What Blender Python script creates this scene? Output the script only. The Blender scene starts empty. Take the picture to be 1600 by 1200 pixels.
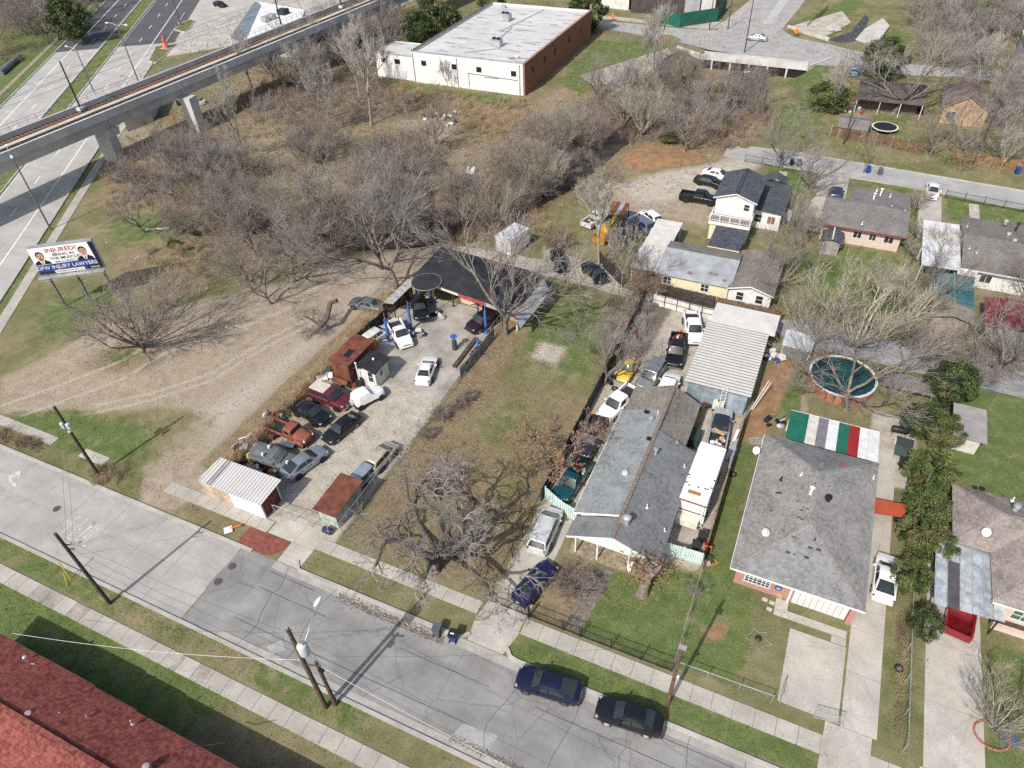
import bpy, math, random
import numpy as np
from mathutils import Vector, Matrix
R = math.radians
SC = bpy.context.scene
COL = SC.collection
rnd = random.Random(7)
# ---------------------------------------------------------------- camera
F, HC = 1100.0, 52.0                       # focal length in photo pixels, drone height in metres
_p, _r, _y = R(42.05), R(-2.76), R(26.15)
def _axes():
    f = Vector((0, math.cos(_p), -math.sin(_p))); u = Vector((0, math.sin(_p), math.cos(_p))); x = Vector((1, 0, 0))
    c, s = math.cos(_r), math.sin(_r)
    W = Matrix(((math.cos(_y), -math.sin(_y), 0), (math.sin(_y), math.cos(_y), 0), (0, 0, 1)))
    return W @ (c*x + s*u), W @ (-s*x + c*u), W @ f
AX, AU, AF = _axes()
cam = bpy.data.cameras.new('camera'); cam.sensor_fit = 'HORIZONTAL'; cam.sensor_width = 36; cam.lens = F/1600*36
cam.clip_start = 0.5; cam.clip_end = 6000
co = bpy.data.objects.new('camera', cam); COL.objects.link(co)
co.matrix_world = Matrix((( AX.x, AU.x, -AF.x, 0), (AX.y, AU.y, -AF.y, 0), (AX.z, AU.z, -AF.z, HC), (0, 0, 0, 1)))
SC.camera = co
# ---------------------------------------------------------------- sky, sun, exposure
SUN_AZ, SUN_EL = 79.0, 44.0                # direction the shadows run (degrees from +X), sun height
w = bpy.data.worlds.new('World'); SC.world = w; w.use_nodes = True
nt = w.node_tree; bg = nt.nodes['Background']
sk = nt.nodes.new('ShaderNodeTexSky'); sk.sky_type = 'NISHITA'; sk.sun_disc = False
sk.sun_elevation = R(SUN_EL); sk.sun_rotation = R(270-SUN_AZ); sk.air_density = 1.0; sk.dust_density = 3.0; sk.ozone_density = 1.0
nt.links.new(sk.outputs[0], bg.inputs[0]); bg.inputs[1].default_value = 0.13
sl = bpy.data.lights.new('sun', 'SUN'); sl.energy = 3.9; sl.angle = R(0.55); sl.color = (1, .952, .885)
so = bpy.data.objects.new('sun', sl); COL.objects.link(so); so.location = (0, -60, 120)
so.rotation_euler = Vector((math.cos(R(SUN_AZ))*math.cos(R(SUN_EL)), math.sin(R(SUN_AZ))*math.cos(R(SUN_EL)), -math.sin(R(SUN_EL)))).to_track_quat('-Z', 'Y').to_euler()
vs = SC.view_settings; vs.view_transform = 'Standard'; vs.look = 'None'; vs.exposure = 0.34; vs.gamma = 1; vs.use_curve_mapping = False
SC.cycles.max_bounces = 5; SC.cycles.diffuse_bounces = 3; SC.cycles.glossy_bounces = 2; SC.cycles.transparent_max_bounces = 6
SC.cycles.use_denoising = False
# ---------------------------------------------------------------- helpers
def G(u, v, z=0.0):
    """where the line of sight through a point of the photograph meets height z"""
    d = AX*((u-800)/F) - AU*((v-600)/F) + AF
    t = (z-HC)/d.z
    return Vector((d.x*t, d.y*t, z))
def tag(o, label=None, cat=None, group=None, kind=None):
    if label: o['label'] = label
    if cat: o['category'] = cat
    if group: o['group'] = group
    if kind: o['kind'] = kind
    return o
def thing(name, label, cat, loc=(0, 0, 0), rot=0.0, group=None, kind=None):
    o = bpy.data.objects.new(name, None); COL.objects.link(o)
    o.location = loc; o.rotation_euler = (0, 0, R(rot)); o.empty_display_size = .3
    return tag(o, label, cat, group, kind)
def wloc(o):
    v = Vector((0, 0, 0))
    while o is not None: v += o.location; o = o.parent
    return v
def link(name, me, parent=None, loc=None):
    o = bpy.data.objects.new(name, me); COL.objects.link(o)
    if parent is not None: o.parent = parent
    if loc is not None: o.location = loc
    return o
def dup(o, parent=None):
    c = o.copy(); COL.objects.link(c); c.parent = parent
    for ch in o.children: dup(ch, c)
    return c
class MB:
    def __init__(s): s.v = []; s.f = []; s.m = []; s.k = 0
    def add(s, vs, fs, k=None):
        b = len(s.v); s.v += [tuple(p) for p in vs]; s.f += [tuple(i+b for i in f) for f in fs]
        s.m += [s.k if k is None else k]*len(fs); return s
    def box(s, x0, x1, y0, y1, z0, z1, k=None):
        v = [(x, y, z) for z in (z0, z1) for x, y in ((x0, y0), (x1, y0), (x1, y1), (x0, y1))]
        return s.add(v, [(3, 2, 1, 0), (4, 5, 6, 7), (0, 1, 5, 4), (1, 2, 6, 5), (2, 3, 7, 6), (3, 0, 4, 7)], k)
    def cbox(s, c, d, rz=0, k=None):
        ca, sa = math.cos(R(rz)), math.sin(R(rz)); v = []
        for z in (-.5, .5):
            for x, y in ((-.5, -.5), (.5, -.5), (.5, .5), (-.5, .5)):
                X, Y = x*d[0], y*d[1]; v.append((c[0]+X*ca-Y*sa, c[1]+X*sa+Y*ca, c[2]+z*d[2]))
        return s.add(v, [(3, 2, 1, 0), (4, 5, 6, 7), (0, 1, 5, 4), (1, 2, 6, 5), (2, 3, 7, 6), (3, 0, 4, 7)], k)
    def prism(s, poly, z0, z1, k=None):
        n = len(poly); a = sum(poly[i][0]*poly[(i+1) % n][1]-poly[(i+1) % n][0]*poly[i][1] for i in range(n))
        if a < 0: poly = list(poly)[::-1]
        v = [(p[0], p[1], z0) for p in poly]+[(p[0], p[1], z1) for p in poly]
        return s.add(v, [tuple(range(n))[::-1], tuple(range(n, 2*n))]+[(i, (i+1) % n, n+(i+1) % n, n+i) for i in range(n)], k)
    def slab(s, pts, t, k=None):
        P = [Vector(p) for p in pts]; n = (P[1]-P[0]).cross(P[2]-P[0]).normalized()
        if n.z < 0: P = P[::-1]; n = -n
        N = len(P); v = [p-n*t for p in P]+P
        return s.add(v, [tuple(range(N))[::-1], tuple(range(N, 2*N))]+[(i, (i+1) % N, N+(i+1) % N, N+i) for i in range(N)], k)
    def beam(s, a, b, wd, ht, k=None):
        a, b = Vector(a), Vector(b); d = (b-a).normalized(); u = d.cross(Vector((0, 0, 1)))
        u = Vector((1, 0, 0)) if u.length < 1e-3 else u.normalized(); n = u.cross(d); u *= wd/2; n *= ht/2
        v = [a-u-n, a+u-n, a+u+n, a-u+n, b-u-n, b+u-n, b+u+n, b-u+n]
        return s.add(v, [(0, 1, 2, 3), (7, 6, 5, 4), (4, 5, 1, 0), (5, 6, 2, 1), (6, 7, 3, 2), (7, 4, 0, 3)], k)
    def tube(s, pts, rad, n=6, k=None, cap=True):
        P = [Vector(p) for p in pts]; N = len(P)
        if not isinstance(rad, (list, tuple)): rad = [rad]*N
        v = []
        for i, p in enumerate(P):
            d = (P[min(i+1, N-1)]-P[max(i-1, 0)]).normalized(); a = Vector((0, 0, 1)) if abs(d.z) < .9 else Vector((1, 0, 0))
            u = d.cross(a).normalized(); q = d.cross(u)
            for j in range(n):
                t = 2*math.pi*j/n; v.append(p+(u*math.cos(t)+q*math.sin(t))*rad[i])
        f = [(i*n+j, i*n+(j+1) % n, (i+1)*n+(j+1) % n, (i+1)*n+j) for i in range(N-1) for j in range(n)]
        if cap: f += [tuple(range(n))[::-1], tuple(range((N-1)*n, N*n))]
        return s.add(v, f, k)
    def lathe(s, c, prof, n=16, k=None, axis='z'):
        v = []
        for r, h in prof:
            for j in range(n):
                t = 2*math.pi*j/n; a, b = r*math.cos(t), r*math.sin(t)
                v.append((c[0]+a, c[1]+b, c[2]+h) if axis == 'z' else (c[0]+a, c[1]+h, c[2]+b) if axis == 'y' else (c[0]+h, c[1]+a, c[2]+b))
        f = [(i*n+j, i*n+(j+1) % n, (i+1)*n+(j+1) % n, (i+1)*n+j) for i in range(len(prof)-1) for j in range(n)]
        f += [tuple(range(n))[::-1], tuple(range((len(prof)-1)*n, len(prof)*n))]
        return s.add(v, f, k)
    def mesh(s, name, mats, smooth=None, off=None):
        me = bpy.data.meshes.new(name)
        v = s.v if off is None else [(a[0]-off[0], a[1]-off[1], a[2]-off[2]) for a in s.v]
        me.from_pydata(v, [], s.f)
        if not isinstance(mats, (list, tuple)): mats = [mats]
        for m in mats: me.materials.append(m)
        if len(mats) > 1: me.polygons.foreach_set('material_index', s.m)
        if smooth is not None:
            me.polygons.foreach_set('use_smooth', [True]*len(me.polygons)); me.set_sharp_from_angle(angle=R(smooth))
        me.update(); return me
    def build(s, name, mats, parent=None, smooth=None, local=False):
        return link(name, s.mesh(name, mats, smooth, None if parent is None or local else wloc(parent)), parent)
def npmesh(name, V, Fc, mat, smooth=False, attr=None):
    """fast mesh from numpy arrays; Fc all triangles or all quads"""
    me = bpy.data.meshes.new(name); n, k = Fc.shape
    me.vertices.add(len(V)); me.vertices.foreach_set('co', np.ascontiguousarray(V, dtype=np.float32).ravel())
    me.loops.add(n*k); me.loops.foreach_set('vertex_index', np.ascontiguousarray(Fc, dtype=np.int32).ravel())
    me.polygons.add(n); me.polygons.foreach_set('loop_start', np.arange(0, n*k, k, dtype=np.int32))
    if smooth: me.polygons.foreach_set('use_smooth', np.ones(n, dtype=bool))
    me.materials.append(mat)
    for an, data in (attr or {}).items():
        a = me.color_attributes.new(an, 'FLOAT_COLOR', 'POINT'); a.data.foreach_set('color', np.ascontiguousarray(data, dtype=np.float32).ravel())
    me.update(calc_edges=True); return me
# ---------------------------------------------------------------- materials
MATS = {}
def M(name, col, rough=.8, var=.18, scale=1.5, col2=None, bump=0.0, bscale=20.0, metal=0.0, spec=.3, coat=0.0, fine=.12, stripes=None):
    """procedural material: two scales of noise round a base colour, optional second colour in blotches, optional bump"""
    if name in MATS: return MATS[name]
    m = bpy.data.materials.new(name); MATS[name] = m; m.use_nodes = True
    n = m.node_tree.nodes; L = m.node_tree.links; b = n['Principled BSDF']
    b.inputs['Roughness'].default_value = rough; b.inputs['Metallic'].default_value = metal
    b.inputs['Specular IOR Level'].default_value = spec; b.inputs['Coat Weight'].default_value = coat
    tc = n.new('ShaderNodeTexCoord')
    a = n.new('ShaderNodeTexNoise'); a.inputs['Scale'].default_value = scale; a.inputs['Detail'].default_value = 6; a.inputs['Roughness'].default_value = .62
    f = n.new('ShaderNodeTexNoise'); f.inputs['Scale'].default_value = bscale; f.inputs['Detail'].default_value = 3
    L.new(tc.outputs['Object'], a.inputs['Vector']); L.new(tc.outputs['Object'], f.inputs['Vector'])
    r = n.new('ShaderNodeValToRGB'); r.color_ramp.elements[0].position = .36; r.color_ramp.elements[1].position = .66
    c2 = col2 or tuple(c*(1-var*1.6) for c in col); c1 = tuple(min(1, c*(1+var*.5)) for c in col)
    r.color_ramp.elements[0].color = (*c2, 1); r.color_ramp.elements[1].color = (*c1, 1)
    L.new(a.outputs[0], r.inputs[0])
    mx = n.new('ShaderNodeMix'); mx.data_type = 'RGBA'; mx.blend_type = 'MULTIPLY'; mx.inputs[0].default_value = 1
    mr = n.new('ShaderNodeMapRange'); mr.inputs[1].default_value = .3; mr.inputs[2].default_value = .7; mr.inputs[3].default_value = 1-fine*1.5; mr.inputs[4].default_value = 1+fine
    L.new(f.outputs[0], mr.inputs[0]); L.new(r.outputs[0], mx.inputs[6]); L.new(mr.outputs[0], mx.inputs[7])
    L.new(mx.outputs[2], b.inputs['Base Color'])
    if bump:
        bp = n.new('ShaderNodeBump'); bp.inputs['Strength'].default_value = bump; bp.inputs['Distance'].default_value = .03
        L.new(f.outputs[0], bp.inputs['Height']); L.new(bp.outputs[0], b.inputs['Normal'])
    return m
def shingle(name, col, col2, row=.19, wid=.42, ang=0.0, var=.5, flip=False):
    """roof shingles: staggered tabs of uneven tone with a dark lower edge, laid in the plan of the roof"""
    if name in MATS: return MATS[name]
    m = M(name, col, .92, .2, .5, bump=.25, bscale=30, spec=.15); n = m.node_tree.nodes; L = m.node_tree.links; b = n['Principled BSDF']
    tc = n.new('ShaderNodeTexCoord'); mp = n.new('ShaderNodeMapping'); mp.inputs['Rotation'].default_value = (0, 0, R(ang))
    br = n.new('ShaderNodeTexBrick'); br.inputs['Scale'].default_value = 1; br.inputs['Brick Width'].default_value = wid; br.inputs['Row Height'].default_value = row
    br.inputs['Mortar Size'].default_value = row*.09; br.inputs['Mortar Smooth'].default_value = .3; br.inputs['Bias'].default_value = 0
    br.inputs['Color1'].default_value = (1+var*.4,)*3+(1,); br.inputs['Color2'].default_value = (1-var*.5,)*3+(1,); br.inputs['Mortar'].default_value = (.55, .55, .55, 1)
    L.new(tc.outputs['Object'], mp.inputs[0]); L.new(mp.outputs[0], br.inputs[0])
    old = b.inputs['Base Color'].links[0].from_socket
    mx = n.new('ShaderNodeMix'); mx.data_type = 'RGBA'; mx.blend_type = 'MULTIPLY'; mx.inputs[0].default_value = 1
    L.new(old, mx.inputs[6]); L.new(br.outputs[0], mx.inputs[7])
    ns = n.new('ShaderNodeTexNoise'); ns.inputs['Scale'].default_value = 3.2; ns.inputs['Detail'].default_value = 4
    L.new(tc.outputs['Object'], ns.inputs[0]); rp = n.new('ShaderNodeMapRange'); rp.inputs[1].default_value = .42; rp.inputs[2].default_value = .66
    L.new(ns.outputs[0], rp.inputs[0]); m2 = n.new('ShaderNodeMix'); m2.data_type = 'RGBA'; m2.inputs[7].default_value = (*col2, 1)
    sc = n.new('ShaderNodeMath'); sc.operation = 'MULTIPLY'; sc.inputs[1].default_value = .6
    L.new(rp.outputs[0], sc.inputs[0]); L.new(sc.outputs[0], m2.inputs[0]); L.new(mx.outputs[2], m2.inputs[6]); L.new(m2.outputs[2], b.inputs['Base Color'])
    return m
def brick(name, col, col2, mortar=(.5, .47, .43), s=1.0):
    if name in MATS: return MATS[name]
    m = M(name, col, .9, .2, 1, bump=.2, bscale=30, spec=.2); n = m.node_tree.nodes; L = m.node_tree.links; b = n['Principled BSDF']
    tc = n.new('ShaderNodeTexCoord'); sx = n.new('ShaderNodeSeparateXYZ'); ad = n.new('ShaderNodeMath'); cb = n.new('ShaderNodeCombineXYZ')
    L.new(tc.outputs['Object'], sx.inputs[0]); L.new(sx.outputs[0], ad.inputs[0]); L.new(sx.outputs[1], ad.inputs[1]); L.new(ad.outputs[0], cb.inputs[0]); L.new(sx.outputs[2], cb.inputs[1])
    br = n.new('ShaderNodeTexBrick'); br.inputs['Scale'].default_value = 1; br.inputs['Brick Width'].default_value = .24*s; br.inputs['Row Height'].default_value = .08*s; br.inputs['Mortar Size'].default_value = .01*s
    br.inputs['Color1'].default_value = (*col, 1); br.inputs['Color2'].default_value = (*col2, 1); br.inputs['Mortar'].default_value = (*mortar, 1)
    L.new(cb.outputs[0], br.inputs[0]); L.new(br.outputs[0], b.inputs['Base Color']); return m
def paint(name, col, rough=.28, metal=.3, dust=.12):
    return M('paint_'+name, col, rough, dust, 1.2, metal=metal, spec=.5, coat=.6, fine=.03)
CONC = M('concrete', (.40, .385, .35), .9, .16, .35, bump=.15, bscale=9, fine=.10)
CONC2 = M('old_concrete', (.36, .33, .285), .92, .25, .5, bump=.25, bscale=7, fine=.16)
CONCW = M('pale_concrete', (.47, .45, .41), .9, .14, .4, bump=.1, bscale=8, fine=.08)
WHITE = M('white_paint', (.66, .66, .645), .6, .08, .8, fine=.04)
DWHITE = M('weathered_white', (.62, .61, .58), .7, .18, 1.2, fine=.08)
METAL = M('galvanized_metal', (.50, .52, .54), .45, .2, 1.5, metal=.5, fine=.06)
DMETAL = M('dark_metal', (.05, .052, .055), .5, .2, 2, metal=.4)
BLACK = M('black_paint', (.018, .018, .02), .5, .2, 3)
RUBBER = M('rubber', (.022, .022, .023), .85, .2, 4)
WOOD = M('weathered_pole_wood', (.125, .088, .062), .9, .3, 3, bump=.3, bscale=30)
PLANK = M('fence_wood', (.17, .105, .065), .85, .35, 2.5, bump=.2, bscale=18)
PLANKD = M('dark_fence_wood', (.055, .045, .038), .85, .35, 2.5, bump=.2, bscale=18)
PLANKL = M('pale_fence_wood', (.29, .215, .145), .85, .3, 2.5, bump=.2, bscale=18)
GLASS = M('window_glass', (.03, .036, .042), .08, .2, 2, spec=.6, fine=.02)
CGLASS = M('car_glass', (.026, .034, .034), .05, .1, 2, spec=.8, fine=.02)
RUST = M('rusted_steel', (.17, .058, .035), .85, .4, 1.2, col2=(.09, .032, .022), bump=.2, bscale=12, fine=.2)
RUSTL = M('rusted_truck_paint', (.235, .072, .046), .75, .4, 1.5, col2=(.16, .055, .035), fine=.15)
BARK = M('bark', (.20, .175, .15), .95, .3, 3, bump=.5, bscale=14, fine=.2)
BARKD = M('dark_oak_bark', (.115, .10, .086), .95, .3, 3, bump=.5, bscale=14, fine=.2)
BARKP = M('pale_bark', (.33, .305, .27), .9, .25, 2, bump=.3, bscale=12, fine=.15)
TWIG = M('grey_twigs', (.315, .285, .26), .95, .25, .6, fine=.2)
TWIGR = M('reddish_twigs', (.30, .252, .225), .95, .25, .6, fine=.2)
TWIGP = M('pale_twigs', (.46, .43, .38), .95, .2, .6, fine=.2)
TWIGB = M('brown_brush', (.20, .145, .095), .95, .3, .5, fine=.25)
TAIL = M('tail_light_red', (.16, .010, .012), .2, .1, 3, spec=.5)
LAMP = M('headlight_lens', (.36, .37, .38), .12, .1, 3, spec=.6)
CHROME = M('chrome', (.6, .61, .62), .18, .1, 3, metal=.9, fine=.02)
# ================================================================ ground
def W(pts): return np.array([tuple(G(*p))[:2] for p in pts])
gx = np.concatenate([[-4000, -1500, -700, -420], np.arange(-300, -100, 1.25), np.arange(-100, 45, .5), np.arange(45, 70, 1.25), [90, 160, 400, 1200, 4000]])
gy = np.concatenate([[-2000, -600, -200, -60, -25], np.arange(-8, 105, .5), np.arange(105, 330, 1.5), [360, 450, 700, 1400, 4000]])
XX, YY = np.meshgrid(gx, gy); PX, PY = XX.ravel(), YY.ravel()
def sdist(poly):
    """signed distance (inside positive) of every ground vertex near a polygon; far ones get -9"""
    P = np.asarray(poly); out = np.full(len(PX), -9.0)
    lo, hi = P.min(0)-6, P.max(0)+6
    I = np.where((PX > lo[0]) & (PX < hi[0]) & (PY > lo[1]) & (PY < hi[1]))[0]
    x, y = PX[I], PY[I]; ins = np.zeros(len(I), bool); dm = np.full(len(I), 1e9)
    for a, b in zip(P, np.roll(P, -1, 0)):
        c = (a[1] > y) != (b[1] > y)
        with np.errstate(divide='ignore', invalid='ignore'):
            ins ^= c & (x < (b[0]-a[0])*(y-a[1])/(b[1]-a[1]+1e-12)+a[0])
        e = b-a; t = np.clip(((x-a[0])*e[0]+(y-a[1])*e[1])/(e@e+1e-9), 0, 1)
        dm = np.minimum(dm, np.hypot(x-a[0]-t*e[0], y-a[1]-t*e[1]))
    out[I] = np.where(ins, dm, -dm); return out
CH = {k: np.zeros(len(PX)) for k in ('dirt', 'green', 'brown', 'gravel', 'rust', 'dark')}
def put(ch, poly, soft=1.0, amt=1.0, px=True):
    s = sdist(W(poly) if px else poly); m = np.clip((s+soft)/(2*soft), 0, 1); m = m*m*(3-2*m)*amt
    for k in CH:
        if k != ch: CH[k] *= (1-m)
    CH[ch] = np.maximum(CH[ch], m)
def add(ch, poly, soft=1.0, amt=1.0, px=True):
    s = sdist(W(poly) if px else poly); m = np.clip((s+soft)/(2*soft), 0, 1)*amt; CH[ch] = np.maximum(CH[ch], m)
# far woods floor and the brushy bottom land
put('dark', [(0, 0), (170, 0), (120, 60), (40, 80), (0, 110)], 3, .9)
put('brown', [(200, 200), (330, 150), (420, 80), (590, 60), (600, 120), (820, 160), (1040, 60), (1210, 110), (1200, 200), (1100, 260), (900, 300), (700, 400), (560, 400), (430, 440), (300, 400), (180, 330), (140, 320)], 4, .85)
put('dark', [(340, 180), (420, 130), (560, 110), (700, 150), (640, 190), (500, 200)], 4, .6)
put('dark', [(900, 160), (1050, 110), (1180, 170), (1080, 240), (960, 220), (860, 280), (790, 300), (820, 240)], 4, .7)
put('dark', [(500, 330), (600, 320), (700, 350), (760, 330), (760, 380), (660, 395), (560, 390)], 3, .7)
put('dirt', [(330, 235), (420, 205), (540, 205), (640, 230), (740, 225), (760, 262), (690, 285), (560, 292), (470, 300), (380, 280)], 4, .5)
put('dirt', [(600, 190), (700, 180), (730, 215), (650, 225)], 3, .7)
put('rust', [(960, 245), (1010, 225), (1080, 232), (1115, 250), (1060, 268), (985, 272)], 2.5, .95)
put('green', [(590, 120), (650, 130), (810, 155), (790, 168), (700, 150), (600, 132)], 1.5, .8)
put('green', [(930, 62), (1055, 68), (1040, 85), (905, 150), (870, 130), (905, 92)], 2, .75)
add('dirt', [(830, 155), (905, 100), (930, 120), (890, 160), (850, 185)], 4, .55)
put('green', [(1235, 100), (1300, 95), (1290, 180), (1210, 235), (1180, 215), (1240, 150)], 3, .8)
add('dirt', [(1150, 130), (1200, 120), (1200, 220), (1130, 235)], 4, .6)
put('green', [(1230, 40), (1320, 0), (1350, 0), (1300, 60)], 2, .9); put('green', [(1350, 75), (1400, 40), (1440, 60), (1400, 80)], 2, .7)
put('dirt', [(1300, 155), (1400, 150), (1400, 215), (1300, 215)], 3, .5); put('green', [(1360, 180), (1420, 180), (1420, 215), (1360, 215)], 2, .6)
put('dirt', [(1400, 0), (1600, 0), (1600, 80), (1450, 90)], 6, .6)
# avenue verges and median
def CS(c, s): return (-.56*s+.828*c, .828*s+.56*c)
put('green', [CS(-72.2, 100), CS(-66.6, 100), CS(-66.6, 260), CS(-72.2, 260)], .6, .55, False)
put('green', [CS(-104, 160), CS(-81.6, 160), CS(-81.6, 270), CS(-104, 235)], 2, .75, False)
put('green', [CS(-57, 70), CS(-54.6, 70), CS(-54.6, 150), CS(-57, 150)], .5, .6, False)
put('dirt', [(170, 205), (260, 190), (310, 215), (230, 260), (160, 290), (190, 235)], 2, .6)
# the vacant lot and its dirt tracks
put('green', [(60, 480), (150, 440), (220, 470), (150, 500), (70, 540)], 3, .75)
put('green', [(140, 345), (240, 325), (320, 330), (300, 370), (180, 400)], 4, .6)
put('brown', [(180, 390), (320, 380), (340, 460), (250, 480), (170, 430)], 4, .75)
DIRT = [(0, 592), (70, 560), (150, 515), (230, 500), (330, 470), (430, 440), (560, 400), (640, 378), (705, 372), (790, 395), (650, 425), (645, 470), (570, 520), (520, 540), (440, 610), (385, 670), (320, 735), (255, 765), (215, 735), (250, 690), (300, 650), (250, 640), (150, 645), (0, 650)]
put('dirt', DIRT, 2.2, 1)
put('brown', [(115, 565), (200, 528), (270, 560), (240, 590), (120, 590)], 2.2, .6); add('green', [(160, 550), (210, 535), (225, 560), (170, 575)], 2, .7)
put('green', [(0, 650), (110, 640), (240, 665), (235, 715), (175, 740), (0, 665)], 1.2, .75)
put('brown', [(240, 640), (330, 630), (400, 600), (330, 690), (240, 740), (215, 720), (250, 680)], 2.5, .45)
put('dirt', [(225, 745), (330, 700), (320, 770), (270, 800), (215, 790)], 1.2, .9)
add('gravel', [(300, 640), (380, 590), (520, 490), (560, 440), (620, 430), (500, 540), (400, 640), (330, 700)], 3, .7)
# workshop yard and the strip of scrub along its fence
put('gravel', [(-47, 26.3), (-31.4, 26.3), (-31.4, 63), (-47, 63)], .6, 1, False)
put('dirt', [(-47, 29), (-40.5, 29), (-39.8, 45.5), (-47, 45.5)], .9, .8, False); add('dark', [(365, 700), (450, 650), (470, 690), (440, 745), (370, 740)], 1.5, .8)
put('brown', [(-49.5, 29), (-47, 29), (-46, 62), (-48.5, 62)], .7, .9, False)
# the field between
put('brown', [(-31, 26.8), (-16.4, 26.8), (-16.4, 52), (-31, 52)], .8, .56, False); add('green', [(-22, 33), (-18, 36), (-18, 46), (-21, 44)], 1.5, .5, False)
put('green', [(-30, 55), (-17, 55), (-18, 69), (-27, 69)], 3, .75, False); put('green', [(-27, 44), (-21, 42), (-20, 49), (-25, 51)], 2, .55, False)
put('brown', [(700, 570), (760, 520), (820, 500), (800, 560), (740, 640), (690, 620)], 2, .85)
put('gravel', [(-25.5, 56.5), (-22, 56.5), (-22, 60), (-25.5, 60)], 1.3, .85, False)
# alley and caliche car park behind
put('gravel', [(690, 380), (790, 395), (850, 408), (960, 448), (1130, 488), (1120, 500), (1000, 470), (860, 432), (760, 412)], .8, 1)
put('gravel', [(850, 385), (985, 435), (960, 452), (850, 412)], 1, 1)
put('dirt', [(920, 272), (960, 282), (1105, 258), (1150, 235), (1190, 240), (1150, 275), (1120, 310), (1108, 360), (1080, 350), (1030, 342), (960, 335), (905, 310)], 2, .8)
add('gravel', [(960, 290), (1110, 255), (1250, 232), (1160, 272), (1120, 305), (1000, 320)], 2, .9)
# central lot
put('gravel', [(-16.1, 26.5), (-12.6, 26.5), (-12.6, 61), (-16.1, 61)], .3, .8, False); add('brown', [(-16.1, 34), (-14.8, 34), (-14.8, 60), (-16.1, 60)], .6, .9, False)
put('gravel', [(-16.1, 56), (-.9, 56), (-.9, 76), (-16.1, 76)], .5, 1, False); put('dark', [(-16.1, 58), (-13.2, 58), (-12.5, 72), (-16, 73)], 1, .8, False)
put('gravel', [(-5, 36), (-1, 36), (-1, 56), (-5, 56)], .4, .8, False); add('dirt', [(-3.5, 36.5), (-1, 37), (-1, 42), (-3, 41)], .8, .9, False)
put('green', [(-8.4, 27), (-1, 27), (-1, 36), (-8.4, 33)], .5, 1, False); put('brown', [(-12.4, 27), (-9.6, 27), (-8.8, 33), (-12.2, 33.5)], .5, .9, False)
add('brown', [(-8.2, 30.5), (-4, 30.5), (-4, 33.5), (-8.2, 33.5)], .9, .8, False)
# right house lot
put('green', [(-.8, 27.3), (4, 27.5), (4, 34), (1, 40), (1, 53), (-.8, 53)], .7, .8, False)
put('rust', [(1092, 985), (1120, 968), (1143, 980), (1130, 1005), (1100, 1003)], .7, .75); add('dirt', [(1092, 985), (1120, 968), (1143, 980), (1130, 1005), (1100, 1003)], .6, .6)
put('rust', [(-.8, 53), (1.6, 53), (3, 70), (.8, 70), (-.6, 60)], .8, .9, False); put('green', [(2, 57), (4.5, 57.5), (4.5, 66), (2.8, 66)], .8, .8, False)
put('dirt', [(4.2, 56.5), (5.2, 57), (4.3, 62), (3.8, 61.5)], .4, .8, False)
put('gravel', [(11, 52), (15, 52), (15, 62), (10.8, 62)], .5, .9, False)
put('green', [(15.2, 52), (26, 52), (26, 72), (18, 72), (16, 60)], 1.2, .66, False)
put('green', [(13.2, 28), (15.8, 28), (15.4, 40), (13.4, 38)], .4, .4, False)
put('green', [(19.9, 27), (27, 27), (27, 38.6), (20.3, 38.6)], .6, .6, False); add('dirt', [(20.2, 27), (21.4, 27), (21.2, 34), (20.6, 34)], .6, .6, False)
# back lots to the right
put('green', [(1230, 380), (1400, 390), (1440, 440), (1400, 500), (1300, 500), (1240, 440)], 3, .7); put('brown', [(1310, 500), (1440, 500), (1440, 525), (1330, 520)], 1.5, .8)
put('green', [(1200, 265), (1260, 260), (1260, 350), (1225, 350)], 1, .7); put('green', [(1410, 285), (1430, 285), (1425, 400), (1410, 400)], .8, .8)
put('green', [(1340, 275), (1425, 280), (1420, 305), (1340, 290)], .8, .55); put('green', [(1480, 290), (1600, 290), (1600, 355), (1480, 340)], .8, .85)
put('dirt', [(1440, 500), (1600, 540), (1600, 580), (1480, 560)], 3, .5)
# verges of the street in front
put('green', [(-95, 13.2), (-20, 13.2), (-20, 15.2), (-95, 15.2)], .3, .55, False); put('brown', [(-44, 13.2), (-30, 13.2), (-30, 15.2), (-44, 15.2)], 1, .35, False)
put('green', [(-95, -10), (-38, -10), (-30, 12), (-95, 12)], 1, .95, False); put('brown', [(-37, 4), (5, 4), (5, 12), (-33, 12)], 2.5, .42, False)
put('green', [(-13, 23.2), (10, 23.2), (10, 25.2), (-13, 25.2)], .3, .75, False); put('brown', [(-47, 23.2), (-33, 23.2), (-33, 25.2), (-47, 25.2)], .5, .5, False)
put('rust', [(-77, 23.3), (-66, 23.3), (-68, 25.2), (-77, 25.2)], .6, .4, False)
def track(px, wd, ch, amt):
    P = W(px); d = np.full(len(PX), 1e9)
    for a, b in zip(P[:-1], P[1:]):
        e = b-a; t = np.clip(((PX-a[0])*e[0]+(PY-a[1])*e[1])/(e@e), 0, 1); d = np.minimum(d, np.hypot(PX-a[0]-t*e[0], PY-a[1]-t*e[1]))
    CH[ch][:] = np.maximum(CH[ch], np.clip(1.5-d/wd, 0, 1)*amt)
for o in (0, 7, 22, 34): track([(0, 628+o), (90, 596+o), (190, 560+o), (260, 520+o), (340, 500+o*.8), (440, 470+o*.5), (560, 420+o*.2)], .35, 'brown' if o in (0, 22) else 'gravel', .62)
for o in (0, 9, 20): track([(150, 625+o), (240, 605+o), (330, 575+o), (420, 520+o), (500, 480+o)], .35, 'gravel' if o else 'brown', .6)
for o in (0, 12): track([(215+o, 770), (270+o, 715), (340+o, 640), (400+o, 570), (470+o, 510)], .4, 'brown', .45)
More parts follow.
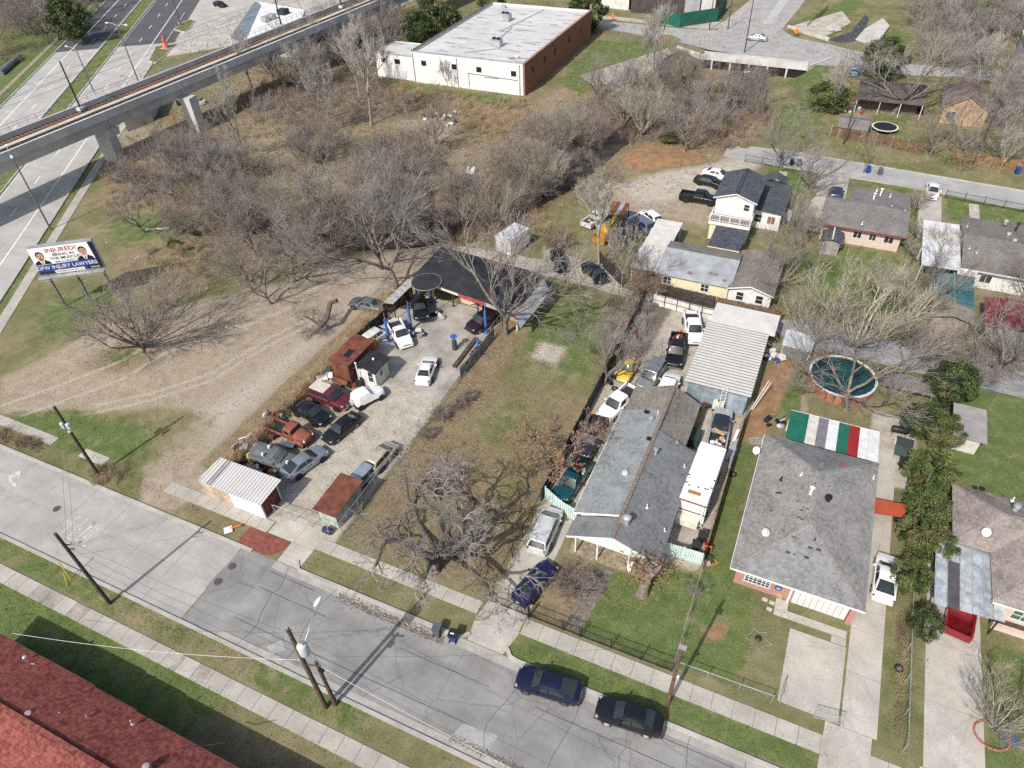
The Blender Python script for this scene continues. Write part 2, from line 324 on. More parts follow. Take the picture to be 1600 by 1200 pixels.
for x in (-38.6, -36.9, -35.0, -33.4): track([(0, 0)], .1, 'dirt', 0) if False else None
for x, c in ((-39.6, 'dirt'), (-36.4, 'dirt'), (-34.6, 'brown')):
    m = np.clip(1.3-np.abs(PX-x-.5*np.sin(PY*.35))/.7, 0, 1)*((PY > 28) & (PY < 46))*.55; CH[c][:] = np.maximum(CH[c], m)
# relief: the creek bed, a few mounds, small unevenness where the ground is natural
nat = np.clip(CH['brown']*.6+CH['dark']+CH['rust']*.4, 0, 1)*(PY > 76)
PZ = nat*(.35*np.sin(PX*.21+PY*.13)*np.sin(PY*.17-PX*.05))
CREEK = W([(1235, 88), (1150, 110), (1060, 165), (985, 190), (930, 240), (870, 280), (800, 318), (720, 345), (640, 362), (560, 365)])
dc = np.full(len(PX), 1e9)
for a, b in zip(CREEK[:-1], CREEK[1:]):
    e = b-a; t = np.clip(((PX-a[0])*e[0]+(PY-a[1])*e[1])/(e@e), 0, 1); dc = np.minimum(dc, np.hypot(PX-a[0]-t*e[0], PY-a[1]-t*e[1]))
PZ -= 2.6*np.clip((sdist(W([(1080, 74), (1278, 91), (1245, 150), (1150, 165), (1080, 150)]))+.5)/3.5, 0, 1)
PZ -= 2.0*np.clip(1-(dc-1.2)/6, 0, 1)**1.5*np.clip((PX+98)/16, 0, 1)*np.clip((166-PY)/4, 0, 1)
for (u, v), r, h in (((250, 500), 9, .5), ((1030, 250), 6, .7), ((560, 285), 9, .6), ((300, 410), 7, .8)):
    c = G(u, v); PZ += h*np.exp(-((PX-c.x)**2+(PY-c.y)**2)/r**2)
def gz(x, y):
    """height of the ground sheet"""
    i = min(max(np.searchsorted(gx, x)-1, 0), len(gx)-2); j = min(max(np.searchsorted(gy, y)-1, 0), len(gy)-2)
    a = (x-gx[i])/(gx[i+1]-gx[i]); b = (y-gy[j])/(gy[j+1]-gy[j]); Z = PZ.reshape(XX.shape)
    return float((Z[j, i]*(1-a)+Z[j, i+1]*a)*(1-b)+(Z[j+1, i]*(1-a)+Z[j+1, i+1]*a)*b)
def chan(k, x, y):
    i = min(max(np.searchsorted(gx, x)-1, 0), len(gx)-2); j = min(max(np.searchsorted(gy, y)-1, 0), len(gy)-2)
    return CH[k].reshape(XX.shape)[j, i]
def ground_material():
    m = bpy.data.materials.new('ground_cover'); m.use_nodes = True; n = m.node_tree.nodes; L = m.node_tree.links; b = n['Principled BSDF']
    b.inputs['Roughness'].default_value = .95; b.inputs['Specular IOR Level'].default_value = .12
    geo = n.new('ShaderNodeNewGeometry')
    def noise(sc, det=5, rough=.6, dist=0):
        t = n.new('ShaderNodeTexNoise'); t.inputs['Scale'].default_value = sc; t.inputs['Detail'].default_value = det; t.inputs['Roughness'].default_value = rough; t.inputs['Distortion'].default_value = dist
        L.new(geo.outputs['Position'], t.inputs['Vector']); return t.outputs[0]
    n1, n2, n3, n4 = noise(.16), noise(.75, 6), noise(4.5, 6, .7), noise(16, 4, .7)
    def ramp(src, lo, hi, a, bq, mid=None):
        r = n.new('ShaderNodeValToRGB'); r.color_ramp.elements[0].position = lo; r.color_ramp.elements[1].position = hi
        r.color_ramp.elements[0].color = (*a, 1); r.color_ramp.elements[1].color = (*bq, 1)
        if mid: e = r.color_ramp.elements.new((lo+hi)/2); e.color = (*mid, 1)
        L.new(src, r.inputs[0]); return r.outputs[0]
    def mix(f, a, bq, bt='MIX'):
        x = n.new('ShaderNodeMix'); x.data_type = 'RGBA'; x.blend_type = bt
        if isinstance(f, float): x.inputs[0].default_value = f
        else: L.new(f, x.inputs[0])
        L.new(a, x.inputs[6]); L.new(bq, x.inputs[7]); return x.outputs[2]
    def math_(op, a, bq, clamp=False):
        x = n.new('ShaderNodeMath'); x.operation = op; x.use_clamp = clamp
        for i, q in enumerate((a, bq)):
            if isinstance(q, (int, float)): x.inputs[i].default_value = q
            else: L.new(q, x.inputs[i])
        return x.outputs[0]
    comb = math_('ADD', math_('MULTIPLY', n2, .5), math_('ADD', math_('MULTIPLY', n3, .35), math_('MULTIPLY', n4, .15)))
    straw, olive = (.245, .205, .125), (.105, .118, .045)
    base = ramp(math_('ADD', math_('MULTIPLY', n1, .45), math_('MULTIPLY', comb, .55)), .40, .60, straw, olive, (.165, .155, .078))
    cols = {'dirt': ramp(comb, .36, .62, (.37, .308, .238), (.23, .185, .135), (.305, .252, .19)),
            'green': ramp(comb, .38, .62, (.165, .180, .072), (.068, .108, .033), (.106, .141, .047)),
            'brown': ramp(comb, .38, .62, (.29, .225, .145), (.14, .11, .07), (.215, .168, .105)),
            'gravel': ramp(comb, .36, .64, (.46, .425, .365), (.25, .225, .185), (.37, .335, .28)),
            'rust': ramp(comb, .38, .62, (.33, .215, .125), (.17, .10, .058), (.26, .155, .088)),
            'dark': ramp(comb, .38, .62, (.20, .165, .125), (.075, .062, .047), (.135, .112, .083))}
    sep = {}
    for nm, keys in (('cover_a', ('dirt', 'green', 'brown')), ('cover_b', ('gravel', 'rust', 'dark'))):
        at = n.new('ShaderNodeAttribute'); at.attribute_name = nm; s = n.new('ShaderNodeSeparateColor'); L.new(at.outputs['Color'], s.inputs[0])
        for i, k in enumerate(keys): sep[k] = s.outputs[i]
    col = base
    brk = math_('ADD', math_('MULTIPLY', n2, .55), math_('MULTIPLY', n3, .45))
    for k in ('brown', 'dark', 'dirt', 'gravel', 'rust', 'green'):
        f = math_('ADD', sep[k], math_('MULTIPLY', math_('SUBTRACT', brk, .5), 1.9))
        mr = n.new('ShaderNodeMapRange'); mr.interpolation_type = 'SMOOTHSTEP'; mr.inputs[1].default_value = .30; mr.inputs[2].default_value = .66; L.new(f, mr.inputs[0])
        gate = n.new('ShaderNodeMapRange'); gate.inputs[1].default_value = .02; gate.inputs[2].default_value = .2; L.new(sep[k], gate.inputs[0])
        col = mix(math_('MULTIPLY', mr.outputs[0], gate.outputs[0]), col, cols[k])
    sp = n.new('ShaderNodeMapRange'); sp.inputs[1].default_value = .25; sp.inputs[2].default_value = .75; sp.inputs[3].default_value = .78; sp.inputs[4].default_value = 1.2; L.new(n4, sp.inputs[0])
    L.new(mix(1.0, col, sp.outputs[0], 'MULTIPLY'), b.inputs['Base Color'])
    bp = n.new('ShaderNodeBump'); bp.inputs['Strength'].default_value = .7; bp.inputs['Distance'].default_value = .12
    L.new(math_('ADD', math_('MULTIPLY', n3, .6), math_('MULTIPLY', n4, .4)), bp.inputs['Height']); L.new(bp.outputs[0], b.inputs['Normal'])
    return m
nx, ny = len(gx), len(gy); ii = (np.arange(ny-1)[:, None]*nx+np.arange(nx-1)[None, :]).ravel()
one = np.ones(len(PX))
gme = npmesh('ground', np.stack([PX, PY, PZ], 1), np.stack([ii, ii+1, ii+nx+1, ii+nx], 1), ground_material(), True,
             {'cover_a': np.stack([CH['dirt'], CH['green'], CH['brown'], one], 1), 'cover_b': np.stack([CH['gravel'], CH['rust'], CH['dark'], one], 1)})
tag(link('ground', gme), kind='structure')
# ================================================================ streets
def road_mat(name, col, crack=.5, var=.14, stain=(.10, .095, .09), stretch=(1, 1), ang=0):
    m = M(name, col, .88, var, .3, bump=.12, bscale=14, fine=.13); n = m.node_tree.nodes; L = m.node_tree.links; b = n['Principled BSDF']
    geo = n.new('ShaderNodeNewGeometry'); old = b.inputs['Base Color'].links[0].from_socket
    mp = n.new('ShaderNodeMapping'); mp.inputs['Rotation'].default_value = (0, 0, R(ang)); mp.inputs['Scale'].default_value = (stretch[0], stretch[1], 1); L.new(geo.outputs['Position'], mp.inputs[0])
    s = n.new('ShaderNodeTexNoise'); s.inputs['Scale'].default_value = .55; s.inputs['Detail'].default_value = 7; s.inputs['Roughness'].default_value = .65; L.new(mp.outputs[0], s.inputs[0])
    r = n.new('ShaderNodeMapRange'); r.inputs[1].default_value = .46; r.inputs[2].default_value = .72; r.inputs[4].default_value = .7; L.new(s.outputs[0], r.inputs[0])
    x = n.new('ShaderNodeMix'); x.data_type = 'RGBA'; x.inputs[7].default_value = (*stain, 1); L.new(r.outputs[0], x.inputs[0]); L.new(old, x.inputs[6])
    v = n.new('ShaderNodeTexVoronoi'); v.feature = 'DISTANCE_TO_EDGE'; v.inputs['Scale'].default_value = .28
    wn = n.new('ShaderNodeTexNoise'); wn.inputs['Scale'].default_value = 1.4; wn.inputs['Detail'].default_value = 4; L.new(geo.outputs['Position'], wn.inputs[0])
    wm = n.new('ShaderNodeMix'); wm.data_type = 'RGBA'; wm.inputs[0].default_value = .35; L.new(geo.outputs['Position'], wm.inputs[6]); L.new(wn.outputs[1], wm.inputs[7]); L.new(wm.outputs[2], v.inputs['Vector'])
    c = n.new('ShaderNodeMapRange'); c.inputs[1].default_value = .004; c.inputs[2].default_value = .012; c.inputs[3].default_value = crack; c.inputs[4].default_value = 0; L.new(v.outputs[0], c.inputs[0])
    y = n.new('ShaderNodeMix'); y.data_type = 'RGBA'; y.inputs[7].default_value = (.05, .048, .045, 1); L.new(c.outputs[0], y.inputs[0]); L.new(x.outputs[2], y.inputs[6]); L.new(y.outputs[2], b.inputs['Base Color'])
    return m
ASPH = road_mat('worn_asphalt', (.255, .25, .243), .26, .18, (.155, .151, .148), (.25, 1))
STCON = road_mat('street_concrete', (.37, .352, .328), .10, .12, (.25, .24, .226), (.2, 1))
AVCON = road_mat('avenue_concrete', (.40, .385, .36), .05, .08, (.27, .26, .245), (.12, 1), -34)
AVASP = road_mat('avenue_asphalt', (.095, .095, .105), .3, .12, (.07, .07, .075), (.12, 1), -34)
DRIVE = road_mat('driveway_concrete', (.44, .41, .36), .12, .12, (.30, .275, .245))
WALKM = road_mat('sidewalk_concrete', (.41, .385, .34), .08, .14, (.29, .265, .23))
FARROAD = road_mat('back_street_asphalt', (.35, .345, .335), .12, .12, (.26, .255, .25), (.3, 1))
MARK = M('road_marking_paint', (.72, .72, .70), .7, .12, 2, fine=.1)
MARKW = M('worn_marking_paint', (.52, .51, .49), .8, .25, 3, col2=(.36, .35, .33), fine=.2)
def sheet(name, polys, mat, z, parent=None, kind='structure', px=False):
    b = MB()
    for p in polys:
        q = [tuple(G(*t))[:2] for t in p] if px else p
        a = sum(q[i][0]*q[(i+1) % len(q)][1]-q[(i+1) % len(q)][0]*q[i][1] for i in range(len(q)))
        if a < 0: q = q[::-1]
        b.add([(x, y, z) for x, y in q], [tuple(range(len(q)))])
    o = b.build(name, mat, parent)
    if parent is None: tag(o, kind=kind)
    return o
def slabs(parent, name, quads, mat, z0, z1, gap=.02):
    """one part per slab: four corners in plan, pulled in by the joint, slightly uneven"""
    for q in quads:
        c = Vector((sum(p[0] for p in q)/4, sum(p[1] for p in q)/4)); dz = rnd.uniform(-.004, .006)
        P = [Vector(p)[:2] if len(p) > 2 else Vector(p) for p in q]; P = [Vector(p) for p in P]
        P = [p+(c-p).normalized()*gap for p in P]
        MB().prism([(p.x, p.y) for p in P], z0, z1+dz).build(name, mat, parent)
def kerb(name, pts, wd=.16, ht=.13, mat=CONC, closed=False):
    b = MB(); P = [Vector((p[0], p[1])) for p in pts]; N = len(P); Lf, Rt = [], []
    for i, p in enumerate(P):
        a = P[(i-1) % N] if (i or closed) else P[0]; c = P[(i+1) % N] if (i < N-1 or closed) else P[-1]
        d = (c-a).normalized(); nrm = Vector((-d.y, d.x)); Lf.append(p+nrm*wd/2); Rt.append(p-nrm*wd/2)
    v = []
    for l, r in zip(Lf, Rt): v += [(l.x, l.y, -.05), (l.x, l.y, ht), (r.x, r.y, ht), (r.x, r.y, -.05)]
    f = []; n = N if closed else N-1
    for i in range(n):
        a, c = 4*i, 4*((i+1) % N)
        f += [(a, c, c+1, a+1), (a+1, c+1, c+2, a+2), (a+2, c+2, c+3, a+3)]
    if not closed: f += [(0, 1, 2, 3), (4*N-1, 4*N-2, 4*N-3, 4*N-4)]
    return tag(b.add(v, f).build(name, mat), kind='structure')
SY0, SY1 = 15.15, 22.95
st = thing('street', None, None, (-40, 19, 0), kind='structure')
xs = np.arange(-118, -39, 4.4)
slabs(st, 'street_slab', [[(x, y0), (x+4.4, y0), (x+4.4, y1), (x, y1)] for x in xs for y0, y1 in ((SY0, 19.05), (19.05, SY1))], STCON, -.05, .016, .015)
sheet('asphalt_surface', [[(-38.7, SY0), (80, SY0), (80, SY1), (-38.7, SY1)]], ASPH, .010, st)
PATCH = road_mat('asphalt_patch', (.235, .232, .228), .3, .2, (.16, .158, .155))
sheet('asphalt_patch', [[(-39.0, 18.4), (-35.2, 18.2), (-35.2, SY1-.8), (-38.8, SY1-.8)]], PATCH, .020, st)
sheet('asphalt_patch', [[(417, 1010), (440, 1000), (446, 1016), (424, 1023)], [(705, 1150), (725, 1130), (778, 1150), (758, 1185)]], M('pale_patch', (.33, .325, .315), .9, .15, 1), .020, st, px=True)
SEAL = M('sealed_crack', (.13, .128, .125), .8, .2, 2); sb = MB()
for y in (17.2, 20.3, 21.9):
    x = -34.8
    while x < 30:
        l = rnd.uniform(3, 9); y2 = y+rnd.uniform(-.08, .08)
        if rnd.random() < .75: sb.add([(x, y-.035, .021), (x+l, y2-.035, .021), (x+l, y2+.035, .021), (x, y+.035, .021)], [(0, 1, 2, 3)])
        x += l
for x in np.arange(-33, 12, 4.3):
    if rnd.random() < .7:
        y = SY0+.3; px = x
        while y < SY1-.6:
            s = rnd.uniform(.6, 1.3); nxp = px+rnd.uniform(-.35, .35); sb.add([(px-.025, y, .022), (px+.025, y, .022), (nxp+.025, y+s, .022), (nxp-.025, y+s, .022)], [(0, 1, 2, 3)]); px = nxp; y += s
sb.build('crack_sealing', SEAL, st)
LEAF = M('leaf_litter', (.17, .12, .075), .95, .35, 6, fine=.3)
# markings: the arrow and worn letters
ar = [(12, 742), (14, 752), (24, 762), (27, 757), (19, 751), (20, 746), (27, 745), (29, 749), (34, 737), (22, 737), (24, 741), (17, 741)]
sheet('turn_arrow', [ar[:4]+[(19, 751), (19, 746), (17, 742)], [(20, 746), (27, 745), (24, 741), (17, 741)], [(29, 749), (34, 736), (21, 737)]], MARKW, .026, st, px=True)
lt = MB()
for i, g in enumerate(([(0, 0, 0, 1)], [(0, 0, 0, 1), (0, 0, 1, 0), (0, .5, .8, .5)], [(0, 0, 0, 1), (0, 1, 1, 0), (1, 0, 1, 1)], [(0, 0, 0, 1), (0, 0, 1, 0)])):
    ox = -55.4+i*.95
    for x0, y0, x1, y1 in g:
        a = Vector((ox+x0*.55, 17.4+y0*2.3, .023)); c = Vector((ox+x1*.55, 17.4+y1*2.3, .023)); lt.beam(a, c, .14, .006)
lt.build('worn_letters', MARKW, st)
for px in ((89, 795), (341, 909), (363, 885)):
    p = G(*px); MB().lathe((p.x, p.y, 0), [(.36, .0), (.36, .030), (.30, .032), (.0, .032)], 18).build('manhole_cover', M('manhole_iron', (.10, .085, .07), .8, .3, 9, bump=.4, bscale=30), st)
kerb('kerb', [(-120, SY0), (80, SY0)], .3)
kerb('kerb', [(-120, SY1), (-37.7, SY1)], .3); 
kerb('kerb', [(-33.3, SY1+.7), (-32.6, SY1), (-17.0, SY1), (-16.3, SY1+.6)], .3)
kerb('kerb', [(-13.2, SY1+.7), (-12.6, SY1+.1), (-12.0, SY1), (9.6, SY1)], .3); kerb('kerb', [(12.8, SY1), (15.4, SY1)], .3); kerb('kerb', [(20, SY1), (80, SY1)], .3)
sheet('gutter', [[(-35, SY0), (60, SY0), (60, SY0+.75), (-35, SY0+.75)], [(-35, SY1-.75), (60, SY1-.75), (60, SY1), (-35, SY1)]], M('gutter_concrete', (.36, .34, .31), .9, .16, .6), .018, st)
lb = MB()
for x in np.arange(-28, -18, .12):
    for _ in range(9):
        a = rnd.uniform(0, 6.28); p = (x+rnd.uniform(-.1, .1), SY1-.75+rnd.gauss(0, .22)-.0, .03); d = .06
        if p[1] < SY1-.1: lb.add([(p[0]+d*math.cos(a+k), p[1]+d*math.sin(a+k), .028+rnd.uniform(0, .02)) for k in (0, 2.1, 4.2)], [(0, 1, 2)])
for x in np.arange(-14, -6, .12):
    for _ in range(6):
        a = rnd.uniform(0, 6.28); p = (x, SY0+.8+rnd.gauss(0, .12)); d = .06
        if p[1] > SY0+.1: lb.add([(p[0]+d*math.cos(a+k), p[1]+d*math.sin(a+k), .028+rnd.uniform(0, .02)) for k in (0, 2.1, 4.2)], [(0, 1, 2)])
tag(lb.build('leaf_litter', LEAF), kind='stuff')
def strip_slabs(x0, x1, y0, y1, step): return [[(x, y0), (min(x+step, x1), y0), (min(x+step, x1), y1), (x, y1)] for x in np.arange(x0, x1-.05, step)]
sw = thing('sidewalk', None, None, (-40, 12.4, 0), kind='structure'); slabs(sw, 'slab', strip_slabs(-75, 22, 11.7, 13.05, 1.5), WALKM, -.04, .05)
for o in sw.children:
    if rnd.random() < .14: o.data.materials[0] = CONC2
sw = thing('sidewalk', None, None, (-30, 26, 0), kind='structure')
slabs(sw, 'slab', strip_slabs(-100, -66, 25.1, 26.2, 1.6)+strip_slabs(-62, -58.6, 25.1, 26.2, 1.6)+strip_slabs(-50.3, -37.8, 25.0, 26.3, 1.25)+strip_slabs(-32.6, -16.6, 25.3, 26.5, 1.6)+strip_slabs(-12.7, 10.0, 25.1, 26.5, 1.5)+strip_slabs(12.9, 15.3, 25.1, 26.4, 1.2)+strip_slabs(20, 60, 25.1, 26.4, 1.5), WALKM, -.04, .05)
BRICKRED = M('red_ramp_concrete', (.235, .075, .055), .85, .25, 2, bump=.3, bscale=25)
rb = MB(); arc = [(-38.9+3.9*math.cos(t)-0.0, 25.0-1.95*math.sin(t)*1.0) for t in np.linspace(0, math.pi/2, 8)]
tag(rb.prism([(-39.6, 25.0), (-35.1, 25.0)]+[(-36.6+1.5*math.cos(t), 24.95-1.9*math.sin(t)) for t in np.linspace(.0, math.pi/2, 7)]+[(-39.6, 23.05)], -.03, .045).build('red_kerb_ramp', BRICKRED), kind='structure')
# driveways
dv = thing('driveway', None, None, (-33, 25, 0), kind='structure'); slabs(dv, 'slab', [[(-35.0, 23.0), (-32.7, 23.0), (-32.6, 25.1), (-35.0, 25.1)], [(-37.7, 25.1), (-34.8, 25.1), (-34.8, 27.6), (-37.7, 27.6)], [(-34.8, 25.1), (-32.6, 25.1), (-32.6, 27.6), (-34.8, 27.6)]], DRIVE, -.04, .035)
dv = thing('driveway', None, None, (-14.5, 30, 0), kind='structure'); slabs(dv, 'slab', [[(-16.3, 23.0), (-13.2, 23.0), (-12.7, 25.2), (-16.6, 25.2)], [(-16.5, 25.2), (-12.8, 25.2), (-12.8, 27), (-16.2, 27)]]+[[(-15.6, y), (-12.7, y), (-12.7, y+3.3), (-15.6, y+3.3)] for y in (27, 30.3, 33.6)], DRIVE, -.04, .035)
dv = thing('driveway', None, None, (11.5, 30, 0), kind='structure')
slabs(dv, 'slab', [[(9.7, 23.0), (12.9, 23.0), (13.0, 27.6), (9.9, 27.6)]]+[[(10.9, y), (13.3, y), (13.3, y1), (10.9, y1)] for y, y1 in ((27.6, 32.0), (32.0, 35.8), (35.8, 40), (40, 44.5), (44.5, 49), (49, 53), (53, 57))], DRIVE, -.04, .035)
slabs(dv, 'slab', [[(6.6, 27.7), (10.75, 27.7), (10.75, 33.9), (6.6, 33.9)]], DRIVE, -.04, .03)
slabs(dv, 'slab', [[(5.2, 34.6), (10.7, 34.6), (10.7, 35.3), (5.2, 35.3)], [(5.2, 35.3), (6.2, 35.3), (6.2, 36.2), (5.2, 36.2)], [(9.6, 33.95), (10.7, 33.95), (10.7, 34.55), (9.6, 34.55)]], DRIVE, -.04, .03)
dv = thing('driveway', None, None, (18, 30, 0), kind='structure'); slabs(dv, 'slab', [[(15.7, 23.0), (19.8, 23.0), (19.7, 27), (16.0, 27)]]+[[(16.2, y), (20.0, y), (20.0, y1), (16.2, y1)] for y, y1 in ((27, 32), (32, 37), (37, 41), (41, 45.2))], DRIVE, -.04, .035)
dv = thing('driveway', None, None, (-41, 52, 0), kind='structure')
YPAD = M('oil_stained_concrete', (.36, .335, .295), .85, .2, .35, col2=(.22, .205, .18), fine=.14)
slabs(dv, 'slab', [[(-38.6, 46.6), (-31.4, 46.6), (-31.4, 50.6), (-38.6, 50.6)], [(-43.6, 50.65), (-37.6, 50.65), (-37.6, 56.4), (-43.6, 56.4)], [(-37.55, 50.65), (-31.4, 50.65), (-31.4, 56.4), (-37.55, 56.4)], [(-43.6, 56.45), (-31.4, 56.45), (-31.4, 62.6), (-43.6, 62.6)]], YPAD, -.04, .03)
tag(MB().prism([(-9.7, 27.0), (-8.35, 27.0), (-7.6, 33.4), (-9.4, 33.4)], -.03, .02).build('garden_path', M('leafy_path', (.20, .175, .15), .95, .3, 3, fine=.25)), kind='structure')
# avenue under the railway viaduct, in its own along/across frame
av = thing('avenue', None, None, (-125, 90, 0), kind='structure')
def csq(c0, c1, s0, s1): return [CS(c0, s0), CS(c1, s0), CS(c1, s1), CS(c0, s1)]
for c0, c1 in ((-67.4, -60.8), (-60.8, -56.0), (-82.3, -76.5), (-76.5, -71.7)):
    slabs(av, 'road_slab', [csq(c0, c1, s, s+6) for s in np.arange(64, 202, 6)], AVCON, -.06, .012, .014)
sheet('asphalt_surface', [csq(-67.4, -54.0, 202.1, 420), csq(-82.3, -71.7, 202.1, 420)], AVASP, .012, av)
ml = MB()
def line(c, s0, s1, wd=.16, z=.022): ml.add([(*p, z) for p in csq(c-wd/2, c+wd/2, s0, s1)], [(0, 1, 2, 3)])
line(-59.2, 60, 420, .22); line(-78.8, 60, 420, .24); line(-67.0, 64, 420, .1); line(-72.1, 64, 420, .1)
for s in np.arange(66, 330, 11.6): line(-62.9, s, s+3.2, .2); line(-75.3, s+3, s+6.2, .2)
ml.build('lane_markings', MARK, av)
for c in (-55.8, -67.55, -71.55, -82.45): kerb('kerb', [CS(c, 60), CS(c, 230 if c == -55.8 else 420)], .3, .15)
sw = thing('sidewalk', None, None, (-105, 60, 0), kind='structure'); slabs(sw, 'slab', [csq(-54.5, -53.1, s, s+3) for s in np.arange(64, 170, 3)], WALKM, -.04, .05)
sheet('footpath', [csq(-86, -85, 150, 250)], M('worn_dirt_path', (.30, .26, .2), .95, .2, 1), .03)
# forecourt of the shop beyond the viaduct
sheet('forecourt', [[CS(-53.6, 190), CS(-53.8, 275), (-120, 250), (-118, 168)]], road_mat('forecourt_concrete', (.43, .41, .37), .1, .14, (.31, .295, .27), (.3, 1), -50), .006)
# back streets
bs = thing('street', None, None, (0, 118, 0), kind='structure')
sheet('asphalt_surface', [[(-16, 122.4), (-9, 122.6), (28, 119.8), (60, 117.5), (60, 112), (28, 113.8), (12, 115.6), (-9, 116.4), (-16, 117)]], FARROAD, .012, bs)
kerb('kerb', [(-9, 122.7), (28, 119.9), (60, 117.6)], .25); kerb('kerb', [(-8, 116.3), (12, 115.5), (28, 113.7), (60, 111.9)], .25)
dv = thing('driveway', None, None, (1, 108, 0), kind='structure'); slabs(dv, 'slab', [[(-.6, y), (4.0, y), (4.0, y+4.6), (-.6, y+4.6)] for y in (97, 101.7, 106.4, 111)], DRIVE, -.04, .03)
dv = thing('driveway', None, None, (15.5, 106, 0), kind='structure'); slabs(dv, 'slab', [[(14, y), (17.0, y), (17.0, y+4.4), (14, y+4.4)] for y in (100.5, 105, 109.4)]+[[(20.6, 103), (21.9, 103), (21.9, 113), (20.6, 113)]], DRIVE, -.04, .03)
dv = thing('garden_path', None, None, (-5.6, 110, 0), kind='structure'); slabs(dv, 'slab', [[(-6.5, y), (-5.2, y), (-5.2, y+2.2), (-6.5, y+2.2)] for y in (105.5, 107.8, 110.1, 112.4)], DRIVE, -.04, .03)
ts = thing('street', None, None, (-25, 178, 0), kind='structure')
sheet('road_surface', [[(930, 42), (1060, 65), (1108, 78), (1250, 100), (1330, 104), (1420, 118), (1500, 120), (1640, 140), (1640, 118), (1420, 100), (1300, 70), (1238, 58), (1180, 62), (1130, 48), (1060, 44), (940, 32)]], FARROAD, .010, ts, px=True)
sheet('road_surface', [[(1120, 47), (1180, 62), (1240, 58), (1222, 46), (1282, -30), (1222, -40), (1180, 0)]], FARROAD, .014, ts, px=True)
sheet('road_patch', [[(1190, 38), (1206, 38), (1245, -20), (1232, -20)]], M('pale_road_patch', (.42, .41, .39), .9, .1, 1), .020, ts, px=True)
tag(sheet('sidewalk', [[(940, 30), (1060, 42), (1110, 47), (1140, 40), (1200, -10), (1190, -14), (1130, 34), (1062, 37), (942, 24)]], WALKM, .05, px=True), kind='structure')
# ================================================================ railway viaduct
DA = Vector((8.64, 92.43, 0)).normalized(); DL = Vector((DA.y, -DA.x, 0)); D0 = Vector((-114.14, 60.79, 0)); DW = 7.3
def dk(s, l, z): return D0+DA*s+DL*l+Vector((0, 0, z))      # s along the deck, l to the near side of the near edge
GIRD = M('viaduct_concrete', (.50, .49, .47), .85, .12, .25, bump=.1, bscale=6, fine=.06)
DECKC = M('viaduct_deck', (.24, .225, .21), .9, .2, .4, fine=.15)
via = thing('railway_viaduct', 'long concrete viaduct carrying two railway tracks across the avenue', 'viaduct', (-117, 80, 0))
def ext(b, prof, s0, s1):
    n = len(prof); v = [dk(s0, l, z) for l, z in prof]+[dk(s1, l, z) for l, z in prof]
    return b.add(v, [tuple(range(n)), tuple(range(n, 2*n))[::-1]]+[(i, n+i, n+(i+1) % n, (i+1) % n) for i in range(n)])
cuts = [-70, -22, 18.7, 34.5, 75, 116, 160]
for a, b in zip(cuts[:-1], cuts[1:]):
    g = MB(); ext(g, [(-DW+1.0, 6.15), (-1.0, 6.15), (-.75, 7.9), (-DW+.75, 7.9)], a+.05, b-.05).build('girder', GIRD, via)
    g = MB(); ext(g, [(-DW, 7.9), (0, 7.9), (0, 8.35), (-DW, 8.35)], a+.03, b-.03).build('deck_slab', GIRD, via)
for l0, l1 in ((-.42, .06), (-DW-.06, -DW+.42)):
    for a, b in zip(cuts[:-1], cuts[1:]): ext(MB(), [(l0, 8.0), (l1, 8.0), (l1, 9.25), (l0, 9.25)], a+.03, b-.03).build('parapet', GIRD, via)
ext(MB(), [(-DW+.45, 8.35), (-.45, 8.35), (-.45, 8.42), (-DW+.45, 8.42)], -70, 160).build('ballast_bed', DECKC, via)
ext(MB(), [(-4.15, 8.42), (-3.05, 8.42), (-3.05, 8.75), (-4.15, 8.75)], -70, 160).build('walkway', M('viaduct_walkway', (.48, .43, .355), .9, .12, .5, fine=.08), via)
TRKR = M('rusty_track', (.16, .085, .055), .85, .3, 2, fine=.2); TRKD = M('dark_track', (.06, .055, .052), .85, .3, 2, fine=.2)
for lc, m in ((-5.35, TRKR), (-1.75, TRKD)):
    b = MB(); ext(b, [(lc-1.0, 8.42), (lc+1.0, 8.42), (lc+1.0, 8.55), (lc-1.0, 8.55)], -70, 160).build('plinth', m, via)
    for q in (-.72, .72): ext(MB(), [(lc+q-.04, 8.55), (lc+q+.04, 8.55), (lc+q+.04, 8.72), (lc+q-.04, 8.72)], -70, 160).build('rail', M('rail_steel', (.24, .15, .105), .5, .3, 2, metal=.5), via)
    t = MB(); t.k = 0
    for s in np.arange(-69, 159, .75): t.beam(dk(s, lc-1.15, 8.6), dk(s, lc+1.15, 8.6), .26, .08)
    tag(t.build('sleeper', M('sleeper_'+m.name, (.20, .14, .11) if m is TRKR else (.10, .095, .09), .9, .3, 2), via), kind='stuff')
for l, z0 in ((-.65, 8.42), (-DW-.02, 9.25)):
    rb = MB()
    for s in np.arange(-69, 159, 1.6): rb.beam(dk(s, l, z0), dk(s, l, z0+1.05), .06, .06)
    for h in (.55, 1.03): rb.beam(dk(-70, l, z0+h), dk(160, l, z0+h), .045, .045)
    rb.build('railing', METAL if l < -1 else DMETAL, via)
for s, w_ in ((18.7, 0), (34.5, 0)) + ((75, 0), (116, 0)):
    if s == 34.5: continue
    c = dk(s, -DW/2+.3, 0); b = MB()
    b.cbox((c.x, c.y, 2.6), (3.4, 1.7, 5.3), 0); b.build('pier', GIRD, via)
    b = MB(); ext(b, [(-DW+1.1, 4.9), (-.4, 4.9), (-.1, 6.15), (-DW+.8, 6.15)], s-1.0, s+1.0).build('pier_cap', GIRD, via)
pp = G(313, 207); b = MB(); b.cbox((pp.x-.9, pp.y+.6, 3.2), (2.2, 2.0, 6.4), 5); b.build('pier', GIRD, via)
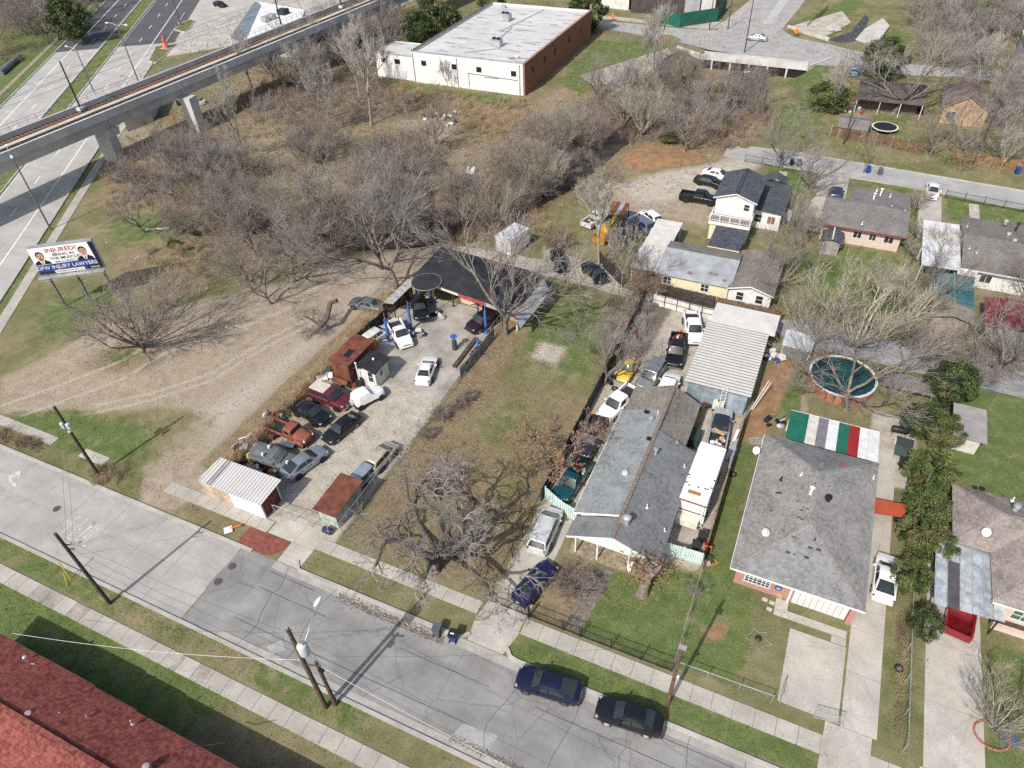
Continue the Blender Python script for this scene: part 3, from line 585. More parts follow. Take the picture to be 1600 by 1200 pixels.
pw = MB(); pw.prism([tuple(G(*q))[:2] for q in ((200, 206), (240, 190), (250, 165), (232, 168))], 0, 3.4)
tag(pw.build('abutment_wall', GIRD), 'short concrete wall standing under the railway viaduct beside the avenue', 'wall')
for (u, v), h, lab in (((127, 172), 15.2, 'steel catenary mast on the viaduct walkway above the avenue'), ((440, 42), 15.5, 'steel catenary mast on the viaduct above the white shop roof'), ((534, 12), 15, 'farthest catenary mast on the viaduct, behind bare trees')):
    p = G(u, v, 8.75); t = thing('catenary_mast', lab, 'mast', p, group='masts on the viaduct')
    MB().tube([p, (p.x, p.y, h+1.5)], [.16, .12], 8).build('pole', DMETAL, t); MB().cbox((p.x, p.y, 9.0), (1.0, 1.0, .5)).build('pedestal', GIRD, t)
    for sg in (-1, 1):
        a = MB(); q = Vector((p.x, p.y, h)); a.tube([q, q+DL*2.0*sg+Vector((0, 0, .1))], .04, 5); a.tube([q+Vector((0, 0, -1.4)), q+DL*2.0*sg+Vector((0, 0, .1))], .035, 5); a.build('bracket_arm', METAL, t)
for l in (-5.35, -1.75):
    b = MB()
    for h in (14.4, 15.4): b.tube([dk(s, l, h-(.35 if h > 15 else 0)*math.sin(math.pi*((s-18) % 51)/51)) for s in range(-70, 161, 10)], .018, 4)
    tag(b.build('overhead_wire', DMETAL), 'pair of overhead contact wires strung above the '+('far' if l < -3 else 'near')+' track', 'wire', 'overhead railway wires')
# street lamps along the avenue
def lamp(base, h, lab, arms):
    p = G(*base); t = thing('street_lamp', lab, 'street lamp', p, group='street lamps of the avenue')
    MB().tube([p, (p.x, p.y, h)], [.15, .09], 8).build('pole', M('lamp_pole_steel', (.17, .165, .155), .5, .15, 2, metal=.3), t)
    for ang, l in arms:
        d = Vector((math.cos(R(ang)), math.sin(R(ang)), 0)); q = Vector((p.x, p.y, h-.2))
        a = MB().tube([q, q+d*l*.5+Vector((0, 0, .35)), q+d*l+Vector((0, 0, .4))], .05, 6).build('arm', METAL, t)
        e = q+d*l+Vector((0, 0, .35)); MB().beam(e-d*.15, e+d*.7, .3, .16).build('lamp_head', WHITE, t)
lamp((79.5, 359), 12.3, 'tall twin arm street lamp beside the avenue sidewalk near the billboard', ((150, 2.2), (-30, 2.2)))
lamp((221, 140), 13, 'tall twin arm street lamp on the grass median', ((0, 2.4), (180, 2.4)))
lamp((146, 142), 8.5, 'short dark single arm pole behind the viaduct parapet', ((170, 3.2),))
# ================================================================ billboard
def text_mesh(s, size, bold=0.0):
    c = bpy.data.curves.new('lettering', 'FONT'); c.body = s; c.size = size; c.offset = bold; c.align_x = 'CENTER'; c.fill_mode = 'FRONT'; c.resolution_u = 3
    o = bpy.data.objects.new('lettering', c); COL.objects.link(o); bpy.context.view_layer.update()
    me = bpy.data.meshes.new_from_object(o.evaluated_get(bpy.context.evaluated_depsgraph_get())); bpy.data.objects.remove(o); bpy.data.curves.remove(c); return me
BB0 = Vector((-85.767, 43.621, 0)); BE = Vector((.8098, .5868, 0)); BN = Vector((.5868, -.8098, 0))
bb = thing('billboard', 'lawyer billboard on three steel posts at the edge of the dirt lot', 'billboard', BB0)
def bp(a, z, n=0.0): return BB0+BE*a+BN*n+Vector((0, 0, z))
for i, a in enumerate((0, 3.23, 6.46)): MB().tube([bp(a, 0), bp(a, 8.6)], .17, 8).build('post', M('billboard_post', (.20, .205, .21), .6, .15, 2, metal=.3), bb)
X0, X1, Z0, Z1 = -.55, 6.98, 5.15, 8.92
b = MB(); b.add([bp(X0, Z0, .2), bp(X1, Z0, .2), bp(X1, Z1, .2), bp(X0, Z1, .2), bp(X0, Z0, .42), bp(X1, Z0, .42), bp(X1, Z1, .42), bp(X0, Z1, .42)], [(0, 1, 2, 3), (7, 6, 5, 4), (4, 5, 1, 0), (5, 6, 2, 1), (6, 7, 3, 2), (7, 4, 0, 3)]).build('sign_panel', M('billboard_white', (.78, .78, .78), .5, .04, 1), bb)
b = MB()
for a in np.arange(X0, X1+.1, 1.255): b.beam(bp(a, Z0-.2, .12), bp(a, Z1+.1, .12), .1, .12)
b.beam(bp(X0, Z1+.12, .2), bp(X1, Z1+.12, .2), .5, .12); b.build('back_frame', METAL, bb)
b = MB(); b.beam(bp(X0-.3, Z0-.2, .75), bp(X1, Z0-.2, .75), .75, .08)
for a in np.arange(X0, X1+.1, .94): b.beam(bp(a, Z0-.5, 1.1), bp(a, Z0-.2, 1.1), .04, .04)
b.beam(bp(X0-.3, Z0-.45, 1.1), bp(X1, Z0-.45, 1.1), .04, .04); b.build('catwalk', METAL, bb)
def flat(name, pts, mat, n): MB().add([bp(a, z, n) for a, z in pts], [tuple(range(len(pts)))]).build(name, mat, bb)
NAVY = M('billboard_navy', (.018, .05, .24), .5, .05, 1); DNAVY = M('billboard_dark', (.012, .014, .03), .5, .05, 1); INKR = M('billboard_red', (.36, .03, .025), .5, .05, 1)
flat('blue_band', [(X0, Z0+.02), (X1, Z0+.02), (X1, Z0+1.45), (X0, Z0+1.35)], NAVY, .424)
flat('dark_edge', [(X1-.42, Z0+.02), (X1, Z0+.02), (X1, Z1-.02), (X1-.62, Z1-.02)], DNAVY, .426); flat('dark_corner', [(X1-1.9, Z0+.02), (X1, Z0+.02), (X1, Z0+.62), (X1-1.9, Z0+.62)], DNAVY, .428); flat('dark_corner', [(X0, Z0+.02), (X0+1.7, Z0+.02), (X0+1.7, Z0+.42), (X0, Z0+.42)], DNAVY, .428)
flat('white_box', [(X0+1.9, Z0+.02), (X0+5.3, Z0+.02), (X0+5.3, Z0+.46), (X0+1.8, Z0+.46)], WHITE, .43)
def disc2(ca, cz, ra, rz, n=18, f=1.0): return [(ca+ra*math.cos(t), cz+rz*math.sin(t)*(f if math.sin(t) < 0 else 1)) for t in np.linspace(0, 6.283, n, endpoint=False)]
SKIN = M('printed_skin', (.50, .27, .19), .5, .08, 2); HAIRM = M('printed_hair', (.035, .028, .025), .6, .1, 3); SUIT = M('printed_suit', (.012, .013, .02), .5, .1, 3); MOUTH = M('printed_mouth', (.26, .09, .07), .5, .1, 3); SHADE = M('printed_feature', (.22, .11, .08), .5, .1, 3)
for ca, cz, beard in ((X0+1.0, Z0+2.55, 1), (X1-1.55, Z0+2.6, 0)):
    zb = Z0+1.42
    flat('printed_portrait', [(ca-.95, zb), (ca+.95, zb), (ca+.85, zb+.32), (ca+.38, zb+.62), (ca-.38, zb+.62), (ca-.85, zb+.32)], SUIT, .432)
    flat('printed_shirt', [(ca-.13, zb), (ca+.13, zb), (ca+.33, zb+.66), (ca-.33, zb+.66)], WHITE, .434)
    flat('printed_tie', [(ca-.07, zb), (ca+.07, zb), (ca+.05, zb+.5), (ca-.05, zb+.5)], DNAVY if not beard else INKR, .436)
    flat('printed_neck', [(ca-.2, zb+.55), (ca+.2, zb+.55), (ca+.22, cz-.2), (ca-.22, cz-.2)], SKIN, .435)
    flat('printed_hair', disc2(ca, cz+.12, .47, .55), HAIRM, .438); flat('printed_face', disc2(ca+.02, cz-.06, .40, .50, 18, 1.12), SKIN, .440)
    for e in (-.15, .17):
        flat('printed_eye', disc2(ca+e, cz+.03, .055, .025, 8), HAIRM, .444); flat('printed_brow', [(ca+e-.09, cz+.1), (ca+e+.09, cz+.1), (ca+e+.08, cz+.135), (ca+e-.08, cz+.135)], HAIRM, .444)
    flat('printed_nose', [(ca-.05, cz-.17), (ca+.08, cz-.17), (ca+.03, cz+.02)], SHADE, .443); flat('printed_mouth', disc2(ca+.02, cz-.30, .13, .035, 10), MOUTH, .444)
    if beard: flat('printed_stubble', disc2(ca+.02, cz-.42, .26, .15, 14), SHADE, .442)
def write(s, size, ca, z, mat, bold=0.0, xs=1.0):
    me = text_mesh(s, size, bold); me.materials.clear(); me.materials.append(mat)
    q = Matrix((( BE.x*xs, 0, BN.x), (BE.y*xs, 0, BN.y), (0, 1, 0))).to_4x4(); me.transform(q)
    o = link('lettering', me, bb); o.location = bp(ca, z, .446)-BB0
mid = (X0+X1)/2
write('INJURED?', .80, mid-.1, Z1-.80, INKR, .004, 1.1); write('BRING IN', .52, mid-.05, Z1-1.36, DNAVY, .003, 1.15); write('THE MUSCLE!', .52, mid, Z1-1.86, DNAVY, .003, 1.15)
write('866-A-MUSCLE', .36, mid, Z1-2.28, DNAVY, .0, 1.2); write('DFW INJURY LAWYERS', .70, mid-.25, Z0+.70, WHITE, .008, .98); write('DFWINJURYLAWYERS.COM', .27, X0+3.55, Z0+.14, INKR, .0, .95); write('DALLAS', .27, X1-.95, Z0+.2, WHITE, .005, 1.1)
# ================================================================ utility poles and wires
TRAFO = M('transformer_grey', (.56, .58, .60), .45, .1, 2, metal=.2)
def upole(loc, h, lab, r=.16, lean=(0, 0), mat=WOOD):
    t = thing('utility_pole', lab, 'utility pole', (loc[0], loc[1], 0), group='wooden utility poles')
    MB().tube([(loc[0], loc[1], -.2), (loc[0]+lean[0], loc[1]+lean[1], h)], [r, r*.72], 9).build('pole', mat, t); return t
def insul(t, p):
    MB().lathe(p, [(.05, 0), (.07, .05), (.04, .1), (.07, .15), (.03, .22)], 8).build('insulator', M('insulator_grey', (.35, .36, .36), .4, .1, 3), t)
PA, PB, PC, PN, PR_ = (-45.4, 14.05), (-23.5, 14.15), (-22.95, 14.6), (-57.95, 24.08), (-.6, 24.15)
DPOLE = M('dark_creosote_wood', (.075, .062, .052), .85, .3, 3, bump=.2, bscale=25)
tA = upole(PA, 9.8, 'bare wooden utility pole on the grass strip by the turn arrow lane', .17, mat=DPOLE)
for a in (0, 1.6): MB().beam((PA[0]-.1, PA[1], 8.3-a*.35), (PA[0]+.5, PA[1]+.25, 8.35-a*.35), .07, .07).build('bracket', DMETAL, tA)
insul(tA, (PA[0]+.5, PA[1]+.25, 8.4))
tB = upole(PB, 11.4, 'tall wooden utility pole carrying a grey transformer above the street', .19)
MB().lathe((PB[0]+.42, PB[1]+.12, 8.35), [(.12, -.06), (.34, 0), (.36, .1), (.36, 1.0), (.28, 1.16), (.1, 1.22)], 14).build('transformer', TRAFO, tB, 50)
for q in (-.1, .12): insul(tB, (PB[0]+.42+q, PB[1]+.12, 9.55))
MB().beam((PB[0]-.1, PB[1], 6.6), (PB[0]+1.1, PB[1]+.3, 6.75), .1, .1).build('crossarm', WOOD, tB)
MB().tube([(PB[0], PB[1], 10.9), (PB[0]+.25, PB[1]+.3, 11.3), (PB[0]+.35, PB[1]+.35, 11.5)], .03, 5).build('bracket', METAL, tB); insul(tB, (PB[0], PB[1], 11.4))
# its street light reaches over the road
MB().tube([(PB[0], PB[1], 8.0), (PB[0]-.2, PB[1]+1.5, 8.7), (PB[0]-.6, PB[1]+2.9, 9.0)], .035, 6).build('lamp_arm', METAL, tB)
MB().lathe((PB[0]-.75, PB[1]+3.35, 8.95), [(.02, -.45), (.13, -.3), (.17, 0), (.12, .35), (.03, .45)], 10, axis='y').build('lamp_head', M('lamp_white', (.8, .8, .78), .4, .05, 2), tB, 40)
tC = upole(PC, 6.6, 'short wooden utility pole standing close beside the taller one', .17)
MB().cbox((PC[0]+.2, PC[1], 5.6), (.3, .3, .35)).build('cable_closure', BLACK, tC)
tN = upole(PN, 9.4, 'wooden utility pole with twin grey boxes beside the vacant lot', .18, mat=DPOLE)
for dx, dz in ((.45, 7.2), (-.42, 7.0)): MB().lathe((PN[0]+dx, PN[1]-.05, dz-.4), [(.1, -.03), (.2, 0), (.2, .6), (.08, .68)], 10).build('transformer', TRAFO, tN, 50)
MB().lathe((PN[0], PN[1], 6.2), [(.19, 0), (.19, .15)], 9).build('band', WHITE, tN); insul(tN, (PN[0], PN[1], 9.4))
tR = upole(PR_, 10.0, 'brown wooden utility pole beside the parked black sedan', .15, mat=M('reddish_pole_wood', (.16, .095, .065), .85, .3, 3, bump=.3, bscale=25))
MB().lathe((PR_[0]+.18, PR_[1]+.1, 4.6), [(.03, 0), (.13, .02), (.13, .1), (.03, .14)], 8).build('meter', WHITE, tR); MB().cbox((PR_[0]+.05, PR_[1]-.2, 9.1), (.5, .12, .5)).build('bracket', METAL, tR)
def wire(pts, lab, sag=.5, r=.009, mat=DMETAL, n=14):
    a, b = Vector(pts[0]), Vector(pts[1]); P = [a.lerp(b, i/n)-Vector((0, 0, 4*sag*(i/n)*(1-i/n))) for i in range(n+1)]
    tag(MB().tube(P, r, 4).build('power_line', mat), lab, 'wire', 'overhead wires along the street')
WW = M('white_cable', (.62, .61, .58), .6, .1, 4)
for k, z in enumerate((9.6, 8.3)): wire([(PN[0], PN[1], z-.2), (PA[0]+.3, PA[1], z-1.1)], ('upper', 'lower')[k]+' thin wire from the pole by the vacant lot to the pole by the lane')
for k, z in enumerate((9.6, 8.2, 6.4)): wire([(PA[0], PA[1], z), (PB[0], PB[1], z+1.2 if k == 0 else z)], ('topmost', 'middle', 'lowest')[k]+' thin wire along the near kerb between the bare pole and the transformer pole', .6)
for k, z in enumerate((11.2, 8.6)): wire([(PB[0], PB[1], z), (PB[0]+38, PB[1]-1.0, z)], ('upper', 'lower')[k]+' thin wire running off along the near kerb from the transformer pole', .9)
wire([(PC[0], PC[1], 6.2), (PC[0]+38, PC[1]-1.2, 5.4)], 'pale cable running low along the near kerb from the short pole', .5, .014, WW)
wire([(PB[0], PB[1], 7.9), (PR_[0], PR_[1], 9.2)], 'thin wire crossing the street between the transformer pole and the brown pole', .7)
wire([(PB[0], PB[1], 7.3), (-46.9, 8.2, 3.9)], 'twisted white service cable running to the red roof', .8, .015, WW)
for q in (0, .25): wire([(PA[0]+.2, PA[1]+.1, 8.2-q), (-41+q*2, 26.2, 3.2)], ('left' if q else 'right')+' service wire from the lane pole to the ribbed white shed', .4)
wire([(PA[0]+.1, PA[1], 7.0), (-33.5, 28, 2.6)], 'service wire from the lane pole to the rust roofed shed', .4)
wire([(PR_[0], PR_[1], 9.3), (-7.7, 37, 4.9)], 'service wire from the brown pole to the grey gabled roof', .4); wire([(PR_[0], PR_[1], 9.1), (1.6, 36.4, 3.2)], 'service wire from the brown pole to the grey hipped roof', .4)
gs = MB(); g0 = G(111, 905); tag(MB().tube([(g0.x, g0.y, 0), (g0.x-.4, g0.y+.2, 2.2)], .05, 6).tube([(g0.x+.25, g0.y-.6, 0), (g0.x+.1, g0.y-.2, 1.2)], .04, 6).build('guy_guard', M('yellow_plastic', (.62, .46, .05), .5, .1, 2)), 'yellow guy wire guards on the grass by the bare pole', 'guy wire')
for (b_, t_), h, lab in ((((1152, 166), 0), 6.5, 'slim utility pole with a white lamp in the brush by the creek'), (((1163, 82), 0), 11, 'dark utility pole at the corner of the far road'), (((1137, 46), 0), 11, 'dark utility pole beside the green screened fence'), (((1108, 47), 0), 10, 'thin dark pole in front of the green screen'), (((1318, 225), 0), 7, 'slim wooden pole beside the back street fence'), (((1455, 50), 0), 12, 'leaning dark utility pole amid grey trees at the top right'), (((1520, 258), 0), 8, 'thin leaning pole by the wooden fence on the back street'), (((283, 40), 0), 13, 'rusty brown sign pole on the planted island of the forecourt')):
    p = G(*b_); t = upole((p.x, p.y), h, lab, .13, mat=RUST if 'rusty' in lab else DPOLE)
    if 'lamp' in lab: MB().tube([(p.x, p.y, h-.3), (p.x+1.3, p.y, h)], .04, 5).build('lamp_arm', WHITE, t)
    else: MB().beam((p.x-.8, p.y, h-.4), (p.x+.8, p.y+.2, h-.4), .09, .09).build('crossarm', DPOLE, t)
# ================================================================ culvert bridge, channel, creek water
br = thing('culvert_bridge', 'concrete box culvert bridge carrying the far road over the creek', 'bridge', (-24, 167, 0))
q = [G(1066, 80), G(1105, 86), G(1245, 101), G(1290, 92)]
b = MB(); hb = Vector((0, 0, -2.6))
a0, a1 = G(1100, 87), G(1262, 104); e = (a1-a0).normalized(); nn = Vector((e.y, -e.x, 0)); Lb = (a1-a0).length
b.beam(a0+Vector((0, 0, -.1)), a1+Vector((0, 0, -.1)), .5, 1.3); b.build('headwall', GIRD, br)
for i in range(5):
    p = a0+e*(2+i*(Lb-6)/4.0); MB().beam(p+Vector((0, 0, -1.7))-nn*3, p+Vector((0, 0, -1.7))+nn*.3, .35, 2.0).build('culvert_wall', GIRD, br)
MB().beam(a0-nn*.3+Vector((0, 0, -1.5)), a1-nn*.3+Vector((0, 0, -1.5)), .3, 2.6).build('culvert_back', BLACK, br)  # black sheet standing in for the shade inside the culvert openings
for p0, p1 in ((a0, G(1058, 74)), (a1, G(1300, 92))): MB().beam(p0+Vector((0, 0, -.4)), p1+Vector((0, 0, -.2)), .4, 1.2).build('wing_wall', GIRD, br)
b = MB(); b.beam(a0-nn*.6+Vector((0, 0, .55)), a1-nn*.6+Vector((0, 0, .55)), .25, .5).build('parapet', CONCW, br)
WATER = M('creek_water', (.050, .045, .036), .3, .25, .6, spec=.12)
b = MB(); cp = [Vector((c[0], c[1], 0)) for c in CREEK]
for i, p in enumerate(cp):
    d = (cp[min(i+1, len(cp)-1)]-cp[max(i-1, 0)]).normalized(); m = Vector((d.y, -d.x, 0)); b.v += [tuple(p+m*2.1+Vector((0, 0, -1.35))), tuple(p-m*2.1+Vector((0, 0, -1.35)))]
b.f = [(2*i, 2*i+1, 2*i+3, 2*i+2) for i in range(len(cp)-1)]; b.m = [0]*len(b.f); tag(b.build('water', WATER), kind='structure')
tag(sheet('water', [[(1292, 62), (1330, 50), (1352, 22), (1358, 30), (1345, 62), (1320, 68)]], WATER, .035, px=True), kind='structure')
ap = thing('channel_apron', 'sloping concrete apron with two pale slabs above the creek pool', 'apron', G(1280, 50))
MB().slab([G(1232, 42, .5), G(1316, 17, .6), G(1330, 35, .06), G(1283, 60, .06)], .3).build('apron', M('apron_concrete', (.42, .39, .33), .9, .2, .6, fine=.12), ap)
for a in (0, 11): MB().slab([G(1290+a, 41, .42), G(1299+a, 39, .42), G(1304+a, 47, .32), G(1294+a, 49, .32)], .1).build('slab', CONCW, ap)
MB().beam(G(1231, 42, .3), G(1295, 62, .3), .5, .8).build('edge_wall', CONCW, ap)
ap = thing('channel_apron', 'pale curved concrete apron on the far bank of the creek pool', 'apron', G(1370, 50)); MB().slab([G(1336, 62, .05), G(1352, 44, .05), G(1380, 28, .7), G(1390, 40, .7), G(1375, 60, .5), G(1350, 66, .2)], .3).build('apron', CONCW, ap)
tag(MB().slab([G(905, 118, .05), G(1044, 75, .05), G(1050, 84, .05), G(985, 135, .05), G(950, 150, .05)], .1).build('channel_apron', CONC2), 'cracked concrete bank between the chain link fence and the creek', 'apron')
# ================================================================ buildings
SH_RED = shingle('red_shingles', (.215, .056, .052), (.28, .115, .08), .21, .40, 0, .55)
SH_GREY = shingle('grey_shingles_a', (.255, .275, .278), (.285, .30, .30), .15, .35, 90, .25)
SH_GREYB = shingle('grey_shingles_b', (.185, .193, .20), (.21, .215, .22), .15, .35, 90, .25)
SH_BRN = shingle('brown_shingles', (.205, .185, .16), (.25, .225, .19), .15, .35, 90, .4)
SH_HIPX = shingle('hip_shingles_x', (.255, .25, .24), (.295, .28, .255), .16, .4, 90, .3)
SH_HIPY = shingle('hip_shingles_y', (.225, .225, .23), (.255, .25, .245), .16, .4, 0, .3)
SH_PNKX = shingle('pinkish_shingles_x', (.27, .23, .21), (.31, .265, .235), .16, .4, 90, .35)
SH_PNKY = shingle('pinkish_shingles_y', (.26, .225, .205), (.30, .26, .235), .16, .4, 0, .35)
SH_SLATE = shingle('slate_shingles', (.075, .082, .098), (.11, .118, .135), .17, .36, 90, .6)
SH_SLATEY = shingle('slate_shingles_y', (.07, .078, .098), (.10, .11, .13), .17, .36, 0, .6)
SH_FAR = shingle('flat_grey_shingles', (.20, .185, .18), (.225, .205, .195), .16, .4, 0, .2)
SH_FARB = shingle('dull_grey_shingles', (.19, .175, .16), (.225, .205, .185), .16, .4, 0, .3)
MEMB = M('black_membrane', (.030, .032, .036), .75, .35, .5, col2=(.018, .019, .022), fine=.1)
ROOFW = M('white_roof_coating', (.66, .66, .65), .8, .08, .25, fine=.05)
ROOFWP = M('worn_white_roof', (.64, .635, .625), .85, .1, .35, col2=(.50, .48, .46), fine=.1)
TIN = M('grey_tin_roof', (.42, .44, .45), .55, .18, .5, metal=.25, fine=.08)
MINT = M('mint_siding', (.52, .66, .61), .75, .1, 1.2, fine=.05)
YELW = M('pale_yellow_siding', (.66, .60, .40), .8, .1, 1, fine=.05)
SIDING = M('white_siding', (.64, .63, .60), .75, .07, 1, fine=.04)
BRK_R = brick('red_brick', (.32, .085, .06), (.23, .06, .045)); BRK_P = brick('pink_brick', (.46, .33, .27), (.54, .43, .36), (.56, .52, .48)); BRK_O = brick('orange_brown_brick', (.265, .115, .072), (.205, .085, .055), (.27, .15, .105)); BRK_T = brick('tan_brick', (.40, .27, .14), (.34, .21, .11), (.45, .36, .25))
def window(par, c, face, wd, ht, cols=2, rows=1, mat=None, fm=None):
    """framed window on a wall: face is the outward direction N S E W"""
    dx, dy = {'S': (1, 0), 'N': (-1, 0), 'E': (0, 1), 'W': (0, -1)}[face]; nx_, ny_ = {'S': (0, -1), 'N': (0, 1), 'E': (1, 0), 'W': (-1, 0)}[face]
    b = MB()
    def bar(u0, u1, v0, v1, t0, t1):
        P = [(c[0]+dx*u+nx_*t, c[1]+dy*u+ny_*t, c[2]+v) for t in (t0, t1) for u, v in ((u0, v0), (u1, v0), (u1, v1), (u0, v1))]
        b.add(P, [(0, 1, 2, 3), (7, 6, 5, 4), (4, 5, 1, 0), (5, 6, 2, 1), (6, 7, 3, 2), (7, 4, 0, 3)])
    h, v = wd/2, ht/2
    for u0, u1, v0, v1 in ((-h-.07, -h, -v-.07, v+.07), (h, h+.07, -v-.07, v+.07), (-h, h, v, v+.07), (-h, h, -v-.07, -v)): bar(u0, u1, v0, v1, -.02, .06)
    for i in range(1, cols): u = -h+wd*i/cols; bar(u-.025, u+.025, -v, v, .0, .05)
    for i in range(1, rows): z_ = -v+ht*i/rows; bar(-h, h, z_-.02, z_+.02, .0, .046)
    f = b.build('window', fm or WHITE, par)
    MB().add([(c[0]+dx*u+nx_*.022, c[1]+dy*u+ny_*.022, c[2]+z_) for u, z_ in ((-h, -v), (h, -v), (h, v), (-h, v))], [(0, 1, 2, 3)]).build('pane', mat or GLASS, f)
def door(par, c, face, wd=.92, ht=2.05, mat=WHITE):
    dx, dy = {'S': (1, 0), 'N': (1, 0), 'E': (0, 1), 'W': (0, 1)}[face]; nx_, ny_ = {'S': (0, -1), 'N': (0, 1), 'E': (1, 0), 'W': (-1, 0)}[face]
    d = MB(); a = Vector((c[0]-dx*wd/2+nx_*.03, c[1]-dy*wd/2+ny_*.03, c[2])); e = Vector((c[0]+dx*wd/2+nx_*.03, c[1]+dy*wd/2+ny_*.03, c[2])); d.beam(a, e, .07, ht); o = d.build('door', mat, par)
    MB().cbox((c[0]+dx*wd*.38+nx_*.09, c[1]+dy*wd*.38+ny_*.09, c[2]-.05), (.07, .07, .07)).build('handle', CHROME, o)
def walls(par, x0, x1, y0, y1, z0, z1, mat, names=True):
    t = .18
    MB().box(x0, x1, y0, y0+t, z0, z1).build('wall', mat, par); MB().box(x0, x1, y1-t, y1, z0, z1).build('wall', mat, par)
    MB().box(x0, x0+t, y0+t+.002, y1-t-.002, z0, z1).build('wall', mat, par); MB().box(x1-t, x1, y0+t+.002, y1-t-.002, z0, z1).build('wall', mat, par)
def gable_wall(par, x0, x1, y, ze, zr, mat, t=.16, xr=None):
    xr = (x0+x1)/2 if xr is None else xr
    MB().add([(x0, y, ze), (x1, y, ze), (xr, y, zr), (x0, y+t, ze), (x1, y+t, ze), (xr, y+t, zr)], [(0, 1, 2), (5, 4, 3), (0, 3, 4, 1), (1, 4, 5, 2), (2, 5, 3, 0)]).build('gable', mat, par)
def roof(par, pts, mat, t=.12): return MB().slab(pts, t).build('roof', mat, par)
def hip(par, x0, x1, y0, y1, ze, zr, mx, my, axis='y', inset=None, ridge=None):
    """hipped roof: four sloping planes and ridge caps"""
    xm, ym = (x0+x1)/2, (y0+y1)/2; ins = inset or min(x1-x0, y1-y0)/2
    if axis == 'y': A, B = (xm, y0+ins, zr), (xm, y1-ins, zr)
    else: A, B = (x0+ins, ym, zr), (x1-ins, ym, zr)
    c = [(x0, y0, ze), (x1, y0, ze), (x1, y1, ze), (x0, y1, ze)]
    if axis == 'y': F4 = [([c[0], c[1], A], my), ([c[1], c[2], B, A], mx), ([c[2], c[3], B], my), ([c[3], c[0], A, B], mx)]
    else: F4 = [([c[0], c[1], B, A], my), ([c[1], c[2], B], mx), ([c[2], c[3], A, B], my), ([c[3], c[0], A], mx)]
    for P, m in F4: roof(par, P, m)
    b = MB()
    for p, q in ((c[0], A), (c[1], A if axis == 'y' else B), (c[2], B), (c[3], B if axis == 'y' else A), (A, B)):
        if (Vector(p)-Vector(q)).length > .1: b.beam(Vector(p)+Vector((0, 0, .0)), Vector(q)+Vector((0, 0, .0)), .24, .05)
    b.build('ridge_cap', mx, par)
    return A, B
def fascia(par, pts, mat=WHITE, h=.17, t=.05):
    b = MB()
    for p, q in zip(pts[:-1], pts[1:]): b.beam(p, q, t, h)
    b.build('fascia', mat, par)
def vent(par, u, v, z, kind='pipe', mat=None):
    p = G(u, v, z); m = mat or METAL
    if kind == 'pipe': b = MB().tube([(p.x, p.y, z-.2), (p.x, p.y, z+.42)], .06, 8).lathe((p.x, p.y, z), [(.16, -.03), (.08, .06)], 10)
    elif kind == 'turbine': b = MB().lathe((p.x, p.y, z), [(.22, -.1), (.18, .12), (.27, .2), (.31, .36), (.24, .5), (.03, .56)], 16)
    elif kind == 'flue': b = MB().lathe((p.x, p.y, z), [(.12, -.2), (.12, .8), (.22, .82), (.22, .9), (.04, 1.0)], 12)
    elif kind == 'box': b = MB().cbox((p.x, p.y, z+.06), (.4, .34, .16))
    elif kind == 'dish':
        b = MB(); d = Vector((-.3, -.75, .55)).normalized(); u_ = d.cross(Vector((0, 0, 1))).normalized(); w_ = u_.cross(d); c = p+Vector((0, 0, .55)); n = 16; v_ = []
        for r, o in ((.0, -.08), (.2, -.05), (.33, 0)):
            for j in range(n): a = 2*math.pi*j/n; v_.append(c+u_*r*math.cos(a)+w_*r*1.1*math.sin(a)+d*o)
        b.add(v_, [(i*n+j, i*n+(j+1) % n, (i+1)*n+(j+1) % n, (i+1)*n+j) for i in range(2) for j in range(n)]); b.tube([p-Vector((0, 0, .1)), c-d*.07], .03, 6); b.tube([c-w_*.3, c+d*.38], .015, 4)
    nm = {'pipe': 'vent_pipe', 'turbine': 'roof_vent', 'flue': 'flue', 'box': 'roof_vent', 'dish': 'satellite_dish'}[kind]
    b.build(nm, m, par, 40)
# ---- the long red roof at the near corner
t = thing('building', 'long low building under a red shingle roof at the near corner', 'building', (-30, 3, 0))
walls(t, -50.2, -8, -1.6, 7.35, 0, 2.75, BRK_R)
segs = [(-50.7, -38.6, 7.95), (-38.6, -34.4, 7.85), (-34.4, -7.5, 7.75)]
for x0, x1, ye in segs: roof(t, [(x0+.0, 3.95, 4.55), (x1, 3.95, 4.55), (x1, ye, 2.86), (x0, ye, 2.86)], SH_RED); roof(t, [(x0, 0-2.0, 2.3), (x1, -2.0, 2.3), (x1, 3.95, 4.55), (x0, 3.95, 4.55)], SH_RED); fascia(t, [(x0, ye+.02, 2.78), (x1, ye+.02, 2.78)], M('brown_gutter', (.10, .06, .05), .5, .1, 2), .13)
gable_wall(t, -50.2, -50.0, 0, 2.7, 2.8, BRK_R)
b = MB()
for i in range(86): x = -50.7+i*.5; b.cbox((x+.25, 3.95, 4.60), (.49, .42, .05)).build('ridge_shingle', SH_RED, t) if False else b.cbox((x+.25, 3.95, 4.585+.008*(i % 2)), (.49, .44, .05))
tag(b.build('ridge_shingle', SH_RED, t), kind='stuff')
for u, v, z, k in ((48, 1120, 3.9, 'turbine'), (97, 1117, 3.6, 'pipe'), (138, 1122, 3.6, 'pipe'), (207, 1130, 3.55, 'pipe'), (232, 1202, 4.0, 'turbine')): vent(t, u, v, z, k, M('pinkish_metal', (.35, .27, .27), .6, .1, 3))
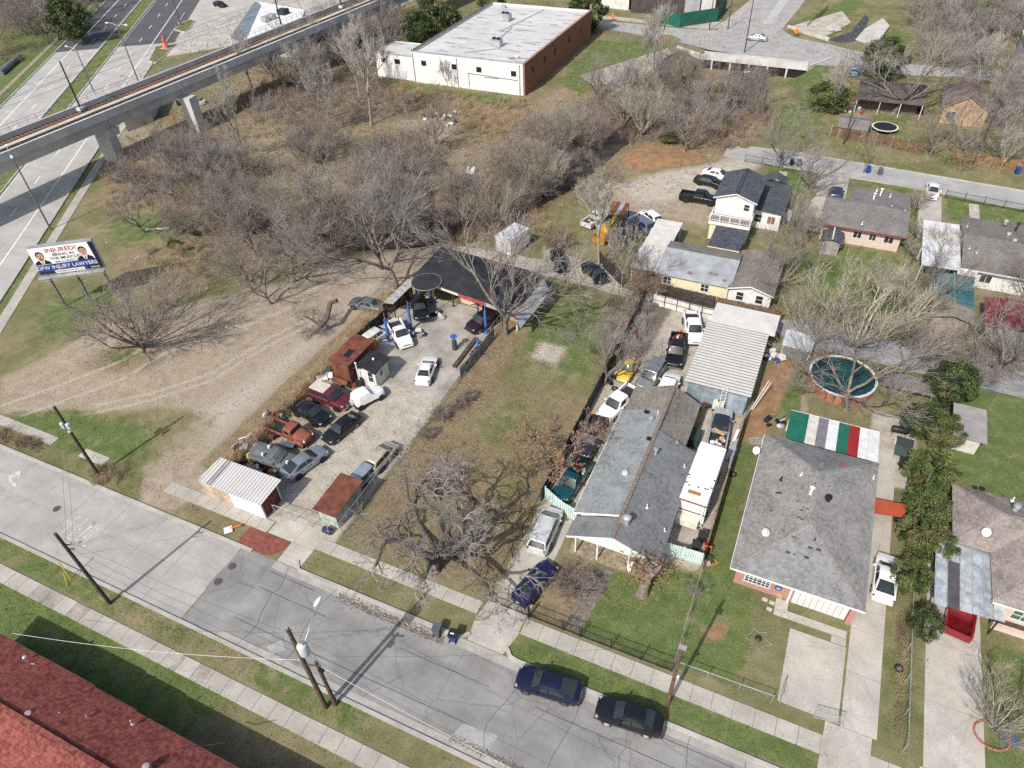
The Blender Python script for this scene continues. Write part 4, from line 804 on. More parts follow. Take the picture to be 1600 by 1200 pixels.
p = G(46, 1036, 3.1); MB().tube([(p.x, p.y, 2.9), (p.x, p.y, 3.9)], .035, 6).tube([(p.x-.5, p.y-.3, 3.1), (p.x+.5, p.y+.1, 3.2)], .03, 5).lathe((p.x-.35, p.y+.1, 3.4), [(.03, 0), (.15, .05), (.15, .2), (.03, .26)], 8).build('service_mast', METAL, t)
p = G(322, 1165, 3.0); MB().tube([(p.x-.9, p.y-.7, 3.6), (p.x, p.y, 3.05), (p.x+1.2, p.y+.6, 3.35)], .03, 5).build('antenna', DMETAL, t)
# ---- grey gabled house in the middle
t = thing('house', 'grey gabled house with mint green siding and a deep front porch', 'house', (-8.2, 36, 0))
walls(t, -11.7, -4.7, 36.2, 46.5, 0, 2.7, MINT); walls(t, -11.69, -5.9, 46.52, 53.0, 0, 2.68, MINT)
roof(t, [(-12.3, 35.9, 2.75), (-8.1, 35.9, 4.45), (-8.1, 49.6, 4.45), (-12.3, 49.6, 2.75)], SH_GREY); roof(t, [(-12.1, 49.6, 2.78), (-8.1, 49.6, 4.40), (-8.1, 53.3, 4.40), (-12.1, 53.3, 2.78)], SH_BRN)
roof(t, [(-8.1, 33.6, 4.45), (-4.1, 33.6, 2.75), (-4.1, 46.7, 2.75), (-8.1, 46.7, 4.45)], SH_GREYB); roof(t, [(-8.1, 46.72, 4.22), (-5.3, 46.72, 2.72), (-5.3, 53.3, 2.72), (-8.1, 53.3, 4.36)], SH_BRN)
roof(t, [(-12.0, 33.6, 2.48), (-8.1, 33.6, 4.20), (-8.1, 35.88, 4.20), (-12.0, 35.88, 2.48)], SH_GREYB)
fascia(t, [(-12.3, 35.86, 2.72), (-8.1, 35.86, 4.42)], WHITE, .2); fascia(t, [(-12.05, 33.55, 2.42), (-8.1, 33.55, 4.18), (-4.05, 33.55, 2.70)], WHITE, .2); fascia(t, [(-12.33, 35.9, 2.68), (-12.33, 49.6, 2.68)], WHITE, .12)
b = MB()
for i in range(48): b.cbox((-8.1, 33.75+i*.4, 4.475+.01*(i % 2)), (.34, .39, .04))
tag(b.build('ridge_shingle', M('warm_ridge_shingle', (.225, .175, .145), .9, .3, 4, fine=.2), t), kind='stuff')
gable_wall(t, -11.9, -4.4, 33.75, 2.42, 4.05, M('mint_gable', (.56, .68, .63), .7, .2, 3, col2=(.45, .56, .52)), xr=-8.1)
for u, v in ((900.6, 859), (934, 870), (980.5, 891)):
    p = G(u, v); MB().cbox((p.x, 33.95, 1.25), (.13, .13, 2.5)).build('porch_post', WHITE, t)
MB().box(-11.9, -4.6, 33.7, 36.18, 0, .12).build('porch_floor', M('leafy_porch_floor', (.33, .27, .19), .95, .3, 3, fine=.25), t)
MB().box(-6.55, -6.3, 33.75, 36.0, 0, .8).build('porch_rail', WHITE, t)
door(t, (-8.6, 36.2, 1.1), 'S'); window(t, (-10.4, 36.2, 1.5), 'S', 1.3, 1.1, 2, 2); window(t, (-6.2, 36.2, 1.5), 'S', 1.3, 1.1, 2, 2)
for y in (39, 43): window(t, (-4.7, y, 1.6), 'E', 1.0, 1.0, 1, 2); window(t, (-11.7, y+1, 1.6), 'W', 1.0, 1.0, 1, 2)
MB().cbox((-4.0, 41.6, 1.6), (.7, .8, .6)).build('air_conditioner', METAL, t)
for u, v, z, k, m in ((1017, 656, 4.05, 'turbine', None), (976.5, 743, 3.85, 'turbine', M('zinc_vent', (.50, .53, .53), .5, .1, 3)), (957, 722, 3.2, 'pipe', None), (1024, 712, 4.0, 'flue', None), (1055, 696, 3.1, 'turbine', None), (1069, 730, 3.0, 'pipe', WHITE), (1037, 630, 3.95, 'box', WHITE), (1010, 644, 4.2, 'box', BLACK), (1014, 686, 4.45, 'box', BLACK), (1038, 830, 2.9, 'pipe', WHITE), (1011, 793, 3.8, 'pipe', WHITE), (1028, 647, 4.15, 'pipe', WHITE)): vent(t, u, v, z, k, m)
p = G(979, 817, 4.3); MB().lathe((p.x, p.y, 3.9), [(.24, 0), (.24, 1.0), (.34, 1.02), (.36, 1.2), (.10, 1.36)], 16).build('chimney', METAL, t, 40); MB().cbox((p.x-.3, p.y, 4.5), (.5, .5, .3)).build('chimney_base', M('brownish_flashing', (.3, .22, .18), .8, .2, 3), t)
# ---- grey hipped house on the right
t = thing('house', 'grey hipped roof house with white garage door and striped patio roof behind', 'house', (6.2, 36, 0))
walls(t, 1.7, 10.8, 36.3, 51.2, 0, 2.7, BRK_R)
hip(t, 1.2, 11.2, 35.6, 51.6, 2.8, 4.75, SH_HIPX, SH_HIPY, 'y', 5.0)
fascia(t, [(1.2, 35.56, 2.72), (11.2, 35.56, 2.72)], WHITE, .18); fascia(t, [(1.16, 35.6, 2.72), (1.16, 51.6, 2.72)], WHITE, .12)
gd = thing('garage_door', None, None, (8.3, 36.2, 0)); gd.parent = t; gd.location = gd.location-Vector((6.2, 36, 0))
WP = M('garage_panel', (.56, .56, .55), .5, .05, 1, fine=.03)
for i in range(9):
    for j in range(5): MB().box(6.3+i*.45+.014, 6.3+(i+1)*.45-.014, 36.19, 36.27, .05+j*.47+.014, .05+(j+1)*.47-.014).build('panel', WP, gd)
MB().box(10.4, 10.85, 35.95, 36.28, 0, 2.65).build('brick_column', BRK_R, t); MB().box(5.95, 6.12, 36.0, 36.28, 0, 2.6).build('porch_post', WHITE, t)
window(t, (2.95, 36.3, 1.45), 'S', .9, 1.3, 3, 4); window(t, (3.95, 36.3, 1.45), 'S', .9, 1.3, 3, 4)
c = (5.1, 36.25, 1.25); MB().lathe(c, [(.30, .0), (.30, -.03), (.0, -.035)], 14, axis='y').build('star_ring', M('emblem_blue', (.03, .08, .22), .6, .1, 3), t)
MB().add([(c[0]+(.24 if i % 2 == 0 else .1)*math.sin(i*math.pi/5), 36.205, c[2]+(.24 if i % 2 == 0 else .1)*math.cos(i*math.pi/5)) for i in range(10)], [tuple(range(10))]).build('star', M('emblem_pale', (.35, .42, .5), .6, .1, 3), t)
for y in (40, 44, 48): window(t, (1.7, y, 1.5), 'W', 1.0, 1.1, 2, 2); window(t, (10.8, y, 1.5), 'E', 1.0, 1.1, 2, 2)
for u, v, z, k, m in ((1252, 743, 4.2, 'pipe', WHITE), (1266, 772, 4.6, 'flue', WHITE), (1220, 750, 3.8, 'pipe', BLACK), (1204, 815, 3.2, 'pipe', BLACK), (1293, 781, 4.4, 'turbine', BLACK), (1364, 748, 2.9, 'pipe', WHITE), (1284, 726, 4.1, 'box', M('dark_vent', (.16, .15, .14), .8, .1, 3)), (1316, 726, 3.8, 'box', M('red_vent', (.22, .07, .06), .8, .1, 3)), (1195, 838, 3.3, 'dish', None), (1180, 710, 3.0, 'dish', WHITE), (1272, 846, 4.2, 'pipe', BLACK)): vent(t, u, v, z, k, m)
bald = M('missing_shingle', (.055, .055, .055), .95, .2, 4)
A = Vector((6.2, 40.6, 4.75)); 
for u, v, w_ in ((1217, 770, 9), (1205, 798, 5), (1246, 783, 4), (1252, 797, 5), (1255, 793, 3), (1262, 795, 4), (1248, 808, 5), (1253, 811, 5), (1224, 830, 4), (1217, 833, 3), (1231, 863, 7), (1241, 866, 4), (1260, 871, 7), (1279, 859, 7), (1266, 856, 7), (1240, 839, 4), (1295, 760, 4), (1273, 755, 3), (1226, 822, 3)):
    # lay the patch on the roof plane it belongs to
    for it in range(4):
        z = 4.0 if it == 0 else z; p = G(u, v, z)
        z = min(2.8+(p.x-1.2)*.39, 2.8+(11.2-p.x)*.39, 2.8+(p.y-35.6)*.39)
    s = w_*.028; front = (2.8+(p.y-35.6)*.39) <= z+.001; P = []
    for dx, dy in ((-s, -s*.5), (s, -s*.45), (s*.9, s*.5), (-s*.8, s*.45)): P.append((p.x+dx, p.y+dy, z+.014+(dy*.39 if front else dx*.39)))
    MB().slab(P, .01).build('missing_shingle', bald, t)
t = thing('patio_roof', 'striped patio roof of green, white, grey and red metal panels', 'patio roof', (7.1, 54, 0))
fr = [0, .211, .327, .437, .554, .67, .785, .88, 1]; PC_ = [(.02, .145, .10), (.62, .60, .54), (.20, .20, .225), (.70, .70, .70), (.02, .145, .10), (.30, .025, .03), (.70, .70, .70), (.66, .66, .65)]
for i, c in enumerate(PC_):
    m = M('patio_panel_%d' % i if i in (1, 7) else 'patio_panel_'+'_'.join('%03d' % int(q*100) for q in c), c, .5, .12, 1.5, metal=.1, fine=.05); x0, x1 = 3.0+8.1*fr[i], 3.0+8.1*fr[i+1]; b = MB()
    b.slab([(x0+.006, 51.7, 2.86), (x1-.006, 51.7, 2.86), (x1-.006, 56.0, 2.62), (x0+.006, 56.0, 2.62)], .03)
    n_ = max(2, int((x1-x0)/.16))
    for k in range(n_): x = x0+(k+.5)*(x1-x0)/n_; b.beam((x, 51.7, 2.868), (x, 56.0, 2.628), .03, .03)
    b.build('roof_panel', m, t)
fascia(t, [(3.0, 56.03, 2.58), (11.1, 56.03, 2.58)], WHITE, .12); 
for x in (3.1, 7, 11.0): MB().box(x-.05, x+.05, 55.7, 55.8, 0, 2.55).build('post', WHITE, t)
t = thing('awning', 'orange red panel roof bridging the grey house and the hedge', 'awning', (12.5, 47, 0))
MB().slab([(11.25, 47.75, 2.35), (13.75, 48.1, 2.3), (13.65, 46.55, 2.3), (11.25, 46.0, 2.35)], .05).build('roof_panel', M('orange_red_sheet', (.36, .075, .03), .55, .1, 1, fine=.05), t)
for x, y in ((13.55, 46.7), (13.6, 47.9)): MB().box(x-.04, x+.04, y-.04, y+.04, 0, 2.25).build('post', DMETAL, t)
# ---- house with the grey carport at the right edge
t = thing('house', 'pinkish grey roofed house at the right edge with a sheet metal carport', 'house', (23, 44, 0))
walls(t, 17.6, 30, 45.4, 51.0, 0, 2.7, BRK_P); walls(t, 20.3, 30, 40.75, 45.42, 0, 2.69, BRK_P)
hip(t, 17.15, 34.0, 44.95, 51.6, 2.8, 4.15, SH_PNKX, SH_PNKY, 'x', 3.3); hip(t, 19.85, 31.2, 40.25, 51.6, 2.82, 4.9, SH_PNKX, SH_PNKY, 'y', 5.6)
fascia(t, [(19.85, 40.2, 2.74), (31, 40.2, 2.74)], WHITE, .15)
window(t, (22.3, 40.75, 1.55), 'S', 1.3, 1.1, 2, 2, M('green_tinted_glass', (.06, .13, .11), .15, .2, 3, spec=.5)); window(t, (25.5, 40.75, 1.5), 'S', 1.3, 1.1, 2, 2)
for u, v, z, k, m in ((1534, 792, 3.3, 'box', WHITE), (1582, 782, 3.4, 'pipe', WHITE), (1587, 795, 3.8, 'turbine', None), (1537, 838, 3.3, 'dish', WHITE), (1534, 764, 2.9, 'box', BLACK)): vent(t, u, v, z, k, m)
MB().box(20.6, 27, 39.9, 40.2, 0, .55).build('planter_wall', BRK_P, t); MB().box(20.6, 27, 40.2, 40.7, .0, .5).build('planter_bed', M('bed_soil', (.09, .06, .05), .95, .3, 4), t)
t = thing('carport', 'weathered grey sheet metal carport over the red pickup', 'carport', (18, 42, 0))
CPM = [M('weathered_sheet_'+k, c, .55, .25, 1.2, metal=.15, bump=.1, bscale=10, fine=.15) for k, c in (('a', (.40, .44, .47)), ('b', (.36, .38, .40)), ('c', (.44, .45, .45)))]; DKP = M('dark_sheet', (.085, .082, .088), .7, .2, 1, fine=.1)
xs_ = [16.0, 16.85, 17.75, 18.6, 19.35, 20.0, 20.75]
for i, (a, c) in enumerate(zip(xs_[:-1], xs_[1:])):
    top = 45.1-.02*i; y0 = 38.7+.06*i
    if i == 1:
        MB().slab([(a+.01, 43.2, 2.52), (c-.01, 43.2, 2.52), (c-.01, top, 2.62), (a+.01, top, 2.62)], .03).build('roof_panel', CPM[0], t); MB().slab([(a+.01, y0, 2.40), (c-.01, y0, 2.40), (c-.01, 43.19, 2.52), (a+.01, 43.19, 2.52)], .03).build('roof_panel', DKP, t)
    else: MB().slab([(a+.01, y0, 2.40), (c-.01, y0, 2.40), (c-.01, top if i < 5 else 40.4, 2.62), (a+.01, top if i < 5 else 40.4, 2.62)], .03).build('roof_panel', CPM[i % 3], t)
    MB().beam((a, y0, 2.43), (a, top, 2.65), .06, .05).build('seam', METAL, t)
for x, y in ((16.1, 38.9), (16.1, 42), (16.1, 45), (20.5, 39.3)): MB().box(x-.05, x+.05, y-.05, y+.05, 0, 2.4).build('post', DMETAL, t)
# ---- the ribbed white carport workshop
t = thing('carport', 'big white ribbed metal roof over a blue grey sheet workshop', 'carport', (-4.2, 63, 0))
RIBW = M('ribbed_white_metal', (.56, .545, .525), .5, .05, .6, metal=.1, fine=.03); BLUS = M('blue_grey_sheet', (.30, .37, .41), .5, .25, 1.2, metal=.2, fine=.12)
MB().slab([(-7.65, 56.05, 2.85), (-.95, 56.05, 2.85), (-.95, 66.7, 3.1), (-7.65, 66.7, 3.1)], .04).build('roof_valley', M('shaded_valley_metal', (.20, .19, .18), .7, .15, 1), t); b = MB()  # valley colour darkened to paint in the shade between the ribs
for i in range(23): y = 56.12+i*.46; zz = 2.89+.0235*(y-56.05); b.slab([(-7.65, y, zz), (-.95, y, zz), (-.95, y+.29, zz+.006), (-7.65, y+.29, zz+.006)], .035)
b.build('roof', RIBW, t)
b = MB(); b.slab([(-7.5, 66.72, 3.0), (-.35, 66.72, 3.0), (-.35, 70.8, 3.02), (-7.5, 70.8, 3.02)], .05)
for i in range(12): y = 66.9+i*.33; b.slab([(-7.5, y, 3.03), (-.35, y, 3.03), (-.35, y+.04, 3.03), (-7.5, y+.04, 3.03)], .03)
b.build('roof', RIBW, t)
for i in range(8):
    x0, x1 = -7.3+i*.76, -7.3+(i+1)*.76; b = MB(); b.box(x0+.005, x1-.005, 56.35, 56.4, 0, 2.8)
    for k in range(4): b.box(x0+.1+k*.19, x0+.14+k*.19, 56.33, 56.352, 0, 2.8)
    b.build('wall_sheet', BLUS, t)
for x in (-7.2, -1.4): MB().box(x-.03, x+.03, 56.45, 70, 0, 2.75).build('wall', TIN, t)
MB().slab([(-3.0, 55.95, .35), (-1.3, 55.95, .35), (-1.3, 56.3, 2.3), (-3.0, 56.3, 2.3)], .03).build('leaning_sheet', BLUS, t)
# ---- workshop yard
t = thing('shed', 'long white ribbed roof shed on the sidewalk with an open red brown end', 'shed', (-42, 27.4, 0))
MB().box(-45.9, -42.6, 26.25, 26.4, 0, 2.55).build('wall', M('raw_plywood', (.46, .355, .27), .85, .2, 1.5, fine=.1), t); MB().box(-42.58, -38.8, 26.25, 26.4, 0, 2.55).build('wall', WHITE, t); MB().box(-45.9, -38.9, 28.6, 28.75, 0, 2.5).build('wall', DWHITE, t); MB().box(-45.9, -45.75, 26.42, 28.58, 0, 2.5).build('wall', DWHITE, t)
RB = M('red_brown_door', (.16, .045, .035), .7, .2, 1.5); MB().box(-39.05, -38.9, 26.5, 27.5, .05, 2.3).build('door', RB, t); MB().box(-39.05, -38.9, 27.55, 28.55, .05, 2.3).build('door', RB, t)
b = MB(); b.slab([(-45.5, 25.9, 2.66), (-38.3, 25.9, 2.66), (-38.3, 28.95, 2.86), (-45.5, 28.95, 2.86)], .04)
for i in range(21): x = -45.4+i*.34; b.beam((x, 25.9, 2.69), (x, 28.95, 2.89), .09, .07)
b.build('roof', RIBW, t); MB().slab([(-44.6, 25.95, 2.705), (-44.1, 25.95, 2.705), (-44.1, 28.9, 2.905), (-44.6, 28.9, 2.905)], .03).build('skylight', M('grey_skylight', (.2, .2, .2), .5, .2, 2), t)
t = thing('shed', 'rust roofed pale green shed by the yard gate', 'shed', (-32.9, 29.8, 0))
PGR = M('pale_green_wall', (.40, .46, .40), .8, .25, 1.5, fine=.1); walls(t, -33.8, -31.9, 28.0, 31.9, 0, 2.25, PGR)
b = MB(); b.slab([(-34.0, 27.65, 2.32), (-31.5, 27.65, 2.32), (-31.5, 32.1, 2.42), (-34.0, 32.1, 2.42)], .05).build('roof', RUST, t)
fascia(t, [(-34.0, 27.63, 2.3), (-31.5, 27.63, 2.3)], RUST, .1)
t = thing('hut', 'small white hut with a black roof beside the rusted container', 'hut', (-40, 46.7, 0))
walls(t, -41.3, -38.9, 45.5, 48.0, 0, 2.3, SIDING)
roof(t, [(-41.6, 45.2, 2.35), (-40.1, 45.2, 2.85), (-40.1, 48.3, 2.85), (-41.6, 48.3, 2.35)], MEMB, .08); roof(t, [(-40.1, 45.2, 2.85), (-38.6, 45.2, 2.35), (-38.6, 48.3, 2.35), (-40.1, 48.3, 2.85)], MEMB, .08)
gable_wall(t, -41.3, -38.9, 45.5, 2.28, 2.74, SIDING, xr=-40.1); window(t, (-39.5, 45.5, 1.5), 'S', .6, 1.4, 1, 2); door(t, (-40.6, 45.5, 1.05), 'S', .8, 2.0); window(t, (-38.9, 46.6, 1.4), 'E', .6, .6, 1, 1, M('reddish_notice', (.3, .14, .11), .6, .2, 4)); door(t, (-38.9, 47.6, 1.05), 'E', .7, 2.0, M('cream_door', (.55, .54, .38), .6, .1, 2))
MB().tube([(-40.8, 45.1, 0), (-40.85, 45.1, 3.3)], .07, 8).lathe((-40.85, 45.1, 3.3), [(.1, 0), (.13, .12), (.04, .2)], 8).build('vent_pipe', WHITE, t, 40); MB().lathe((-39.8, 46.9, 2.7), [(.08, 0), (.1, .2), (.16, .22), (.05, .34)], 8).build('roof_vent', WHITE, t, 40)
t = thing('container', 'rusted steel box body standing by the scrub fence of the workshop yard', 'container', (-42.9, 47.3, 0))
MB().prism([(-44.2, 45.0), (-41.7, 44.75), (-41.55, 49.5), (-44.1, 49.8)], .35, 2.9).build('body', RUST, t)
MB().slab([(-44.3, 44.9, 2.98), (-41.6, 44.62, 2.98), (-41.45, 49.6, 2.98), (-44.2, 49.9, 2.98)], .08).build('roof', RUST, t); MB().slab([(-43.2, 46.0, 3.0), (-42.4, 45.95, 3.0), (-42.4, 47.3, 3.0), (-43.2, 47.35, 3.0)], .02).build('roof_hatch', BLACK, t)
MB().lathe((-42.7, 48.2, 2.98), [(.3, 0), (.3, .05), (.2, .06)], 14).build('roof_ring', RUST, t); MB().tube([(-44.0, 44.6, .55), (-41.9, 44.4, .55)], .35, 10).build('tank', RUST, t, 40)
t = thing('workshop', 'repair workshop under a wide black flat roof with a white and red fascia', 'workshop', (-36, 64, 0))
PX_ = [(-43.5, 61.9), (-28.6, 59.6), (-28.3, 67.9), (-43.3, 69.1)]
roof(t, [(*p, 3.5+(.25 if p[1] > 65 else 0)) for p in PX_], MEMB, .16)
MB().slab([(-28.5, 59.7, 3.2), (-27.3, 58.6, 2.3), (-26.9, 66.6, 2.3), (-28.2, 67.8, 3.2)], .05).build('side_roof', TIN, t)
for a, c, m in (((-42.9, 62.0), (-40, 61.6), TIN), ((-40, 61.45), (-36.6, 60.9), M('cream_fascia', (.58, .55, .46), .7, .15, 2)), ((-36.58, 60.9), (-32.5, 60.2), M('faded_red_fascia', (.33, .075, .07), .7, .2, 2)), ((-32.48, 60.2), (-28.7, 59.6), TIN)): MB().beam((*a, 3.2), (*c, 3.2), .08, .5).build('fascia', m, t)
MB().beam((-43.2, 68.9, 1.7), (-28.5, 67.8, 1.7), .16, 3.4).build('wall', DWHITE, t); MB().beam((-43.3, 62.3, 1.7), (-43.2, 68.8, 1.7), .16, 3.4).build('wall', DWHITE, t); MB().beam((-28.7, 60.5, 1.6), (-28.5, 67.6, 1.6), .16, 3.2).build('wall', DWHITE, t)
MB().beam((-38, 63.6, 1.2), (-34.6, 63.1, 1.2), .16, 2.4).build('wall', M('peeling_orange_wall', (.46, .27, .19), .85, .3, 1.2, col2=(.56, .48, .40)), t); MB().beam((-32.5, 62.8, 1.2), (-29.2, 62.3, 1.2), .16, 2.4).build('wall', M('tan_wall', (.46, .33, .22), .85, .2, 1.2), t)
for x, y in ((-38.2, 62.2), (-34.4, 61.6), (-30.8, 61.0), (-42.8, 62.6)): MB().box(x-.07, x+.07, y-.07, y+.07, 0, 3.3).build('post', DMETAL, t)
t = thing('round_canopy', 'round black canopy disc at the corner of the workshop roof', 'canopy', (-41.1, 61.2, 0))
MB().lathe((-41.1, 61.2, 3.72), [(.02, -.06), (1.85, -.06), (1.85, .02), (.02, .06)], 40).build('disc', MEMB, t); MB().lathe((-41.1, 61.2, 3.66), [(1.84, 0), (1.92, 0), (1.92, .07), (1.86, .07)], 40).build('rim', M('pale_rim', (.27, .25, .22), .7, .1, 2), t)
for x, y in ((-42.3, 60.4), (-39.8, 60.4)): MB().tube([(x, y, 0), (x, y, 3.66)], .05, 6).build('post', DMETAL, t)
t = thing('awning', 'narrow awning of pale sheets along the workshop yard fence', 'awning', (-44.2, 59.8, 0))
for i in range(8):
    y = 57.0+i*.7; MB().slab([(-44.95+i*.02, y+.03, 2.35), (-43.55+i*.02, y+.03, 2.5), (-43.55+i*.02, y+.67, 2.5), (-44.95+i*.02, y+.67, 2.35)], .03).build('roof_panel', M('cloudy_sheet', (.40, .40, .39), .4, .3, 2, fine=.1), t)
for y in (57.2, 59.8, 62.4): MB().box(-43.7, -43.6, y-.05, y+.05, 0, 2.42).build('post', DMETAL, t)
t = thing('trailer', 'white enclosed trailer parked behind the black workshop roof', 'trailer', G(799, 385))
pl = [(-38.6, 75.6), (-36.0, 74.9), (-35.0, 79.1), (-37.6, 79.8)]
MB().prism(pl, .55, 2.75).build('body', DWHITE, t); MB().slab([(p[0], p[1], 2.82) for p in pl], .06).build('roof', M('grey_white_roof', (.52, .55, .57), .6, .15, 1), t)
for x, y in ((-38.2, 77.3), (-35.6, 76.6)): MB().lathe((x, y, .35), [(.35, -.12), (.35, .12)], 14, axis='x').build('wheel', RUBBER, t)
MB().beam((-37.5, 75.2, .5), (-38.2, 73.4, .45), .12, .1).build('drawbar', DMETAL, t)
# ---- warehouse
t = thing('warehouse', 'white and brown brick warehouse with a broad patchy white flat roof', 'warehouse', (-71, 150, 0))
MB().box(-84.2, -58.9, 131.5, 131.8, 0, 6.2).build('wall', WHITE, t); MB().box(-58.88, -58.5, 131.5, 170.6, 0, 6.25).build('wall', BRK_O, t); MB().box(-84.2, -83.9, 131.85, 170.6, 0, 6.2).build('wall', DWHITE, t); MB().box(-83.88, -58.9, 170.3, 170.6, 0, 6.2).build('wall', DWHITE, t)
WR = M('patchy_white_roof', (.50, .50, .495), .85, .05, .12, col2=(.44, .435, .425), fine=.06)
rn = WR.node_tree.nodes; rl = WR.node_tree.links; bs_ = rn['Principled BSDF']; old = bs_.inputs['Base Color'].links[0].from_socket
tcn = rn.new('ShaderNodeTexCoord'); mpn = rn.new('ShaderNodeMapping'); mpn.inputs['Scale'].default_value = (.12, .5, 1); rl.new(tcn.outputs['Object'], mpn.inputs[0]); nz = rn.new('ShaderNodeTexNoise'); nz.inputs['Scale'].default_value = 1.6; nz.inputs['Detail'].default_value = 6; nz.inputs['Roughness'].default_value = .7; rl.new(mpn.outputs[0], nz.inputs[0])
mpr = rn.new('ShaderNodeMapRange'); mpr.inputs[1].default_value = .55; mpr.inputs[2].default_value = .63; rl.new(nz.outputs[0], mpr.inputs[0]); mxn = rn.new('ShaderNodeMix'); mxn.data_type = 'RGBA'; mxn.inputs[7].default_value = (.20, .17, .16, 1); rl.new(mpr.outputs[0], mxn.inputs[0]); rl.new(old, mxn.inputs[6]); rl.new(mxn.outputs[2], bs_.inputs['Base Color'])
MB().slab([(-83.9, 131.8, 5.75), (-58.9, 131.8, 5.75), (-58.9, 170.3, 5.75), (-83.9, 170.3, 5.75)], .2).build('roof', WR, t)
b = MB(); b.box(-84.3, -58.9, 131.40, 131.82, 6.2, 6.28); b.build('coping', TIN, t); MB().box(-84.35, -83.85, 131.83, 170.7, 6.2, 6.32).build('coping', M('brown_coping', (.13, .105, .095), .8, .2, 2), t); MB().box(-58.9, -58.4, 131.4, 170.7, 6.25, 6.33).build('coping', M('pale_brick_coping', (.33, .2, .15), .8, .2, 2), t)
walls(t, -93.6, -84.22, 132.0, 140.5, 0, 4.9, WHITE); MB().slab([(-93.4, 132.2, 4.75), (-84.3, 132.2, 4.75), (-84.3, 140.3, 4.75), (-93.4, 140.3, 4.75)], .15).build('roof', WR, t)
MB().box(-93.7, -84.22, 131.93, 132.2, 4.9, 5.0).build('coping', TIN, t)
SLOT = M('dark_opening', (.02, .02, .022), .4, .1, 2)
for x in (-81.4, -74.2, -68.6, -60.9): window(t, (x, 131.5, 4.1), 'S', 1.0, .85, 2, 1, SLOT, DMETAL)
for x in (-91.5, -88.2): window(t, (x, 132.0, 3.6), 'S', 1.2, .8, 3, 1, SLOT, DMETAL)
for y in (135.5, 142, 147.5, 156, 163.5): window(t, (-58.5, y, 3.9), 'E', .9, 1.1, 1, 1, SLOT, DMETAL)
for x in (-83.9, -73.6, -59.6): MB().tube([(x, 131.4, 0), (x, 131.4, 5.9)], .09, 6).build('downpipe', M('stained_pipe', (.36, .36, .36), .6, .3, 2), t)
MB().tube([(-71.2, 131.42, 3.2), (-60.0, 131.42, 2.9)], .05, 5).tube([(-71.0, 131.42, 3.2), (-71.0, 131.42, .6)], .05, 5).tube([(-67.5, 131.42, 2.8), (-64.2, 131.42, 2.8)], .05, 5).build('conduit', DMETAL, t)
for u, v, s, m in ((776, 72, 2.2, METAL), (790, 32, 2.4, METAL), (787, 12, 1.0, METAL), (808, 90, .6, WHITE)):
    p = G(u, v, 5.8); b = MB(); b.cbox((p.x, p.y, 5.8+s*.32), (s, s*.75, s*.62)); o = b.build('rooftop_unit', m, t)
    if s > 2: MB().lathe((p.x-.5, p.y, 5.8+s*.63), [(.4, 0), (.4, .3), (.1, .3)], 12).lathe((p.x+.5, p.y, 5.8+s*.63), [(.4, 0), (.4, .3), (.1, .3)], 12).build('fan_hood', BLACK, o)
b = MB()
for u0, v0, u1, v1 in ((725, 82, 782, 75), (783, 48, 850, 15), (778, 62, 800, 42)): b.tube([G(u0, v0, 5.9), G(u1, v1, 5.9)], .07, 5)
b.build('roof_pipe', M('grey_conduit', (.35, .35, .34), .7, .2, 2), t)
# ---- white two storey house and its neighbours
t = thing('house', 'white two storey house with a slate grey gable roof and rear balcony', 'house', (-10, 95, 0))
walls(t, -12.5, -7.4, 92.0, 99.6, 0, 5.4, SIDING); walls(t, -12.5, -7.4, 89.9, 91.98, 0, 2.7, YELW); MB().slab([(-12.7, 89.7, 2.85), (-7.2, 89.7, 2.85), (-7.2, 91.98, 2.85), (-12.7, 91.98, 2.85)], .14).build('balcony_floor', M('brown_deck', (.22, .19, .165), .85, .2, 2), t)
roof(t, [(-12.9, 91.7, 5.35), (-9.95, 91.7, 6.35), (-9.95, 100.0, 6.35), (-12.9, 100.0, 5.35)], SH_SLATE); roof(t, [(-9.95, 91.7, 6.35), (-7.0, 91.7, 5.35), (-7.0, 100.0, 5.35), (-9.95, 100.0, 6.35)], SH_SLATE)
gable_wall(t, -12.5, -7.4, 92.0, 5.38, 6.2, SIDING, xr=-9.95); fascia(t, [(-12.9, 91.66, 5.28), (-9.95, 91.66, 6.28), (-7.0, 91.66, 5.28)], WHITE, .14)
b = MB()
for i in range(14): b.beam((-10.15, 91.8+i*.6, 6.32), (-9.75, 91.8+i*.6, 6.32), .08, .05)
b.beam((-10.15, 91.7, 6.36), (-10.15, 100, 6.36), .04, .04); b.beam((-9.75, 91.7, 6.36), (-9.75, 100, 6.36), .04, .04); b.build('ridge_vent', BLACK, t)
door(t, (-11.4, 92.0, 3.95), 'S', .95, 2.1); window(t, (-8.3, 92.0, 4.4), 'S', .7, .9, 1, 2); window(t, (-9.0, 89.9, 1.5), 'S', .6, .6, 1, 1)
MB().box(-12.72, -7.18, 89.66, 89.69, 2.4, 2.86).build('rim_board', WHITE, t)
b = MB()
for x in np.linspace(-12.65, -7.25, 5): b.box(x-.05, x+.05, 89.7, 89.8, 2.86, 3.85)
b.box(-12.65, -7.25, 89.68, 89.82, 3.85, 3.93); b.box(-12.65, -7.25, 89.73, 89.78, 3.0, 3.06)
for x in np.arange(-12.5, -7.3, .22): b.box(x-.015, x+.015, 89.73, 89.77, 3.06, 3.85)
for y in (90.4, 91.1, 91.8): b.box(-12.68, -12.6, y, y+.07, 2.86, 3.9); b.box(-7.28, -7.2, y, y+.07, 2.86, 3.9)
b.build('balustrade', WHITE, t)
